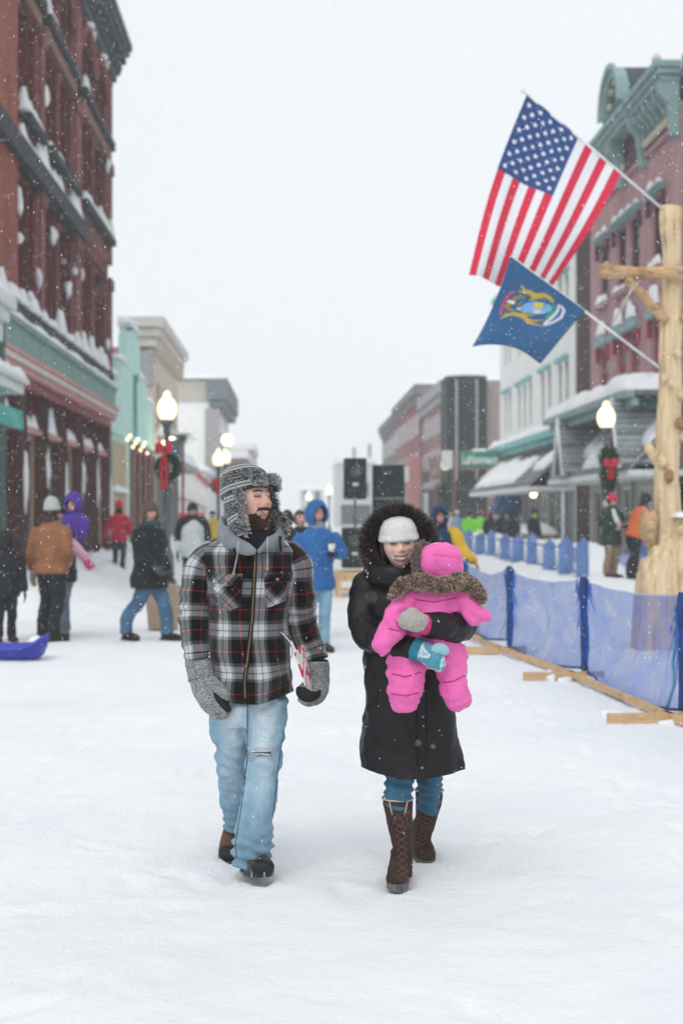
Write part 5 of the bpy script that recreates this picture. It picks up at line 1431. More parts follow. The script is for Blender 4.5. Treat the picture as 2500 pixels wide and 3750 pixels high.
def person(label, pos, h=1.75, yaw=0, jacket=None, jl=.80, trousers=None, shoes=None, glove=None, hat=None, hatm=None, hood=None, hair=(.04, .025, .02), arms=None, feet=None, lean=0, girth=1.0, coat_flare=0, hyaw=0, hpitch=0, collar=None, group=None, skin=(.55, .32, .25), mitt=False, extras=None, seed=1, ruffle=1.0):
    s = h / 1.75
    t = thing('person', label, 'person', pos, group)
    R = Matrix.Translation(Vector([float(q) for q in pos])) @ Matrix.Rotation(math.radians(yaw), 4, 'Z') @ Matrix.Scale(s, 4)
    up = Matrix.Translation((0, 0, .93)) @ Matrix.Rotation(math.radians(lean), 4, 'X') @ Matrix.Translation((0, 0, -.93))
    RU = R @ up
    def put(name, g, m, M=R, **kw):
        return mesh(name, rotg(g, M), m, t, **kw)
    q = girth
    # trousers
    feet = feet or [(-.10, .0, 0), (.10, .0, 0)]
    g = G(); g.ball((0, 0, .93), (.165 * q, .125 * q, .13), 3)
    for sx, (fx_, fy_, fz_) in zip((-1, 1), feet):
        kx, ky = (sx * .09 + fx_) / 2, fy_ * .5 - .03
        g.join(loft([(sx * .085, 0, .95, .098 * q, .115 * q), (sx * .09, 0, .80, .095 * q, .105 * q), (kx, ky, .50 + fz_ * .4, .074 * q, .08 * q), (fx_ * .97, fy_ + .035, .28 + fz_, .068 * q, .074 * q), (fx_, fy_ + .045, .07 + fz_, .068 * q, .072 * q)], n=18, m=40))
    g = disp(remesh(g, .02, 4), lambda p: ruffle * (.007 * fbm(p * (14, 14, 26), 3, seed) + .006 * fbm(p * 7, 2, seed + 5)) * sstep(1.05, .6, p[:, 2]))
    put('trousers', g, trousers)
    for sx, (fx_, fy_, fz_) in zip((-1, 1), feet):
        M = R @ Matrix.Translation((fx_, fy_, fz_)) @ Matrix.Rotation(math.radians(12 * sx), 4, 'Z')
        sh = put('boot', shoe_geo(), shoes, M); so2 = mesh('sole', rotg(sole_geo(), M), mat('black_rubber', (.012, .013, .014), .6), sh, smooth=False)
    # jacket
    g = G(); fl = coat_flare
    g.join(loft([(0, .005, jl, (.20 + fl) * q, (.15 + fl) * q), (0, .005, jl + .02, (.205 + fl) * q, (.155 + fl) * q), (0, .0, .98, (.195 + fl * .4) * q, .145 * q), (0, 0, 1.15, .20 * q, .142 * q), (0, .0, 1.32, .205 * q, .14 * q), (0, .005, 1.42, .175 * q, .115 * q), (0, .01, 1.47, .12 * q, .09), (0, .01, 1.53, .085, .085)], n=28, m=60))
    arms = arms or [((-.255, .02, 1.14), (-.27, -.05, .89)), ((.255, .02, 1.14), (.27, -.05, .89))]
    for sx, (el, wr_) in zip((-1, 1), arms):
        sh_ = np.array((sx * .165 * q, .005, 1.40)); el, wr_ = np.array(el), np.array(wr_)
        m1 = sh_ * .5 + el * .5 + (sx * .012, 0, .012)
        g.join(loft([(*sh_, .085, .085), (*m1, .075 * q, .078 * q), (*el, .065 * q, .068 * q), (*(el * .45 + wr_ * .55), .06 * q, .062 * q), (*(el * .05 + wr_ * .95), .052 * q, .055 * q)], n=16, m=36, ref=(.1, -1, .2)))
    g = disp(remesh(g, .019, 3), lambda p: ruffle * (.008 * fbm(p * (11, 11, 20), 3, seed + 2) + .008 * fbm(p * 5, 2, seed + 3)))
    jo = put('jacket', g, jacket, RU)
    if collar is not None:
        g = loft([(0, .01, 1.47, .105, .095), (0, .0, 1.52, .10, .095), (0, -.008, 1.56, .088, .092)], n=24, m=10, cap=(0, 0), wr=lambda p, t_, a: .006 * fbm(p * 12, 2, seed)); put('collar', g, collar, RU)
    for sx, (el, wr_) in zip((-1, 1), arms):
        M = RU @ orient(el, wr_, 0) 
        put('glove' if glove is not None else 'hand', rotg(hand_geo(sx, mitt, .5), M), glove or M_SKIN, Matrix.Identity(4)) if glove is not None else None
    # head and neck
    HM = RU @ Matrix.Translation((0, -.015, 1.635)) @ Matrix.Rotation(math.radians(hyaw), 4, 'Z') @ Matrix.Rotation(math.radians(hpitch), 4, 'X')
    hg = head_geo(4, skin=skin, scale=.98)
    body = rotg(hg, HM)
    body.join(rotg(loft([(0, .015, 1.40, .09, .08), (0, .012, 1.48, .06, .06), (0, .005, 1.56, .055, .058), (0, .0, 1.62, .05, .055)], n=18, m=16, col=np.array(skin)), RU))
    if glove is None:
        for sx, (el, wr_) in zip((-1, 1), arms):
            hh = rotg(hand_geo(sx, False, .5), RU @ orient(el, wr_, 0)); hh.c = [np.tile(skin, (hh.n, 1))]; mesh('hand', hh, M_SKIN, t, usecol=True)
    mesh('body', body, M_SKIN, t, usecol=True)
    hd, hf = ico(4)
    if hood is None or hat is None or hat != 'none':
        k = hd * (.083, .104, .124); k[:, 1] += .008
        keep = [q_ for q_ in hf if not (np.mean(k[list(q_), 1]) < -.02 and np.mean(k[list(q_), 2]) < .055) and np.mean(k[list(q_), 2]) > -.09]
        g = disp(G().add(k, keep), lambda p: .005 * fbm(p * (40, 40, 14), 3, seed)); put('hair', g, mat('hair_%d_%d' % (int(hair[0] * 999), int(hair[2] * 999)), hair, .6, .3, 30, .4, 150, stretch=(1, 1, .2)), HM)
    if hat in ('beanie', 'tall', 'trapper'):
        pr = [(0, .008, .012, .090, .109), (0, .008, .02, .094, .113), (0, .008, .055, .093, .112), (0, .01, .10, .078, .092), (0, .012, .135, .05, .055), (0, .014, .15, .012, .014)] if hat != 'tall' else [(0, .008, .0, .092, .111), (0, .008, .06, .094, .112), (0, .012, .12, .078, .09), (0, .02, .165, .045, .05), (0, .025, .18, .012, .012)]
        g = loft(pr, n=28, m=36, horiz=True, wr=lambda p, t_, a: .003 * np.sin(a * 40) + .004 * fbm(p * 20, 2, seed)); ho = put('hat', g, hatm, HM @ Matrix.Rotation(math.radians(-8), 4, 'X'))
        g = loft([(0, .008, .0, .094, .113), (0, .008, .012, .102, .121), (0, .008, .035, .102, .121), (0, .008, .048, .095, .114)], n=28, m=12, horiz=True, cap=(0, 0)); b_ = rotg(g, HM @ Matrix.Rotation(math.radians(-8), 4, 'X')); mesh('brim', b_, hatm, ho)
        if hat == 'trapper':
            for sx in (-1, 1):
                g = loft([(sx * .088, .02, .03, .012, .045), (sx * .094, .015, -.03, .014, .05), (sx * .09, .0, -.085, .012, .035), (sx * .085, -.005, -.105, .006, .012)], n=14, m=18, ref=(0, -1, 0)); mesh('ear_flap', rotg(g, HM), hatm, ho)
    if hood is not None:
        v = hd * (.125, .145, .158); v[:, 1] += .022; v[:, 2] += .004
        v[:, 2] += .03 * sstep(.02, .12, v[:, 2]) * sstep(.05, -.12, v[:, 1])
        keep = [q_ for q_ in hf if not ((np.mean(v[list(q_), 0]) / .083)**2 + ((np.mean(v[list(q_), 2]) + .012) / .108)**2 < 1 and np.mean(v[list(q_), 1]) < 0)]
        g = disp(G().add(v, keep), lambda p: .007 * fbm(p * 14, 3, seed)); ho = put('hood', g, hood, HM); md = ho.modifiers.new('thick', 'SOLIDIFY'); md.thickness = .014 * s; md.offset = 1
    if extras: extras(t, R, RU, HM)
    return t

def cl(name, c, **kw):
    d = dict(rough=.85, var=.16, vs=7, bump=.25, bs=90, sheen=.05); d.update(kw)
    return mat(name, c, **d)
DENIM = cl('denim_background', (.065, .13, .20), vs=4, var=.4)
BLKT = cl('black_trousers', (.016, .018, .02)); BOOTS = cl('dark_boots', (.03, .024, .02)); BLKG = cl('black_gloves', (.013, .013, .015))
def at(px, Y, z=0.0): return ((px - CX) * Y / F, Y, z)

# ---- left group
person('man in tan brown canvas coat and grey knit hat seen from behind', at(190, 18.5), 1.82, 150, cl('tan_canvas', (.25, .105, .05), var=.2), .84, BLKT, BOOTS, cl('tan_mitten', (.42, .32, .22)), 'tall', cl('grey_knit', (.40, .42, .40), bs=200), arms=[((-.30, .06, 1.14), (-.20, -.10, 1.02)), ((.29, .04, 1.13), (.33, -.02, .86))], feet=[(-.11, .04, 0), (.12, -.02, 0)], girth=1.12, hyaw=8, hpitch=6, coat_flare=.02, mitt=True, seed=3, collar=cl('brown_fur_collar', (.04, .025, .02)))
t = person('adult in dark coat and jeans carrying the child in purple', at(232, 19.4), 1.76, -35, cl('charcoal_coat', (.022, .024, .026)), .72, cl('grey_jeans', (.13, .17, .21), var=.35), cl('tan_boots', (.22, .16, .10)), BLKG, 'beanie', cl('black_knit', (.015, .016, .017)), arms=[((-.26, -.02, 1.14), (-.12, -.24, 1.06)), ((.27, -.06, 1.15), (.14, -.28, 1.10))], feet=[(-.10, .05, 0), (.12, -.12, 0)], seed=5)
# child held in arms
ch = thing('person', 'small child in purple hooded jacket and pink trousers held in arms', 'person', P(285, 2070, 19.0))
R0 = lambda px, py, dy=0: P(px, py, 19.05 + dy)
g = G(); g.join(loft([(*R0(280, 1985), .12, .11), (*R0(278, 1950), .15, .13), (*R0(276, 1905), .145, .12), (*R0(276, 1875), .09, .08)], n=22, m=30))
g.join(loft([(*R0(245, 1890), .06, .06), (*R0(243, 1925, -.1), .055, .055), (*R0(262, 1955, -.14), .045, .045)], n=12, m=16)); g.join(loft([(*R0(305, 1890), .06, .06), (*R0(312, 1930, -.05), .055, .055), (*R0(308, 1965, -.1), .045, .045)], n=12, m=16))
M_PUR = cl('purple_nylon', (.075, .03, .27), rough=.6)
mesh('jacket', disp(remesh(g, .018, 3), lambda p: .008 * fbm(p * 14, 3, 2)), M_PUR, ch)
HM = Matrix.Translation(Vector(R0(268, 1852, -.02))) @ Matrix.Rotation(math.radians(-20), 4, 'Z') @ Matrix.Scale(.86, 4)
mesh('body', rotg(head_geo(4), HM), M_SKIN, ch, usecol=True)
hd, hf = ico(4); v = hd * (.125, .14, .16); v[:, 1] += .02; v[:, 2] += .02 + .03 * sstep(.05, .15, v[:, 2])
keep = [q_ for q_ in hf if not ((np.mean(v[list(q_), 0]) / .085)**2 + ((np.mean(v[list(q_), 2]) + .0) / .085)**2 < 1 and np.mean(v[list(q_), 1]) < 0)]
o_ = mesh('hood', rotg(disp(G().add(v, keep), lambda p: .008 * fbm(p * 14, 3, 1)), HM), M_PUR, ch); md = o_.modifiers.new('t', 'SOLIDIFY'); md.thickness = .014; md.offset = 1
g = loft([(*R0(262, 1990, -.1), .08, .08), (*R0(285, 2015, -.22), .075, .075), (*R0(312, 2045, -.2), .06, .06), (*R0(322, 2060, -.18), .05, .05)], n=16, m=24); mesh('trousers', g, cl('pale_pink_cloth', (.62, .35, .46)), ch)
g = G(); g.join(loft([(*R0(315, 2052, -.2), .05, .05), (*R0(328, 2072, -.22), .055, .05), (*R0(338, 2070, -.34), .04, .035)], n=14, m=18)); mesh('boot', g, cl('pink_boot', (.55, .08, .2)), ch)
person('boy in black snowsuit standing beside the sled', at(22, 18.4), 1.40, 20, cl('black_snowsuit', (.018, .02, .022)), .72, BLKT, BOOTS, BLKG, None, None, cl('black_snowsuit', (.018, .02, .022)), arms=[((-.26, .02, 1.12), (-.28, -.06, .86)), ((.27, .02, 1.12), (.30, -.03, .80))], girth=1.12, seed=8, hyaw=150)
DK = cl('black_wool', (.013, .015, .016), rough=.95, var=.3)
def furcuff(t, R, RU, HM):
    g = G(); g.join(loft([(0, -.02, 1.45, .13, .11), (0, -.03, 1.50, .13, .12), (0, -.03, 1.53, .1, .1)], n=20, m=12)); mesh('scarf', rotg(g, RU), cl('green_scarf', (.02, .06, .055)), t)
person('bearded man in black wool coat, jeans and brown fur hat', at(548, 18.6), 1.79, 58, DK, .66, cl('mid_blue_jeans', (.055, .12, .20), var=.5, vs=3), cl('black_boots', (.012, .014, .016)), cl('grey_gloves', (.08, .08, .085)), 'trapper', cl('brown_fur_hat', (.11, .07, .05), bs=160, bump=.6), arms=[((-.27, -.06, 1.12), (-.20, -.22, .95)), ((.27, .04, 1.12), (.24, -.12, .88))], feet=[(-.12, .24, 0), (.12, -.22, 0)], girth=1.2, coat_flare=.03, hyaw=-22, extras=furcuff, seed=11)
person('person in red jacket and red hat walking away by the boarded doorway', at(437, 34.5, .2), 1.74, 172, cl('red_ski_jacket', (.45, .02, .05)), .80, cl('dark_ski_trousers', (.03, .035, .04)), BOOTS, BLKG, 'tall', cl('red_knit', (.5, .02, .05)), arms=[((-.27, .03, 1.13), (-.25, -.12, .93)), ((.29, .03, 1.12), (.33, -.02, .86))], collar=BLKG, seed=13)
person('walker in pale grey jacket with black sleeves and dark hat', at(706, 26.5), 1.84, 8, cl('pale_grey_jacket', (.42, .46, .47)), .80, BLKT, BOOTS, BLKG, 'beanie', cl('black_knit', (.015, .015, .015)), collar=BLKG, feet=[(-.10, -.12, 0), (.10, .2, 0)], hyaw=10, skin=(.35, .2, .16), seed=17,
       extras=lambda t, R, RU, HM: [mesh('shoulder_panel', rotg(loft([(s_ * .05, 0, 1.475, .06, .10), (s_ * .15, .0, 1.45, .09, .118), (s_ * .215, .005, 1.36, .085, .09), (s_ * .25, .01, 1.22, .08, .084), (s_ * .262, .015, 1.10, .074, .078)], n=16, m=24), RU), BLKG, t) for s_ in (-1, 1)])
person('small figure in a yellow jacket far behind the grey jacket', at(778, 46, .1), 1.65, 20, cl('yellow_jacket', (.62, .42, .05)), .80, BLKT, BOOTS, BLKG, 'beanie', cl('navy_knit', (.03, .04, .09)), seed=19)

# ---- middle
def cup(t, R, RU, HM):
    g = G(); g.lathe([(.03, 0), (.04, .11), (.043, .115), (.043, .125), (.03, .13), (0, .13)], 18); mesh('x', rotg(g, RU), M_SKIN, t) if False else None
bj = at(1160, 17.0)
person('man in bright blue hooded parka and faded jeans', bj, 1.76, 12, cl('bright_blue_parka', (.018, .115, .32), rough=.7), .74, cl('faded_jeans', (.19, .34, .45), var=.35, vs=3), BOOTS, BLKG, 'none', None, cl('bright_blue_parka', (.018, .115, .32)), arms=[((-.27, .04, 1.14), (-.27, -.06, .89)), ((.31, .0, 1.16), (.16, -.24, 1.16))], collar=cl('grey_fleece', (.25, .26, .28)), hyaw=12, girth=1.05, seed=23, skin=(.50, .25, .22))
c_ = Matrix.Translation(Vector(bj)) @ Matrix.Rotation(math.radians(12), 4, 'Z')
pos = c_ @ Vector((.11, -.30, 1.2))
t = thing('coffee_cup', 'pale paper coffee cup held by the man in the blue parka', 'cup', pos)
g = G(); g.lathe([(.032, 0), (.034, .004), (.042, .105)], 20, pos); mesh('cup', g, mat('pale_paper', (.6, .6, .58), .7), t)
g = G(); g.lathe([(.045, .104), (.045, .115), (.036, .122), (.0, .122)], 20, pos); mesh('lid', g, mat('dark_lid', (.05, .05, .05), .4), t)
person('dark haired woman behind the blue parka', at(1100, 19.2), 1.70, -30, cl('navy_coat', (.018, .02, .035)), .74, BLKT, BOOTS, BLKG, None, None, None, (.07, .045, .035), hyaw=60, seed=29)
person('person with black hair half hidden behind the plaid shirt', at(1052, 18.4), 1.70, 10, cl('black_coat', (.014, .015, .02)), .74, BLKT, BOOTS, BLKG, None, None, None, (.02, .017, .016), hyaw=160, seed=31)
def yel(t, R, RU, HM):
    M_Y = cl('yellow_sleeve', (.60, .36, .02), rough=.7)
    el, wr_ = (.34, -.10, 1.14), (.50, -.30, 1.0)
    g = loft([(.13, -.0, 1.47, .05, .07), (.21, -.005, 1.39, .1, .1), (.28, -.05, 1.26, .095, .095), (*el, .088, .088), (.43, -.2, 1.06, .08, .08), (*wr_, .068, .068)], n=18, m=40, wr=lambda p, t_, a: .008 * fbm(p * 14, 3, 3)); mesh('sleeve', rotg(g, RU), M_Y, t)
    g = loft([(-.10, -.08, 1.49, .03, .03), (-.17, -.02, 1.46, .05, .06), (-.225, .0, 1.38, .07, .07)], n=14, m=16); mesh('shoulder_panel', rotg(g, RU), M_Y, t)
    mesh('visor', rotg(loft([(-.08, -.10, .07, .01, .02), (0, -.145, .075, .012, .03), (.08, -.10, .07, .01, .02)], n=10, m=20, ref=(0, -1, 0)), HM), BLKG, t)
person('person in navy hooded parka with yellow sleeve leaning on the fence', at(1610, 20.6), 1.72, -10, cl('navy_parka', (.014, .032, .075)), .72, BLKT, BOOTS, cl('mustard_glove', (.42, .22, .02)), 'none', None, cl('deep_blue_hood', (.015, .05, .12)), arms=[((-.26, .02, 1.14), (-.26, -.1, .92)), ((.34, -.10, 1.14), (.50, -.30, 1.0))], collar=BLKG, extras=yel, hyaw=10, seed=37, mitt=True)
NEON = cl('neon_green_vest', (.22, .72, .05))
for i, (px, Y, lab, jm, hm_, yw_) in enumerate([(1716, 57, 'steward in neon green vest and dark hat behind the slat fence', NEON, cl('black_knit', (0, 0, 0)), 170), (1757, 56, 'steward in neon green vest and pointed red hat behind the slat fence', NEON, cl('red_knit', (0, 0, 0)), 165),
        (1795, 52, 'onlooker in black coat and red hat behind the slat fence', cl('black_coat', (0, 0, 0)), cl('red_knit', (0, 0, 0)), 150), (1836, 51, 'bare headed onlooker in black coat in the middle of the fence crowd', cl('black_coat', (0, 0, 0)), None, 200), (1872, 49, 'broad onlooker in black coat by the planter behind the slat fence', cl('black_snowsuit', (0, 0, 0)), cl('black_knit', (0, 0, 0)), 185),
        (1672, 64, 'far onlooker in pale blue jacket behind the slat fence', cl('pale_blue_jacket', (.22, .33, .45)), cl('white_knit', (.6, .6, .62)), 30), (1648, 66, 'far onlooker in white jacket behind the slat fence', cl('white_jacket', (.55, .55, .56)), cl('tan_knit', (.4, .3, .2)), 20), (1955, 47, 'onlooker with neon scarf by the grey shop wall', cl('black_coat', (0, 0, 0)), cl('black_knit', (0, 0, 0)), 40)]):
    person(lab, at(px, Y, .1), 1.68 + .05 * math.sin(i * 3), yw_, jm, .78, BLKT, BOOTS, BLKG, 'tall' if 'pointed' in lab else ('beanie' if hm_ else None), hm_, seed=40 + i, girth=1.15 if 'broad' in lab else 1.0, collar=NEON if 'scarf' in lab else None)

# ---- right pair beside the log post
def bib(t, R, RU, HM):
    g = loft([(-.08, -.125, 1.46, .035, .012), (-.05, -.165, 1.30, .06, .012), (.02, -.175, 1.12, .08, .012), (.03, -.17, 1.02, .07, .012)], n=10, m=18); mesh('bib', rotg(g, RU), mat('white_bib', (.68, .68, .72), .7), t)
    g = G(); g.ball((-.03, -.172, 1.24), (.025, .012, .03), 2); mesh('bib_mark', rotg(g, RU), M_RD, t)
    g = loft([(-.10, .02, 1.50, .05, .05), (-.13, .06, 1.56, .05, .05), (-.06, .12, 1.58, .06, .05), (.06, .12, 1.56, .05, .05)], n=12, m=20); mesh('fur_collar', rotg(disp(g, lambda p: .015 * fbm(p * 30, 2, 3)), RU), cl('beige_fur', (.42, .36, .28)), t)
person('person in dark green jacket, khaki trousers and red hat looking at a camera', at(2238, 29.9, .3), 1.76, 30, cl('dark_green_jacket', (.022, .045, .034)), .70, cl('khaki_trousers', (.25, .18, .12)), BOOTS, None, 'beanie', cl('crimson_knit', (.52, .02, .06)), arms=[((-.30, -.02, 1.14), (-.06, -.26, 1.10)), ((.28, -.02, 1.14), (.10, -.28, 1.12))], girth=1.12, hpitch=18, hyaw=15, extras=bib, seed=53)
cp = Matrix.Translation(Vector(at(2238, 29.9, .3))) @ Matrix.Rotation(math.radians(30), 4, 'Z') @ Vector((.03, -.36, 1.1))
t = thing('camera', 'small black camera in the hands of the person in dark green', 'camera', cp)
g = G(); g.bbox(cp.x - .07, cp.x + .07, cp.y - .03, cp.y + .03, cp.z - .04, cp.z + .045, .01); mesh('camera_body', g, BLKG, t, smooth=False)
g = G(); g.tube([(cp.x, cp.y - .02, cp.z), (cp.x, cp.y - .1, cp.z)], .033, 14); mesh('lens', g, BLKG, t)
person('person in orange jacket and black hat bending toward the log post', at(2318, 29.7, .3), 1.80, 105, cl('orange_jacket', (.58, .13, .04)), .83, BLKT, BOOTS, BLKG, 'tall', cl('black_knit', (0, 0, 0)), arms=[((-.25, -.1, 1.14), (-.2, -.3, 1.0)), ((.27, -.12, 1.16), (.2, -.34, 1.06))], feet=[(-.10, .10, 0), (.12, -.12, 0)], lean=22, girth=1.15, hpitch=-5, collar=BLKG, seed=59)

# ================================================================ the couple
def K_(px, py, Y, wpx, dep):
    """ring key: centre from photo, full width in photo pixels, half depth in metres"""
    return (*P(px, py, Y), wpx / 2 * Y / F, dep)
def T_(px, py, Y, rpx, rd=None):
    r = rpx * Y / F
    return (*P(px, py, Y), r, rd if rd else r)
CAMV = Vector((0, 0, CH))
def hit(bvh, px, py, off=.004):
    d = (Vector(P(px, py, 6.0)) - CAMV).normalized()
    loc, n, i, dist = bvh.ray_cast(CAMV, d)
    if loc is None: return None
    return np.array(loc - d * off)
def line_on(bvh, pts, off, n=40):
    pts = np.array(pts, float); t = np.linspace(0, 1, len(pts)); ts = np.linspace(0, 1, n)
    out_ = []
    for a, b in zip(np.interp(ts, t, pts[:, 0]), np.interp(ts, t, pts[:, 1])):
        h_ = hit(bvh, a, b, off)
        if h_ is not None: out_.append(h_)
    return np.array(out_)
def patch_on(bvh, quad, off, nu=24, nv=18, rot=0.0, bulge=0.0, m=None, name='patch', par=None, scale=1 / 789.0):
    """cloth patch laid over a surface; quad = 4 picture corners"""
    A, B, C_, D = [np.array(q, float) for q in quad]
    v, uvv = [], []
    for j in range(nv):
        for i in range(nu):
            u, w_ = i / (nu - 1), j / (nv - 1)
            p = A * (1 - u) * (1 - w_) + B * u * (1 - w_) + C_ * u * w_ + D * (1 - u) * w_
            h_ = hit(bvh, p[0], p[1], off + bulge * math.sin(math.pi * u) * math.sin(math.pi * w_))
            v.append(h_ if h_ is not None else P(p[0], p[1], 6.45))
            x, y = p * scale
            uvv.append((x * math.cos(rot) - y * math.sin(rot), x * math.sin(rot) + y * math.cos(rot)))
    f = [(j * nu + i, j * nu + i + 1, (j + 1) * nu + i + 1, (j + 1) * nu + i) for j in range(nv - 1) for i in range(nu - 1)]
    o_ = mesh(name, G().add(v, f, [uvv[k] for q in f for k in q]), m, par, useuv=True)
    md = o_.modifiers.new('t', 'SOLIDIFY'); md.thickness = .004; md.offset = 0
    return o_

# ---- materials
def plaid_mat():
    s = NT('plaid_flannel')
    sep = s.n('SeparateXYZ'); s.l(s.uv(), sep.inputs[0])
    B_, W_, R_, Gy = (.006, .006, .008), (.68, .69, .71), (.62, .02, .08), (.30, .31, .32)
    st = [(0, B_), (.235, R_), (.262, B_), (.54, Gy), (.61, W_), (.735, B_), (.757, W_), (.90, Gy), (.985, B_)]
    outs = []
    for k, per, off in ((0, .158, .46), (1, .192, .02)):
        fr = s.math('FRACT', s.math('ADD', s.math('DIVIDE', sep.outputs[k], per), off))
        outs.append(s.ramp(fr, st, True))
    c = s.mix(.5, outs[0], outs[1])
    gm = s.n('Gamma'); gm.inputs[1].default_value = 1.8; s.l(c, gm.inputs[0])
    # woven twill and pilling
    wv = s.math('PINGPONG', s.math('MULTIPLY', s.math('ADD', sep.outputs[0], sep.outputs[1]), 420.0), .5)
    n = s.noise(s.obj(), 240, 3)
    k = s.math('ADD', s.math('MULTIPLY', wv, .35), s.math('ADD', s.math('MULTIPLY', n, .7), .48))
    col = s.mix(1.0, gm.outputs[0], k, 'MULTIPLY')
    s.fin(col, .9, .15, .25); s.bump(n, .35, .004)
    return s.m
PLAID = plaid_mat()
def denim_vcol():
    s = NT('worn_denim')
    a = s.n('Attribute'); a.attribute_name = 'Col'
    n1 = s.noise(s.obj((320, 320, 40)), 1.0, 3); n2 = s.noise(s.obj((1, 1, .45)), 16, 5, .65)
    k = s.math('ADD', s.math('MULTIPLY', n1, .5), s.math('ADD', s.math('MULTIPLY', n2, .75), .38))
    s.fin(s.mix(1.0, a.outputs['Color'], k, 'MULTIPLY'), .9, .15, .1); s.bump(s.math('ADD', n1, n2), .35, .004)
    return s.m
DEN = denim_vcol()
def knit_mat(name, a, b, scale=300, bs=.5):
    s = NT(name)
    n = s.noise(s.obj((1, 1, 1.6)), scale, 3, .7); n2 = s.noise(s.obj(), 30, 3)
    s.fin(s.mix(.25, s.ramp(n, [(.38, a), (.62, b)]), s.ramp(n2, [(.3, a), (.7, b)])), .95, .1, .3); s.bump(n, bs, .006)
    return s.m
KNITG = knit_mat('grey_marl_knit', (.045, .05, .052), (.40, .41, .41), 110)
M_PALM = mat('black_suede', (.012, .013, .014), .8, .2, 20, .2, 90)
M_HOODIE = mat('grey_hoodie', (.19, .21, .24), .95, .12, 40, .3, 150, sheen=.2)
M_BLKC = mat('black_knit_collar', (.014, .014, .016), .9, .2, 20, .3, 150)

# ================================================================ man
MY = 6.6
man = thing('person', 'bearded man in black and white plaid jacket and ripped light jeans', 'person', P(905, 3200, 6.5) * (1, 1, 0))
# -- jeans (both legs one piece)
g = G()
g.join(loft([K_(925, 2470, MY, 255, .12), K_(922, 2540, MY, 264, .125), K_(915, 2610, MY, 264, .125), K_(912, 2660, MY, 235, .11)], n=36, m=24, horiz=True))
g.join(loft([K_(975, 2560, MY - .01, 165, .115), K_(974, 2660, 6.56, 150, .105), K_(966, 2769, 6.50, 134, .09), K_(956, 2865, 6.47, 130, .085), K_(940, 2992, 6.45, 136, .085), K_(927, 3088, 6.45, 142, .09), K_(922, 3140, 6.45, 134, .09), K_(921, 3168, 6.45, 116, .085)], n=36, m=90))
g.join(loft([K_(850, 2560, MY + .02, 165, .115), K_(842, 2660, 6.64, 145, .105), K_(852, 2769, 6.67, 128, .092), K_(862, 2865, 6.74, 122, .088), K_(872, 2990, 6.88, 112, .085), K_(880, 3055, 6.95, 100, .08)], n=36, m=80))
jg = remesh(g, .011, 4)
def jw(p):
    z = p[:, 2]
    w_ = .010 * fbm(p * (8, 8, 11), 3, 4) + .005 * fbm(p * (22, 22, 40), 3, 7)
    fold = .014 * np.sin(z * 130 + 4 * vn(p * 9, 2) + p[:, 0] * 22) * sstep(.26, .08, z)
    fold += .009 * np.sin(z * 70 + p[:, 0] * 40 + 3 * vn(p * 7, 3)) * np.exp(-((z - .52) / .09)**2)
    fold += .009 * np.sin(z * 90 - p[:, 0] * 45 + 3 * vn(p * 6, 5)) * np.exp(-((z - .80) / .06)**2)
    return w_ + fold
jg = disp(jg, jw)
v = jg.arr(); n = normals(v, jg.f)
front = sstep(.1, -.8, n[:, 1]); z = v[:, 2]
ax = np.where(v[:, 0] > -.2, -.14, -.28)
fade = front * np.exp(-((v[:, 0] - ax) / .06)**2) * (np.exp(-((z - .68) / .2)**2) * .95 + np.exp(-((z - .42) / .12)**2) * .3)
fade = np.clip(fade + .22 * fbm(v * (9, 9, 5), 3, 3), 0, 1)[:, None]
dk = sstep(.45, .1, z)[:, None]
c = np.array((.20, .345, .46)) * (1 - .22 * dk) * (1 - fade) + np.array((.50, .58, .63)) * fade
jg.c = [c]
jo = mesh('jeans', jg, DEN, man, usecol=True)
jb = jg.bvh()
# rips: threads and pale frayed cloth
M_THR = mat('white_thread', (.62, .63, .63), .9); M_GAP = mat('under_denim', (.05, .12, .18), .9)
patch_on(jb, [(925, 2755), (990, 2752), (992, 2768), (922, 2772)], .003, 14, 8, m=M_GAP, name='rip', par=man)
for k in range(9):
    y0 = 2742 + k * 4.2 + random.uniform(-2, 2)
    L = line_on(jb, [(912 + random.uniform(-8, 8), y0 + 6 * (k > 4)), (955, y0 - 4 + random.uniform(-3, 3)), (992 + random.uniform(-5, 6), y0 + random.uniform(-3, 5))], .006 + .002 * (k % 2), 12)
    if len(L) > 3: g = G(); g.tube(L, .0016, 5); mesh('loose_thread', g, M_THR, man)
for (x0, y0, x1, y1) in ((815, 2658, 838, 2668), (958, 2600, 1002, 2604), (950, 2665, 978, 2672), (948, 2690, 972, 2700), (952, 2712, 975, 2718), (955, 2612, 1000, 2618)):
    L = line_on(jb, [(x0, y0), (x1, y1)], .003, 8)
    if len(L) > 3: g = G(); g.tube(L, .0022, 5); mesh('loose_thread', g, M_THR, man)
# seams
for pts in ([(903, 2570), (902, 2660), (902, 2770), (892, 2870), (874, 2992), (857, 3090), (862, 3140)], [(1042, 2680), (1027, 2780), (1016, 2870), (1003, 2992)]):
    L = line_on(jb, [(a + (4 if pts[0][0] < 1000 else -4), b) for a, b in pts], .002, 60)
    g = G(); g.tube(L, .003, 5); mesh('seam', g, mat('dark_seam', (.07, .14, .2), .9), man)
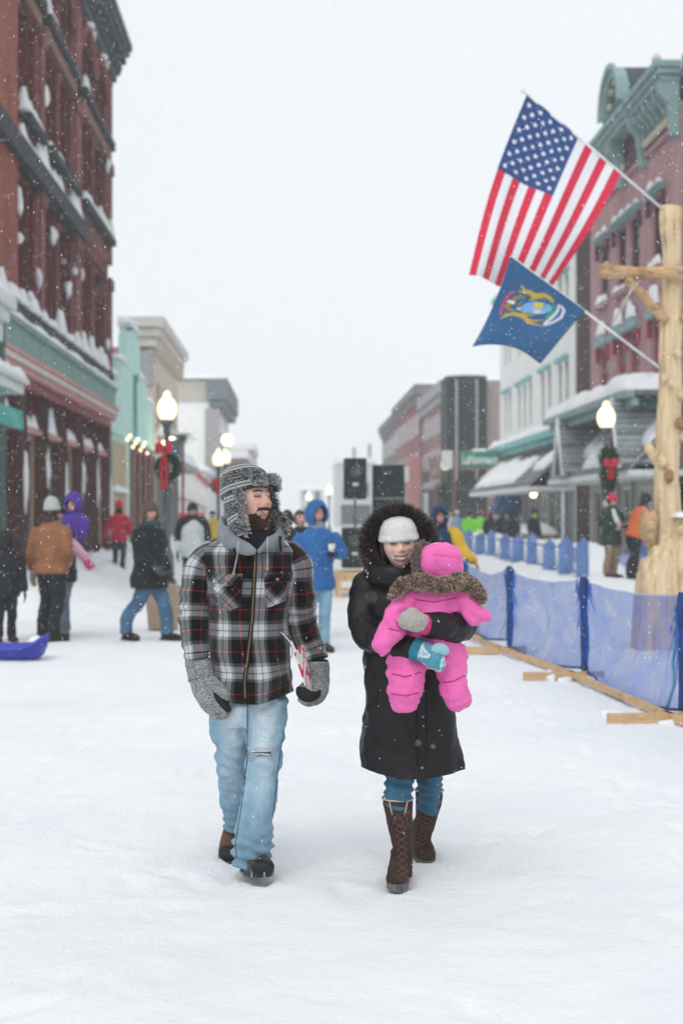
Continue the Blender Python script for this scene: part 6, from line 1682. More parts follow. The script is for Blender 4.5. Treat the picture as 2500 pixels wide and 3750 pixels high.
# -- boots
BRN = mat('brown_leather', (.115, .055, .03), .55, .35, 14, .25, 60); RUB = mat('boot_rubber', (.014, .016, .017), .5, .3, 20, .3, 60)
def hiking_boot(M, par):
    g = remesh(shoe_geo(.3, .056, .1, .17), .008, 2)
    o_ = mesh('boot', rotg(disp(g, lambda p: .002 * fbm(p * 40, 2, 3)), M), BRN, par)
    s_ = sole_geo(.062); mesh('sole', rotg(s_, M), RUB, o_, smooth=False)
    g = loft([(0, -.12, .04, .05, .028), (0, -.165, .042, .053, .033), (0, -.195, .035, .043, .028), (0, -.207, .028, .02, .014)], n=20, m=16, ref=(0, 0, 1), sup=2.6); mesh('toe_cap', rotg(g, M), RUB, o_)
    for k in range(7):
        g = G(); g.box(-.052 + k * .016, -.044 + k * .016, -.205 + .012 * abs(k - 3), -.185 + .02 * abs(k - 3), .0, .03); mesh('tread', rotg(g, M), mat('snow_packed_rubber', (.25, .27, .28), .7, .5, 40), o_, smooth=False)
    for k in range(4):
        y_ = -.03 - .025 * k; g = G(); g.tube([(-.035, y_ + .01, .085 - .008 * k), (0, y_, .108 - .012 * k), (.035, y_ + .01, .085 - .008 * k)], .004, 6); mesh('lace', rotg(g, M), mat('tan_lace', (.25, .14, .08), .8), o_)
    return o_
q = P(935, 3230, 6.42)
hiking_boot(Matrix.Translation((q[0] - .005, 6.48, .012)) @ Matrix.Rotation(math.radians(14), 4, 'Z') @ Matrix.Rotation(math.radians(-7), 4, 'X'), man)
q = P(858, 3130, 6.9)
hiking_boot(Matrix.Translation((q[0], 6.96, .045)) @ Matrix.Rotation(math.radians(-6), 4, 'Z') @ Matrix.Rotation(math.radians(22), 4, 'X'), man)
# -- jacket
def jacket_wr(p, t, a):
    return .011 * fbm(p * (6, 6, 7), 3, 3) + .009 * np.sin(p[:, 2] * 30 + p[:, 0] * 30 + 5 * vn(p * 4, 6)) * sstep(.75, .1, t) + .0025 * fbm(p * 30, 2, 9)
tk = [K_(928, 2562, MY, 290, .165), K_(928, 2540, MY, 290, .168), K_(924, 2430, MY, 298, .168), K_(912, 2300, MY, 292, .165), K_(916, 2180, MY, 318, .168), K_(918, 2090, MY + .01, 352, .165), K_(915, 2040, MY + .02, 366, .15), K_(915, 2008, MY + .03, 348, .125), K_(916, 1984, MY + .04, 278, .11), K_(920, 1966, MY + .04, 200, .095), K_(924, 1955, MY + .04, 140, .08)]
tg = loft(tk, n=160, m=180, cap=(0, 1), horiz=True, sup=2.3, wr=jacket_wr)
v = tg.arr(); x = (v[:, 0] - P(925, 0, MY)[0]); low = sstep(1.0, .80, v[:, 2])
v[:, 2] += low * (.42 * np.clip(x - .03, 0, 1)**1.2 + .10 * np.clip(-x - .08, 0, 1)); v[:, 1] -= low * .015 * np.sin(x * 30)
tg = G().add(v, tg.f, np.concatenate(tg.uv))
mesh('jacket', tg, PLAID, man, useuv=True)
tb = tg.bvh()
def sleeve_wr(sd):
    return lambda p, t, a: .006 * fbm(p * 9, 3, sd) + (.007 * np.sin(t * 62 + 1.6 * np.sin(a + sd) + 3 * vn(p * 6, sd))) * (np.exp(-((t - .55) / .17)**2) + .9 * sstep(.75, 1, t)) + .002 * fbm(p * 34, 2, sd)
s1g = loft([T_(812, 2030, MY + .03, 40), T_(768, 2036, MY + .02, 50), K_(737, 2068, MY + .01, 108, .085), K_(723, 2140, MY, 114, .087), K_(716, 2245, MY - .01, 118, .082), K_(717, 2330, MY - .03, 104, .075), K_(722, 2390, MY - .05, 94, .066), K_(724, 2418, MY - .05, 84, .058)], n=90, m=110, wr=sleeve_wr(2))
mesh('sleeve', s1g, PLAID, man, useuv=True)
s2g = loft([T_(1018, 2026, MY + .03, 40), T_(1060, 2032, MY + .02, 50), K_(1086, 2064, MY + .01, 106, .085), K_(1096, 2150, MY + .01, 110, .087), K_(1101, 2250, MY + .03, 108, .08), K_(1120, 2330, MY + .04, 104, .075), K_(1143, 2382, MY + .03, 100, .066), K_(1155, 2420, MY + .02, 86, .058)], n=90, m=110, wr=sleeve_wr(4))
mesh('sleeve', s2g, PLAID, man, useuv=True)
for gg, yy in ((s1g, 1), (s2g, 2)):
    pass
# pockets with bias plaid
patch_on(tb, [(779, 2150), (886, 2142), (886, 2218), (835, 2242)], .004, 26, 20, .78, .006, PLAID, 'pocket', man)
patch_on(tb, [(779, 2106), (888, 2102), (888, 2146), (780, 2132)], .010, 26, 12, .78, .006, PLAID, 'pocket_flap', man)
patch_on(tb, [(968, 2138), (1052, 2132), (1046, 2200), (975, 2228)], .004, 26, 20, -.78, .006, PLAID, 'pocket', man)
patch_on(tb, [(965, 2096), (1074, 2098), (1060, 2126), (968, 2134)], .010, 26, 12, -.78, .006, PLAID, 'pocket_flap', man)
for (a, b) in ((827, 2137), (1016, 2122)):
    h_ = hit(tb, a, b, .022); g = G(); g.ball(h_, (.007, .004, .007), 2); mesh('button', g, mat('pewter', (.3, .29, .27), .35, metal=.6), man)
# zip with placket
zl = [(932, 1992), (934, 2060), (930, 2140), (924, 2260), (908, 2400), (896, 2500), (898, 2558)]
for nm, dx, r_, m_, off in (('placket', 0, .010, mat('black_placket', (.013, .013, .015), .8), .002), ('zip_teeth', 0, .0032, mat('brass_zip', (.25, .17, .08), .4, .3, 200, metal=.7), .012)):
    L = line_on(tb, zl, off, 60); g = G()
    g.join(loft(np.column_stack([L, np.full(len(L), r_), np.full(len(L), .004)]), n=8, m=120, ref=(0, -1, 0))); mesh(nm, g, m_, man)
h_ = hit(tb, 933, 2012, .018); g = G(); g.bbox(h_[0] - .004, h_[0] + .004, h_[1] - .003, h_[1], h_[2] - .02, h_[2] + .005, .001); mesh('zip_pull', g, mat('pewter', (0, 0, 0)), man, smooth=False)
# white paper in the side pocket
L0 = hit(tb, 1052, 2345, .01)
g = G(); X0, Y0, Z0 = P(1040, 2325, 6.48)
v = []
for i in range(12):
    for j in range(6):
        a = i / 11; b_ = j / 5
        v.append(P(1028 + 48 * math.sin(a * 2.2) * (1 - .15 * b_), 2316 + 95 * a, 6.40 + .10 * b_ - .02 * math.sin(a * 3)))
f = [(i * 6 + j, i * 6 + j + 1, (i + 1) * 6 + j + 1, (i + 1) * 6 + j) for i in range(11) for j in range(5)]
o_ = mesh('paper', G().add(v, f), mat('white_paper', (.78, .79, .8), .7, .03), man); md = o_.modifiers.new('t', 'SOLIDIFY'); md.thickness = .002
# -- hood of the sweatshirt, strings
g = loft([T_(936, 2022, 6.41, 6, .01), T_(890, 2004, 6.44, 13, .032), T_(838, 1972, 6.51, 16, .045), T_(812, 1945, 6.64, 18, .058), T_(850, 1928, 6.76, 22, .06), T_(930, 1925, 6.81, 24, .06), T_(1000, 1938, 6.75, 20, .055), T_(1024, 1962, 6.62, 16, .045), T_(996, 1990, 6.49, 13, .032), T_(946, 2020, 6.41, 6, .01)], n=40, m=130, ref=(0, 0, 1), wr=lambda p, t, a: .007 * fbm(p * 16, 3, 3) + .004 * np.sin(t * 50 + 3 * vn(p * 8, 2)))
mesh('hoodie', g, M_HOODIE, man)
g = loft([K_(935, 2020, 6.57, 175, .10), K_(934, 1985, 6.56, 150, .095), K_(932, 1955, 6.57, 138, .088), K_(930, 1940, 6.58, 130, .08)], n=40, m=24, cap=(0, 0), horiz=True, wr=lambda p, t, a: .004 * fbm(p * 22, 2, 3)); mesh('collar', g, M_BLKC, man)
for pts in ([(874, 1982), (872, 2010), (866, 2050), (856, 2096)], [(979, 1966), (979, 2000), (979, 2040), (978, 2078)]):
    L = [P(a, b, 6.405 - .012 * i) for i, (a, b) in enumerate(pts)]
    hb = hit(tb, *pts[-1], .012); hm = hit(tb, *pts[-2], .012)
    L[-1], L[-2] = hb, hm
    g = G(); g.join(loft([(*p, .0035, .0035) for p in L], n=8, m=24)); mesh('drawstring', g, mat('grey_cord', (.36, .34, .36), .8), man)
    g = loft([(*(hb + (0, 0, .006)), .004, .004), (*hb, .007, .007), (*(hb + (0, -.001, -.012)), .007, .007), (*(hb + (0, -.001, -.018)), .003, .003)], n=12, m=12); mesh('wood_bead', g, mat('bead_wood', (.42, .22, .10), .5), man)
# -- mittens
def mitten(pal, keys, thumb, cuff, par, palm=None):
    g = G(); g.join(loft(keys, n=28, m=50)); g.join(loft(thumb, n=18, m=30))
    g = disp(remesh(g, .008, 3), lambda p: .0022 * fbm(p * 70, 2, 3) + .003 * fbm(p * 18, 2, 5))
    o_ = mesh('mitten', g, pal, par)
    cg = loft(cuff, n=40, m=24, cap=(0, 0), wr=lambda p, t, a: .003 * np.sin(a * 22) + .004 * fbm(p * 16, 2, 2)); mesh('cuff', cg, pal, o_)
    if palm is not None: mesh('palm', loft(palm, n=18, m=30), M_PALM, o_)
    return o_
mitten(KNITG, [K_(732, 2420, 6.53, 88, .05), K_(740, 2480, 6.52, 98, .052), K_(758, 2535, 6.50, 96, .052), K_(788, 2585, 6.48, 84, .048), K_(818, 2612, 6.47, 62, .04), K_(838, 2622, 6.47, 26, .02)],
       [T_(775, 2490, 6.47, 24), T_(802, 2520, 6.45, 22), T_(825, 2545, 6.44, 19), T_(838, 2562, 6.44, 10)], [K_(737, 2488, 6.52, 102, .06), K_(732, 2460, 6.53, 100, .06), K_(728, 2425, 6.54, 104, .062), K_(728, 2412, 6.54, 100, .06)], man,
       [T_(782, 2520, 6.475, 16), T_(800, 2552, 6.455, 18), T_(824, 2584, 6.445, 17), T_(842, 2606, 6.44, 8)])
mitten(KNITG, [K_(1158, 2430, 6.62, 84, .05), K_(1164, 2480, 6.60, 82, .052), K_(1166, 2525, 6.56, 76, .055), K_(1150, 2555, 6.50, 60, .05), K_(1118, 2562, 6.46, 46, .03), K_(1098, 2548, 6.45, 40, .02)],
       [T_(1140, 2500, 6.55, 20), T_(1120, 2512, 6.50, 18), T_(1104, 2520, 6.48, 14), T_(1096, 2522, 6.475, 8)], [K_(1162, 2492, 6.6, 88, .058), K_(1160, 2465, 6.6, 92, .06), K_(1160, 2432, 6.62, 92, .062), K_(1160, 2418, 6.62, 86, .058)], man,
       [T_(1092, 2520, 6.46, 10), T_(1104, 2535, 6.44, 22), T_(1132, 2550, 6.43, 22), T_(1158, 2545, 6.44, 14), T_(1172, 2530, 6.46, 6)])
# -- folded printed booklet in the left mitten
bk = thing('booklet', 'folded red and white printed booklet held in grey mitten', 'booklet', P(1115, 2480, 6.5))
v, cc = [], []
for i in range(40):
    for j in range(14):
        a, b_ = i / 39, j / 13
        cx_ = 1090 + 52 * a**.9; wdt = 15 * (1 - .35 * a)
        v.append(P(cx_ - wdt + wdt * 2 * b_, 2378 + 192 * a - 30 * (b_ - .5) * (1 - a), 6.43 + .07 * b_ - .0 * a + .006 * math.sin(a * 9)))
        r_ = math.sin(a * 21 + 5 * b_ + 2 * math.sin(b_ * 7 + a * 8)) > .45 or abs(b_ - .85) < .06
        cc.append((.62, .03, .06) if r_ else (.8, .79, .8))
f = [(i * 14 + j, i * 14 + j + 1, (i + 1) * 14 + j + 1, (i + 1) * 14 + j) for i in range(39) for j in range(13)]
o_ = mesh('cover', G().add(v, f, None, cc), M_FLAG, bk, usecol=True); md = o_.modifiers.new('t', 'SOLIDIFY'); md.thickness = .006
# -- head
HX = 921; HYp = 1836
HC = P(HX, HYp, 6.56)
HMm = Matrix.Translation(Vector(HC)) @ Matrix.Rotation(math.radians(45), 4, 'Z') @ Matrix.Rotation(math.radians(-9), 4, 'X') @ Matrix.Rotation(math.radians(3), 4, 'Y') @ Matrix.Scale(1.06, 4)
SKM = (.70, .455, .36)
hg = head_geo(6, stubble=.4, skin=SKM, red=1.0, lips=(.46, .15, .15), eyes='squint', open_=.006, brow=(.16, .10, .075))
body = rotg(hg, HMm)
body.join(loft([K_(928, 2020, 6.58, 160, .08), K_(928, 1985, 6.58, 112, .062), K_(927, 1940, 6.575, 104, .06), K_(925, 1890, 6.575, 104, .062)], n=30, m=24, col=np.array(SKM)))
mesh('body', body, M_SKIN, man, usecol=True)
hb_ = hg.bvh()
def face_y(x, z, off=0):
    loc, n_, i_, d_ = hb_.ray_cast(Vector((x, -.3, z)), Vector((0, 1, 0)))
    return np.array((x, (loc.y if loc else -.08) - off, z))
def teeth_strip(w, zt, zb, ct, cb, off, n=17):
    v = []
    yc = face_y(0, (zt + zb) / 2)[1]; ye = face_y(w, (zt + zb) / 2)[1]
    for k in range(n):
        x = -w + 2 * w * k / (n - 1); e = 1 - abs(x / w)**3
        y = yc + (ye - yc) * (x / w)**2 - off
        t_, b_ = zt + ct * x * x, zb + cb * x * x
        m_ = (t_ + b_) / 2; h_ = (t_ - b_) / 2 * max(e, .12)
        v += [(x, y, m_ + h_), (x, y - .0008, m_), (x, y, m_ - h_)]
    f = [(k * 3 + j, k * 3 + j + 1, k * 3 + j + 4, k * 3 + j + 3) for k in range(n - 1) for j in (0, 1)]
    return G().add(v, f)
g = teeth_strip(.017, -.0535, -.0632, 4, 6, .0015)
mesh('teeth', rotg(g, HMm), mat('teeth', (.78, .74, .64), .35), man)
# beard and moustache
p, n = sample(hg.arr(), hg.f, 90000)
jaw = ((p[:, 2] < -.066 - .75 * np.clip(.036 - np.abs(p[:, 0]), 0, .032) + .006 * vn(p * 90, 4)) & (p[:, 1] < .035) & (p[:, 2] > -.125))
side = (np.abs(p[:, 0]) > .058) & (p[:, 2] < -.02) & (p[:, 1] < -.0) & (p[:, 1] > -.04) & (RNG.random(len(p)) < .25)
sel = np.where(jaw | side)[0][:9000]
d = n[sel] * .8 + np.array((0, -.35, -.75)) 
bg_ = fur(p[sel], d, .024, .0013, (.035, .023, .018), (.15, .095, .065), .5, .45)
mo = np.where((np.abs(p[:, 2] + .0455) < .0055) & (np.abs(p[:, 0]) < .033) & (p[:, 1] < -.05))[0][:420]
mo2 = np.where((np.abs(np.abs(p[:, 0]) - .033) < .004) & (p[:, 2] < -.046) & (p[:, 2] > -.075) & (p[:, 1] < -.04))[0][:60]
mo = np.concatenate([mo, mo2])
bg_.join(fur(p[mo], n[mo] * .35 + np.column_stack([np.sign(p[mo, 0]) * .6, np.full(len(mo), -.1), np.full(len(mo), -.7)]), .010, .0012, (.035, .024, .02), (.09, .06, .045), .35, .4))
eb = np.where((np.abs(p[:, 2] - .031 + .1 * np.abs(np.abs(p[:, 0]) - .028)) < .0038) & (np.abs(p[:, 0]) > .012) & (np.abs(p[:, 0]) < .05) & (p[:, 1] < -.04))[0][:160]
bg_.join(fur(p[eb], n[eb] * .3 + np.column_stack([np.sign(p[eb, 0]) * 1.0, np.zeros(len(eb)), np.full(len(eb), .2)]), .008, .0012, (.02, .014, .012), (.05, .03, .022), .2, .2))
mesh('beard', rotg(bg_, HMm), FUR, man, usecol=True)
# -- knitted trapper hat
def hat_mat():
    s = NT('nordic_knit')
    sep = s.n('SeparateXYZ'); s.l(s.uv(), sep.inputs[0])
    v_ = sep.outputs[1]
    band = s.ramp(s.math('MULTIPLY', v_, 4.0), [(0, (.02, .02, .02)), (.04, (.33, .34, .35)), (.075, (.03, .03, .03)), (.1, (.33, .34, .35)), (.135, (.02, .02, .022)), (.40, (.33, .34, .35)), (.44, (.03, .03, .03)), (.47, (.3, .31, .32)), (.51, (.02, .02, .022)), (.74, (.33, .34, .35)), (.79, (.02, .02, .022)), (.83, (.3, .31, .32)), (.86, (.02, .02, .022))], True)
    ck = s.n('TexChecker'); cbx = s.n('CombineXYZ'); s.l(s.math('ADD', sep.outputs[0], s.math('MULTIPLY', s.math('PINGPONG', s.math('MULTIPLY', sep.outputs[0], 22.0), 1.0), .012)), cbx.inputs[0]); s.l(s.math('ADD', v_, s.math('MULTIPLY', s.math('PINGPONG', s.math('MULTIPLY', sep.outputs[0], 36.0), 1.0), .018)), cbx.inputs[1])
    ck.inputs['Scale'].default_value = 130; s.l(cbx.outputs[0], ck.inputs[0])
    n = s.noise(s.obj(), 100, 2, .6)
    fl = s.math('MULTIPLY', s.math('GREATER_THAN', n, .5), s.math('ADD', s.math('MULTIPLY', ck.outputs['Fac'], .6), .15))
    col = s.mix(s.math('MULTIPLY', fl, .8), band, (.32, .33, .34))
    s.fin(col, .95, .1, .3); s.bump(n, .6, .006)
    return s.m
HATM = hat_mat()
hat = loft([(0, .020, .036, .108, .122), (0, .020, .05, .112, .127), (0, .021, .07, .111, .126), (0, .026, .105, .102, .116), (0, .036, .148, .078, .088), (0, .044, .178, .042, .046), (0, .048, .190, .012, .012)], n=90, m=80, horiz=True, wr=lambda p, t, a: .0018 * np.sin(a * 60) * 0 + .003 * fbm(p * 22, 2, 4))
HT = HMm @ Matrix.Rotation(math.radians(-7), 4, 'X')
ho = mesh('hat', rotg(hat, HT), HATM, man, useuv=True)
flp = []
for sx in (-1, 1):
    out_ = 0 if sx < 0 else .03
    fg = loft([(sx * .098, .014, .03, .010, .056), (sx * .103, .010, -.02, .012, .054), (sx * (.105 + out_), .002, -.07, .012, .048), (sx * (.108 + out_), -.012, -.115, .014, .045), (sx * (.100 + out_), -.02, -.148, .010, .028), (sx * (.097 + out_), -.022, -.158, .004, .01)], n=40, m=50, wr=lambda p, t, a: .002 * fbm(p * 30, 2, 3))
    mesh('ear_flap', rotg(fg, HMm), HATM, ho, useuv=True); flp.append(fg)
    # strap
    st_ = P(862 if sx < 0 else 1026, 1965, 6.5)
    g = G(); g.tube([st_, st_ + (0.0, -.02, -.035), st_ + (.004 * sx, -.05, -.065)], .007, 6); mesh('strap', g, M_BLKC, ho)
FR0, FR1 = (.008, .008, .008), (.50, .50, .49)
nb_ = 2600
ph = RNG.uniform(-.66, 1.3, nb_); zz = RNG.uniform(.036, .080, nb_)
bp = np.column_stack([.115 * np.sin(ph), .016 - .134 * np.cos(ph) - .006, zz]); bn = np.column_stack([np.sin(ph), -np.cos(ph), (zz - .062) * 9])
brim = fur(bp, bn, .026, .0028, FR0, FR1, .65, .5, clump=45)
bt = loft([(.115 * math.sin(a), .018 - .130 * math.cos(a), .066, .032, .010) for a in np.linspace(-1.3, 1.3, 12)], n=14, m=40, ref=(0, 0, 1)) 
bt = loft([(.113 * math.sin(a), .018 - .128 * math.cos(a), .060, .008, .024) for a in np.linspace(-.52, 1.32, 12)], n=14, m=40, ref=(0, 0, 1))
mesh('brim', rotg(bt, HT), mat('dark_fur_backing', (.025, .026, .026), .9), ho)
brim = rotg(brim, HT)
for k, (fg, cnt) in enumerate(zip(flp, (3000, 3900))):
    p_, n_ = sample(fg.arr(), fg.f, cnt * 4)
    cyy = np.interp(p_[:, 2], [-.16, -.1, 0, .03], [-.022, -.01, .005, .012])
    s_ = (p_[:, 1] < cyy - .026) | ((n_[:, 0] > .3) & (p_[:, 1] < cyy - .01)) if k == 0 else ((p_[:, 1] < cyy + .06) | (n_[:, 0] < 0))
    p_, n_ = p_[s_][:cnt], n_[s_][:cnt]
    brim.join(rotg(fur(p_, n_ * .7 + np.array((0, -.45, -.35)), .026, .0028, FR0, FR1, .65, .5, clump=45), HMm))
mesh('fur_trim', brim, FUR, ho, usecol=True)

# ================================================================ woman
WY = 6.46
wom = thing('person', 'smiling woman in long dark hooded coat with fur ruff and white knit hat', 'person', P(1500, 3200, 6.45) * (1, 1, 0))
M_COAT = mat('dark_brown_nylon', (.011, .0085, .0105), .42, .3, 9, .4, 24, spec=.22)
# legs
def leg(keys, nm='jeans'):
    g = disp(loft(keys, n=40, m=40), lambda p: .005 * fbm(p * (14, 14, 26), 3, 3) + .006 * np.sin(p[:, 2] * 150 + 3 * vn(p * 9, 1) + p[:, 0] * 30))
    v = g.arr(); k = np.clip(.5 + .5 * fbm(v * (14, 14, 7), 3, 2), 0, 1)[:, None]
    g.c = [np.array((.02, .055, .10)) * (1 - k) + np.array((.05, .15, .23)) * k]
    return g
g = leg([K_(1470, 2700, 6.47, 120, .075), K_(1466, 2810, 6.44, 106, .068), K_(1462, 2870, 6.42, 100, .062), K_(1456, 2930, 6.41, 96, .06), K_(1456, 2960, 6.41, 84, .055)])
g.join(leg([K_(1560, 2700, 6.52, 120, .075), K_(1572, 2800, 6.56, 102, .066), K_(1572, 2860, 6.62, 92, .06), K_(1570, 2910, 6.67, 84, .055), K_(1566, 2960, 6.7, 76, .05)]))
mesh('jeans', g, DEN, wom, usecol=True)
M_WB = mat('brown_suede', (.050, .028, .022), .85, .3, 16, .3, 90); M_LACE = mat('mauve_lace', (.14, .075, .07), .8); M_LINE = mat('cream_lining', (.48, .44, .36), .95, .15, 30, .4, 120)
def tall_boot(keys, fM, par, lace_px, y_top, y_bot, flip):
    g = G(); g.join(loft(keys, n=44, m=80)); g.join(rotg(shoe_geo(.27, .045, .09, .12), fM))
    g = disp(remesh(g, .008, 3), lambda p: .0035 * fbm(p * (16, 16, 24), 3, 5))
    o_ = mesh('boot', g, M_WB, par)
    mesh('sole', rotg(sole_geo(.05), fM), mat('snowy_sole', (.12, .12, .12), .7, .6, 40), o_, smooth=False)
    b = g.bvh()
    top = np.array(keys[0][:3]); ra, rb2 = keys[0][3], keys[0][4]
    a = np.linspace(0, 2 * np.pi, 29)
    rim = np.column_stack([top[0] + ra * np.cos(a), top[1] + rb2 * np.sin(a), top[2] - .001 + 0 * a]); gl = G(); gl.tube(rim, .0045, 6); mesh('lining', gl, M_LINE, o_)
    nl = 9
    for i in range(nl):
        t0, t1 = i / nl, (i + 1) / nl
        c0, c1 = np.interp([t0, t1], np.linspace(0, 1, len(lace_px)), [q_[0] for q_ in lace_px]); w0, w1 = np.interp([t0, t1], np.linspace(0, 1, len(lace_px)), [q_[1] for q_ in lace_px])
        ya, yb = y_top + (y_bot - y_top) * t0, y_top + (y_bot - y_top) * t1
        for sgn in (-1, 1):
            L = line_on(b, [(c0 + sgn * w0, ya), (c1 - sgn * w1, yb)], .0035, 9)
            if len(L) > 3: gl = G(); gl.tube(L, .0022, 5); mesh('lace', gl, M_LACE, o_)
            h_ = hit(b, c0 + sgn * (w0 + 2), ya, .004)
            if h_ is not None: gl = G(); gl.ball(h_, .0035, 1); mesh('eyelet', gl, mat('dark_eyelet', (.03, .025, .025), .4), o_)
    # bow
    c0 = lace_px[0][0]
    for sgn in (-1, 1):
        L = line_on(b, [(c0, y_top), (c0 + sgn * 22, y_top - 8), (c0 + sgn * 32, y_top + 14), (c0 + sgn * 34, y_top + 45)], .007, 14)
        if len(L) > 3: gl = G(); gl.tube(L, .0024, 5); mesh('lace', gl, M_LACE, o_)
        L = line_on(b, [(c0, y_top), (c0 + sgn * 14, y_top + 22), (c0 + sgn * 26, y_top + 50)], .006, 12)
        if len(L) > 3: gl = G(); gl.tube(L, .0022, 5); mesh('lace', gl, M_LACE, o_)
    for sgn in (-1, 1):
        L = line_on(b, [(c0 + sgn * 33, y_top - 50), (c0 + sgn * 29, y_top - 30), (c0 + sgn * 22, y_top)], .002, 10)
        if len(L) > 3: gl = G(); gl.tube(L, .0032, 6); mesh('lining', gl, M_LINE, o_)
    return o_
fq = P(1466, 3262, 6.2)
tall_boot([K_(1455, 2922, 6.42, 112, .068), K_(1458, 2960, 6.42, 104, .066), K_(1466, 3030, 6.42, 88, .06), K_(1476, 3110, 6.42, 72, .05), K_(1477, 3170, 6.42, 68, .048), K_(1474, 3210, 6.41, 68, .05)], Matrix.Translation((fq[0] + .002, 6.385, .0)) @ Matrix.Rotation(math.radians(-5), 4, 'Z'), wom, [(1458, 24), (1468, 20), (1474, 17), (1474, 18)], 2985, 3215, 1)
bq = P(1541, 3140, 6.8)
tall_boot([K_(1571, 2892, 6.70, 104, .066), K_(1568, 2930, 6.72, 98, .064), K_(1558, 3000, 6.76, 80, .056), K_(1545, 3070, 6.80, 64, .048), K_(1540, 3110, 6.82, 60, .046)], Matrix.Translation((bq[0] + .0, 6.86, .02)) @ Matrix.Rotation(math.radians(6), 4, 'Z') @ Matrix.Rotation(math.radians(10), 4, 'X'), wom, [(1575, 24), (1562, 18), (1548, 15), (1540, 14)], 2960, 3100, -1)
# coat
def coat_wr(p, t, a):
    quilt = .004 * np.abs(np.sin(p[:, 2] * 21 + .6 * np.sin(a * 2)))**.6 * sstep(.35, .6, t)
    return 1.8 * quilt + .017 * fbm(p * (6, 6, 5), 3, 3) + .006 * fbm(p * (18, 18, 14), 3, 5) + .009 * np.sin(a * 5 + 2 * vn(p * 3, 2)) * sstep(.5, .0, t)
ck = [K_(1503, 2805, WY, 356, .20), K_(1503, 2790, WY, 358, .20), K_(1500, 2700, WY, 346, .195), K_(1498, 2565, WY, 330, .185), K_(1500, 2420, WY, 312, .175), K_(1502, 2300, WY, 302, .165), K_(1494, 2200, WY + .01, 300, .155), K_(1484, 2140, WY + .02, 280, .135), K_(1476, 2108, WY + .02, 230, .12), K_(1470, 2085, WY + .02, 170, .105), K_(1466, 2062, WY + .02, 140, .10)]
cg = loft(ck, n=120, m=150, cap=(0, 1), horiz=True, sup=2.35, wr=coat_wr)
v = cg.arr(); x = v[:, 0] - P(1503, 0, WY)[0]; low = sstep(.60, .50, v[:, 2]); v[:, 2] -= low * .022 * np.cos(np.clip(x / .22, -1, 1) * np.pi / 2); cg = G().add(v, cg.f)
mesh('coat', cg, M_COAT, wom); cbv = cg.bvh()
for k, (a, b) in enumerate([(1548, 2625), (1545, 2812), (1550, 2530)]):
    h_ = hit(cbv, a, b, .003); g = G(); g.ball(h_, (.0055, .003, .0055), 2); mesh('snap', g, mat('snap_metal', (.35, .33, .31), .35, metal=.7), wom)
L = line_on(cbv, [(1528, 2440), (1526, 2600), (1530, 2800)], .003, 40); g = G(); g.tube(L, .004, 6); mesh('front_seam', g, mat('coat_seam', (.012, .010, .012), .8), wom)
L = line_on(cbv, [(1560, 2440), (1562, 2600), (1564, 2805)], .003, 40); g = G(); g.tube(L, .003, 6); mesh('front_seam', g, mat('coat_seam', (.012, .010, .012), .8), wom)
def puff(sd): return lambda p, t, a: .010 * np.abs(np.sin(t * 15 + .5 * np.sin(a)))**.5 - .006 + .006 * fbm(p * 9, 3, sd) + .003 * fbm(p * 28, 2, sd)
a1 = loft([K_(1372, 2108, WY + .02, 90, .06), K_(1352, 2150, WY, 118, .085), K_(1335, 2230, WY - .03, 122, .09), K_(1345, 2310, WY - .10, 118, .088), T_(1395, 2345, WY - .22, 48), T_(1460, 2366, WY - .33, 45), T_(1535, 2384, WY - .38, 41)], n=60, m=110, ref=(-.2, -1, .3), wr=puff(3)); mesh('sleeve', a1, M_COAT, wom)
a2 = loft([K_(1590, 2120, WY + .02, 90, .06), K_(1630, 2170, WY - .02, 110, .08), K_(1672, 2240, WY - .10, 116, .085), T_(1682, 2288, WY - .24, 56), T_(1640, 2292, WY - .36, 54), T_(1590, 2288, WY - .41, 50), T_(1556, 2285, WY - .43, 45)], n=60, m=110, ref=(.2, -1, .3), wr=puff(7)); mesh('sleeve', a2, M_COAT, wom)
# collar flap with snaps
g = loft([K_(1350, 2092, WY - .06, 40, .02), K_(1385, 2098, WY - .13, 50, .02), K_(1440, 2110, WY - .17, 50, .02), K_(1480, 2125, WY - .17, 46, .02)], n=16, m=30, ref=(0, -1, 0)); g = loft([(*P(1343, 2100, WY - .04), .022, .04), (*P(1385, 2104, WY - .14), .022, .042), (*P(1440, 2112, WY - .18), .02, .045), (*P(1490, 2130, WY - .18), .02, .045)], n=16, m=30, ref=(0, 0, 1), wr=lambda p, t, a: .004 * fbm(p * 20, 2, 3)); mesh('collar', g, M_COAT, wom); bb = g.bvh()
for (a, b) in ((1341, 2090), (1345, 2113), (1348, 2100)):
    h_ = hit(bb, a, b, .002)
    if h_ is None: h_ = P(a, b, WY - .1)
    g = G(); g.ball(h_, (.007, .004, .007), 2); mesh('snap', g, mat('snap_metal', (0, 0, 0)), wom)
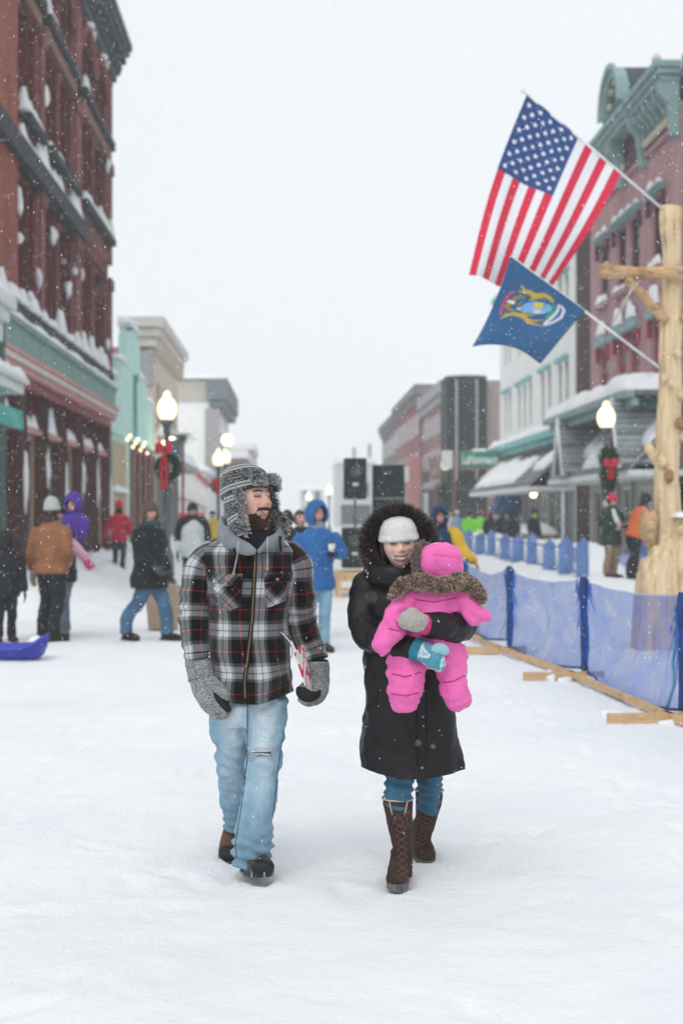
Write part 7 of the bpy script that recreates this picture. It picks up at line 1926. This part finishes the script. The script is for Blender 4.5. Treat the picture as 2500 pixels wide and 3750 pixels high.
# head
WHC = P(1459, 1992, WY - .07)
WM = Matrix.Translation(Vector(WHC)) @ Matrix.Rotation(math.radians(2), 4, 'Z') @ Matrix.Rotation(math.radians(2), 4, 'X') @ Matrix.Rotation(math.radians(-4), 4, 'Y') @ Matrix.Scale(.96, 4)
SKW = (.90, .65, .54)
hg = head_geo(6, skin=SKW, smile=1.0, red=.75, lips=(.50, .16, .18), eyes='squint', open_=.007, brow=(.12, .07, .05))
body = rotg(hg, WM); body.join(loft([K_(1468, 2130, WY, 110, .06), K_(1467, 2090, WY, 84, .05), K_(1466, 2050, WY - .01, 80, .05)], n=24, m=14, col=np.array(SKW)))
mesh('body', body, M_SKIN, wom, usecol=True)
hb_ = hg.bvh(); g = teeth_strip(.0225, -.0545, -.0655, 8, 16, .0025)
mesh('teeth', rotg(g, WM), mat('white_teeth', (.88, .87, .84), .3), wom)
hair = loft([(-.075, .01, .03, .012, .03), (-.08, .012, -.04, .012, .03), (-.075, .015, -.10, .01, .025)], n=14, m=16, ref=(0, -1, 0)); hr2 = loft([(.075, .01, .03, .012, .03), (.08, .012, -.04, .012, .03), (.075, .015, -.10, .01, .025)], n=14, m=16, ref=(0, -1, 0)); hair.join(hr2)
mesh('hair', rotg(hair, WM), mat('dark_brown_hair', (.05, .03, .022), .5, .3, 60, .4, 200, stretch=(1, 1, .1)), wom)
KNW = knit_mat('cream_angora_knit', (.52, .51, .49), (.72, .71, .69), 170, .35)
bn_ = loft([(0, .0, .024, .0845, .106), (0, .0, .034, .089, .110), (0, .004, .06, .089, .109), (0, .008, .095, .079, .095), (0, .012, .122, .055, .064), (0, .014, .134, .02, .022)], n=60, m=50, horiz=True, wr=lambda p, t, a: .003 * fbm(p * 18, 2, 3)); 
bo = mesh('knit_hat', rotg(bn_, WM), KNW, wom)
br_ = loft([(0, -.002, .013, .086, .107), (0, -.002, .017, .092, .113), (0, -.002, .036, .094, .115), (0, .0, .048, .091, .112)], n=60, m=14, horiz=True, cap=(0, 0), wr=lambda p, t, a: .002 * fbm(p * 20, 2, 3)); mesh('brim', rotg(br_, WM), KNW, bo)
p_, n_ = sample(bn_.arr(), bn_.f, 2500); mesh('fuzz', rotg(fur(p_, n_, .006, .0008, (.6, .59, .57), (.72, .71, .7), .6, .06), WM), FUR, bo, usecol=True)
# hood shell and ruff
hd, hf = ico(5)
v = hd * (.150, .155, .165); v[:, 1] += .05; v[:, 2] -= .01
v[:, 2] = np.where(v[:, 2] < 0, v[:, 2] * 1.1, v[:, 2])
keep = [q_ for q_ in hf if np.mean(v[list(q_), 1]) > -.005]
o_ = mesh('hood', rotg(disp(G().add(v, keep), lambda p: .006 * fbm(p * 14, 3, 2)), WM), M_COAT, wom); md = o_.modifiers.new('t', 'SOLIDIFY'); md.thickness = .012; md.offset = 1
th = np.linspace(-math.radians(222) + math.pi / 2 * 0, math.radians(42), 40)
ang = np.linspace(math.radians(-52), math.radians(232), 44)
rc = np.column_stack([.134 * np.cos(ang), .008 - .05 * np.maximum(-np.sin(ang), 0) + .0 * np.sin(ang), .136 * np.sin(ang) + .0])
rt = loft(np.column_stack([rc, np.full(44, .03), np.full(44, .03)]), n=20, m=90, ref=(0, -1, 0))
fo = mesh('ruff', rotg(rt, WM), mat('dark_ruff_backing', (.02, .014, .015), .95), wom)
p_, n_ = sample(rt.arr(), rt.f, 15000)
ctr = np.array((0, -.02, 0)); rad_ = p_ - ctr; rad_[:, 1] = 0; rad_ /= np.linalg.norm(rad_, axis=1)[:, None]
_k = (n_ * rad_).sum(1) > -.35; p_, n_, rad_ = p_[_k], n_[_k], rad_[_k]
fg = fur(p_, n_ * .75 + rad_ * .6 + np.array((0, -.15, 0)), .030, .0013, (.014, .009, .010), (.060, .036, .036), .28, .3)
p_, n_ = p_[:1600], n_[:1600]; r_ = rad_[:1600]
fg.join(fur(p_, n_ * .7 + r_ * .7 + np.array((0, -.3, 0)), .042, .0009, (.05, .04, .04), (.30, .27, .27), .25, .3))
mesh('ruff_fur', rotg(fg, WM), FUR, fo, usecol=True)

# ================================================================ toddler
TYc = 6.17
tod = thing('person', 'toddler in hot pink snowsuit with fur collar held against the dark coat', 'person', P(1560, 2600, TYc))
M_PK2 = mat('hot_pink_nylon', (.76, .13, .41), .6, .10, 9, .15, 50, spec=.3, sheen=.1)
g = G()
g.join(loft([T_(1590, 2140, TYc, 74, .085), T_(1588, 2190, TYc - .01, 92, .10), T_(1586, 2260, TYc - .02, 92, .11), T_(1572, 2340, TYc, 100, .11), T_(1560, 2400, TYc + .02, 116, .11), T_(1555, 2440, TYc + .03, 90, .09)], n=40, m=60, horiz=True))
g.join(loft([T_(1512, 2180, TYc - .01, 42), T_(1478, 2225, TYc - .06, 50), T_(1440, 2285, TYc - .11, 47), T_(1412, 2340, TYc - .14, 40), T_(1404, 2368, TYc - .15, 34), T_(1414, 2392, TYc - .15, 18)], n=30, m=60, wr=lambda p, t, a: .006 * np.abs(np.sin(t * 13))**.6))
g.join(loft([T_(1660, 2180, TYc - .01, 42), T_(1700, 2215, TYc - .04, 46), T_(1735, 2245, TYc - .06, 40), T_(1758, 2268, TYc - .06, 30), T_(1764, 2282, TYc - .06, 18)], n=30, m=50, wr=lambda p, t, a: .005 * np.abs(np.sin(t * 10))**.6))
g.join(loft([T_(1490, 2390, TYc + .01, 66, .08), T_(1484, 2440, TYc - .03, 68, .085), T_(1484, 2500, TYc - .06, 60, .08), T_(1482, 2560, TYc - .07, 53, .07), T_(1480, 2585, TYc - .07, 50, .065), T_(1478, 2606, TYc - .07, 30, .04)], n=34, m=60, wr=lambda p, t, a: .006 * np.abs(np.sin(t * 11))**.6))
g.join(loft([T_(1628, 2380, TYc + .01, 62, .08), T_(1648, 2440, TYc - .02, 56, .075), T_(1662, 2500, TYc - .04, 50, .07), T_(1672, 2550, TYc - .05, 46, .065), T_(1682, 2575, TYc - .05, 42, .06), T_(1690, 2592, TYc - .05, 22, .03)], n=34, m=60, wr=lambda p, t, a: .006 * np.abs(np.sin(t * 11))**.6))
sg = disp(remesh(g, .0085, 4), lambda p: .010 * fbm(p * (12, 12, 24), 3, 3) + .006 * fbm(p * 30, 3, 5) + .007 * np.sin(p[:, 0] * 60 + p[:, 2] * 50 + 4 * vn(p * 8, 3)) * np.exp(-((p[:, 2] - 1.18) / .05)**2))
mesh('snowsuit', sg, M_PK2, tod); sbv = sg.bvh()
for pts in ([(1518, 2195), (1590, 2205), (1668, 2190)], [(1435, 2468), (1485, 2478), (1540, 2462)], [(1432, 2540), (1485, 2548), (1530, 2538)], [(1622, 2500), (1660, 2495), (1706, 2470)], [(1420, 2300), (1460, 2312)]):
    L = line_on(sbv, pts, .0, 24)
    if len(L) > 4: g = G(); g.tube(L, .0028, 5); mesh('stitch_line', g, mat('deep_pink_seam', (.42, .025, .17), .7), tod)
# head with hood, seen from behind
TM = Matrix.Translation(Vector(P(1600, 2066, TYc + .02))) @ Matrix.Rotation(math.radians(-118), 4, 'Z') @ Matrix.Rotation(math.radians(4), 4, 'X')
mesh('body', rotg(head_geo(4, scale=.80, skin=SKW), TM), M_SKIN, tod, usecol=True)
hd, hf = ico(5)
v = np.sign(hd) * np.abs(hd)**.85 * (.088, .094, .084); v[:, 1] += .012
keep = [q_ for q_ in hf if np.mean(v[list(q_), 1]) > -.052]
hgd = disp(G().add(v, keep), lambda p: .008 * fbm(p * 16, 3, 2) - .007 * np.exp(-((p[:, 0] - .01) / .005)**2) - .006 * np.exp(-((p[:, 2] - .012 - .3 * np.abs(p[:, 0])) / .005)**2) * (p[:, 1] > .02) - .004 * np.exp(-((p[:, 1] - .03) / .005)**2))
o_ = mesh('hood', rotg(hgd, TM), M_PK2, tod); md = o_.modifiers.new('t', 'SOLIDIFY'); md.thickness = .008; md.offset = 1
a = np.linspace(0, 2 * np.pi, 40); rr_ = np.column_stack([.080 * np.cos(a), np.full(40, -.062), .086 * np.sin(a), np.full(40, .017), np.full(40, .017)])
rt = loft(rr_, n=14, m=70, ref=(0, -1, 0)); p_, n_ = sample(rt.arr(), rt.f, 5200)
fo = mesh('hood_lining', rotg(rt, TM), mat('taupe_fur_backing', (.12, .095, .08), .95), tod)
mesh('lining_fur', rotg(fur(p_, n_, .014, .0016, (.13, .10, .085), (.36, .31, .27), .5, .2, clump=50), TM), FUR, fo, usecol=True)
cp_ = [T_(1432, 2190, TYc - .12, 8), T_(1452, 2166, TYc - .12, 16), T_(1486, 2136, TYc - .09, 22), T_(1530, 2128, TYc - .11, 25), T_(1600, 2142, TYc - .13, 25), T_(1658, 2134, TYc - .11, 25), T_(1698, 2126, TYc - .07, 24), T_(1736, 2158, TYc - .08, 23), T_(1758, 2186, TYc - .09, 18), T_(1768, 2204, TYc - .09, 8)]
cgm = loft(cp_, n=24, m=90, ref=(0, -1, 0)); fo = mesh('fur_collar', cgm, mat('taupe_fur_backing', (0, 0, 0)), tod)
p_, n_ = sample(cgm.arr(), cgm.f, 11000); s_ = n_[:, 1] < .4; p_, n_ = p_[s_], n_[s_]
wv_ = np.column_stack([np.ones(len(p_)), np.zeros(len(p_)), -.25 * np.ones(len(p_))])
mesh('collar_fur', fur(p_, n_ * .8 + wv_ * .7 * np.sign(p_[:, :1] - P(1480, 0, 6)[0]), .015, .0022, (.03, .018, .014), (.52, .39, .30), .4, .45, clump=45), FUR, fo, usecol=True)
# -- woman's mittens, holding the child
M_GM = knit_mat('oatmeal_knit', (.22, .20, .19), (.52, .49, .46), 190); M_CUFF = mat('pink_ribbed_cuff', (.50, .045, .16), .9)
MYg = 5.985
g = G(); g.join(loft([T_(1553, 2285, MYg + .02, 32, .03), T_(1530, 2278, MYg, 38, .03), T_(1500, 2272, MYg - .005, 40, .03), T_(1478, 2280, MYg, 32, .026), T_(1464, 2288, MYg + .01, 14, .014)], n=24, m=30, ref=(0, -1, 0))); g.join(loft([T_(1525, 2255, MYg, 20, .02), T_(1508, 2242, MYg - .01, 19, .02), T_(1492, 2240, MYg, 12, .014)], n=16, m=18))
mt = mesh('mitten', disp(remesh(g, .006, 3), lambda p: .002 * fbm(p * 80, 2, 3)), M_GM, wom)
g = loft([T_(1560, 2288, MYg + .03, 38, .036), T_(1546, 2287, MYg + .02, 36, .034), T_(1540, 2286, MYg + .02, 34, .032)], n=60, m=14, ref=(0, -1, 0), wr=lambda p, t, a: .0025 * np.sin(a * 24)); mesh('cuff', g, M_CUFF, mt)
s = NT('blue_snow_knit')
nn = s.noise(s.obj(), 22, 2, .5); nk = s.noise(s.obj(), 200, 2)
cc_ = s.ramp(nn, [(.0, (.03, .20, .29)), (.47, (.04, .26, .36)), (.5, (.55, .66, .70)), (.6, (.62, .68, .70)), (.63, (.22, .44, .54))])
s.fin(s.mix(.2, cc_, s.ramp(nk, [(.3, (.02, .1, .15)), (.7, (.5, .6, .65))])), .95, .1, .3); s.bump(nk, .4, .005)
BLM = s.m
MYb = 6.03
g = G(); g.join(loft([T_(1530, 2380, MYb + .02, 38, .034), T_(1556, 2390, MYb, 40, .034), T_(1585, 2412, MYb - .02, 38, .034), T_(1606, 2440, MYb - .02, 28, .028), T_(1612, 2458, MYb - .02, 12, .014)], n=24, m=30, ref=(0, -1, 0)))
mt = mesh('mitten', disp(remesh(g, .006, 3), lambda p: .002 * fbm(p * 80, 2, 3)), BLM, wom)
g = loft([T_(1585, 2385, MYb - .02, 20, .022), T_(1608, 2375, MYb - .03, 21, .022), T_(1628, 2384, MYb - .03, 19, .02), T_(1640, 2392, MYb - .03, 9, .01)], n=18, m=24); mesh('thumb', g, knit_mat('light_blue_knit', (.22, .45, .52), (.34, .58, .64), 200), mt)
g = loft([T_(1516, 2374, MYb + .03, 43, .042), T_(1530, 2380, MYb + .02, 43, .04), T_(1545, 2386, MYb + .01, 41, .037)], n=60, m=16, ref=(0, -1, 0), wr=lambda p, t, a: .002 * np.sin(a * 24)); mesh('cuff', g, mat('teal_ribbed_cuff', (.03, .19, .27), .9, .2, 60), mt)

# ================================================================ falling snow
def flakes(y0, y1, dens, smin, smax, rng):
    vol = (.50 * .74) * (y1**3 - y0**3) / 3
    n = int(vol * dens)
    Y = (y0**3 + rng.random(n) * (y1**3 - y0**3))**(1 / 3)
    X = rng.uniform(-.24, .30, n) * Y; Z = CH + rng.uniform(-.37, .38, n) * Y
    ok = Z > .05; X, Y, Z = X[ok], Y[ok], Z[ok]; n = len(X)
    sz = rng.uniform(smin, smax, n) / 2
    base = np.array([(1, 0, 0), (-1, 0, 0), (0, 1, 0), (0, -1, 0), (0, 0, 1), (0, 0, -1)], float)
    ax = rng.normal(size=(n, 3)) * (.45, .5, .3) + np.array((.25, 0, -1.0)); ax /= np.linalg.norm(ax, axis=1)[:, None]
    t1 = np.cross(ax, rng.normal(size=(n, 3))); t1 /= np.linalg.norm(t1, axis=1)[:, None]; t2 = np.cross(ax, t1)
    el = rng.uniform(1.4, 2.6, n)
    V = (base[None, :, 0, None] * t1[:, None] * .42 + base[None, :, 1, None] * t2[:, None] * .42 + base[None, :, 2, None] * ax[:, None] * el[:, None, None] * .42) * sz[:, None, None]
    V = V * (1 + .35 * rng.normal(size=(n, 6, 1))) + np.column_stack([X, Y, Z])[:, None]
    tri = [(0, 2, 4), (2, 1, 4), (1, 3, 4), (3, 0, 4), (2, 0, 5), (1, 2, 5), (3, 1, 5), (0, 3, 5)]
    f = (np.arange(n)[:, None, None] * 6 + np.array(tri)[None]).reshape(-1, 3)
    return V.reshape(-1, 3), f
r5 = np.random.default_rng(99)
g = G()
for a in ((1.6, 5.4, 14, .004, .008), (5.4, 9, 60, .005, .011), (9, 17, 22, .008, .015), (17, 30, 4.5, .012, .022)):
    v, f = flakes(*a, r5); g.add(v, f.tolist())
FL = mat('snowflake', (.95, .96, .97), .8, .02)
tag(mesh('falling_snow', g, FL, smooth=False), 'loose snowflakes drifting through the whole street', None, kind='stuff')

# ================================================================ snowy air
hz_ = G(); hz_.box(-430, 430, -70, 500, -1.2, 20.5)
hm = bpy.data.materials.new('snowy_air'); hm.use_nodes = True
t_ = hm.node_tree; t_.nodes.clear()
o_ = t_.nodes.new('ShaderNodeOutputMaterial'); pv = t_.nodes.new('ShaderNodeVolumePrincipled')
pv.inputs['Color'].default_value = (.93, .95, .97, 1); pv.inputs['Density'].default_value = .0017; pv.inputs['Anisotropy'].default_value = .2
t_.links.new(pv.outputs[0], o_.inputs['Volume'])
tag(mesh('haze', hz_, hm, smooth=False), kind='stuff')
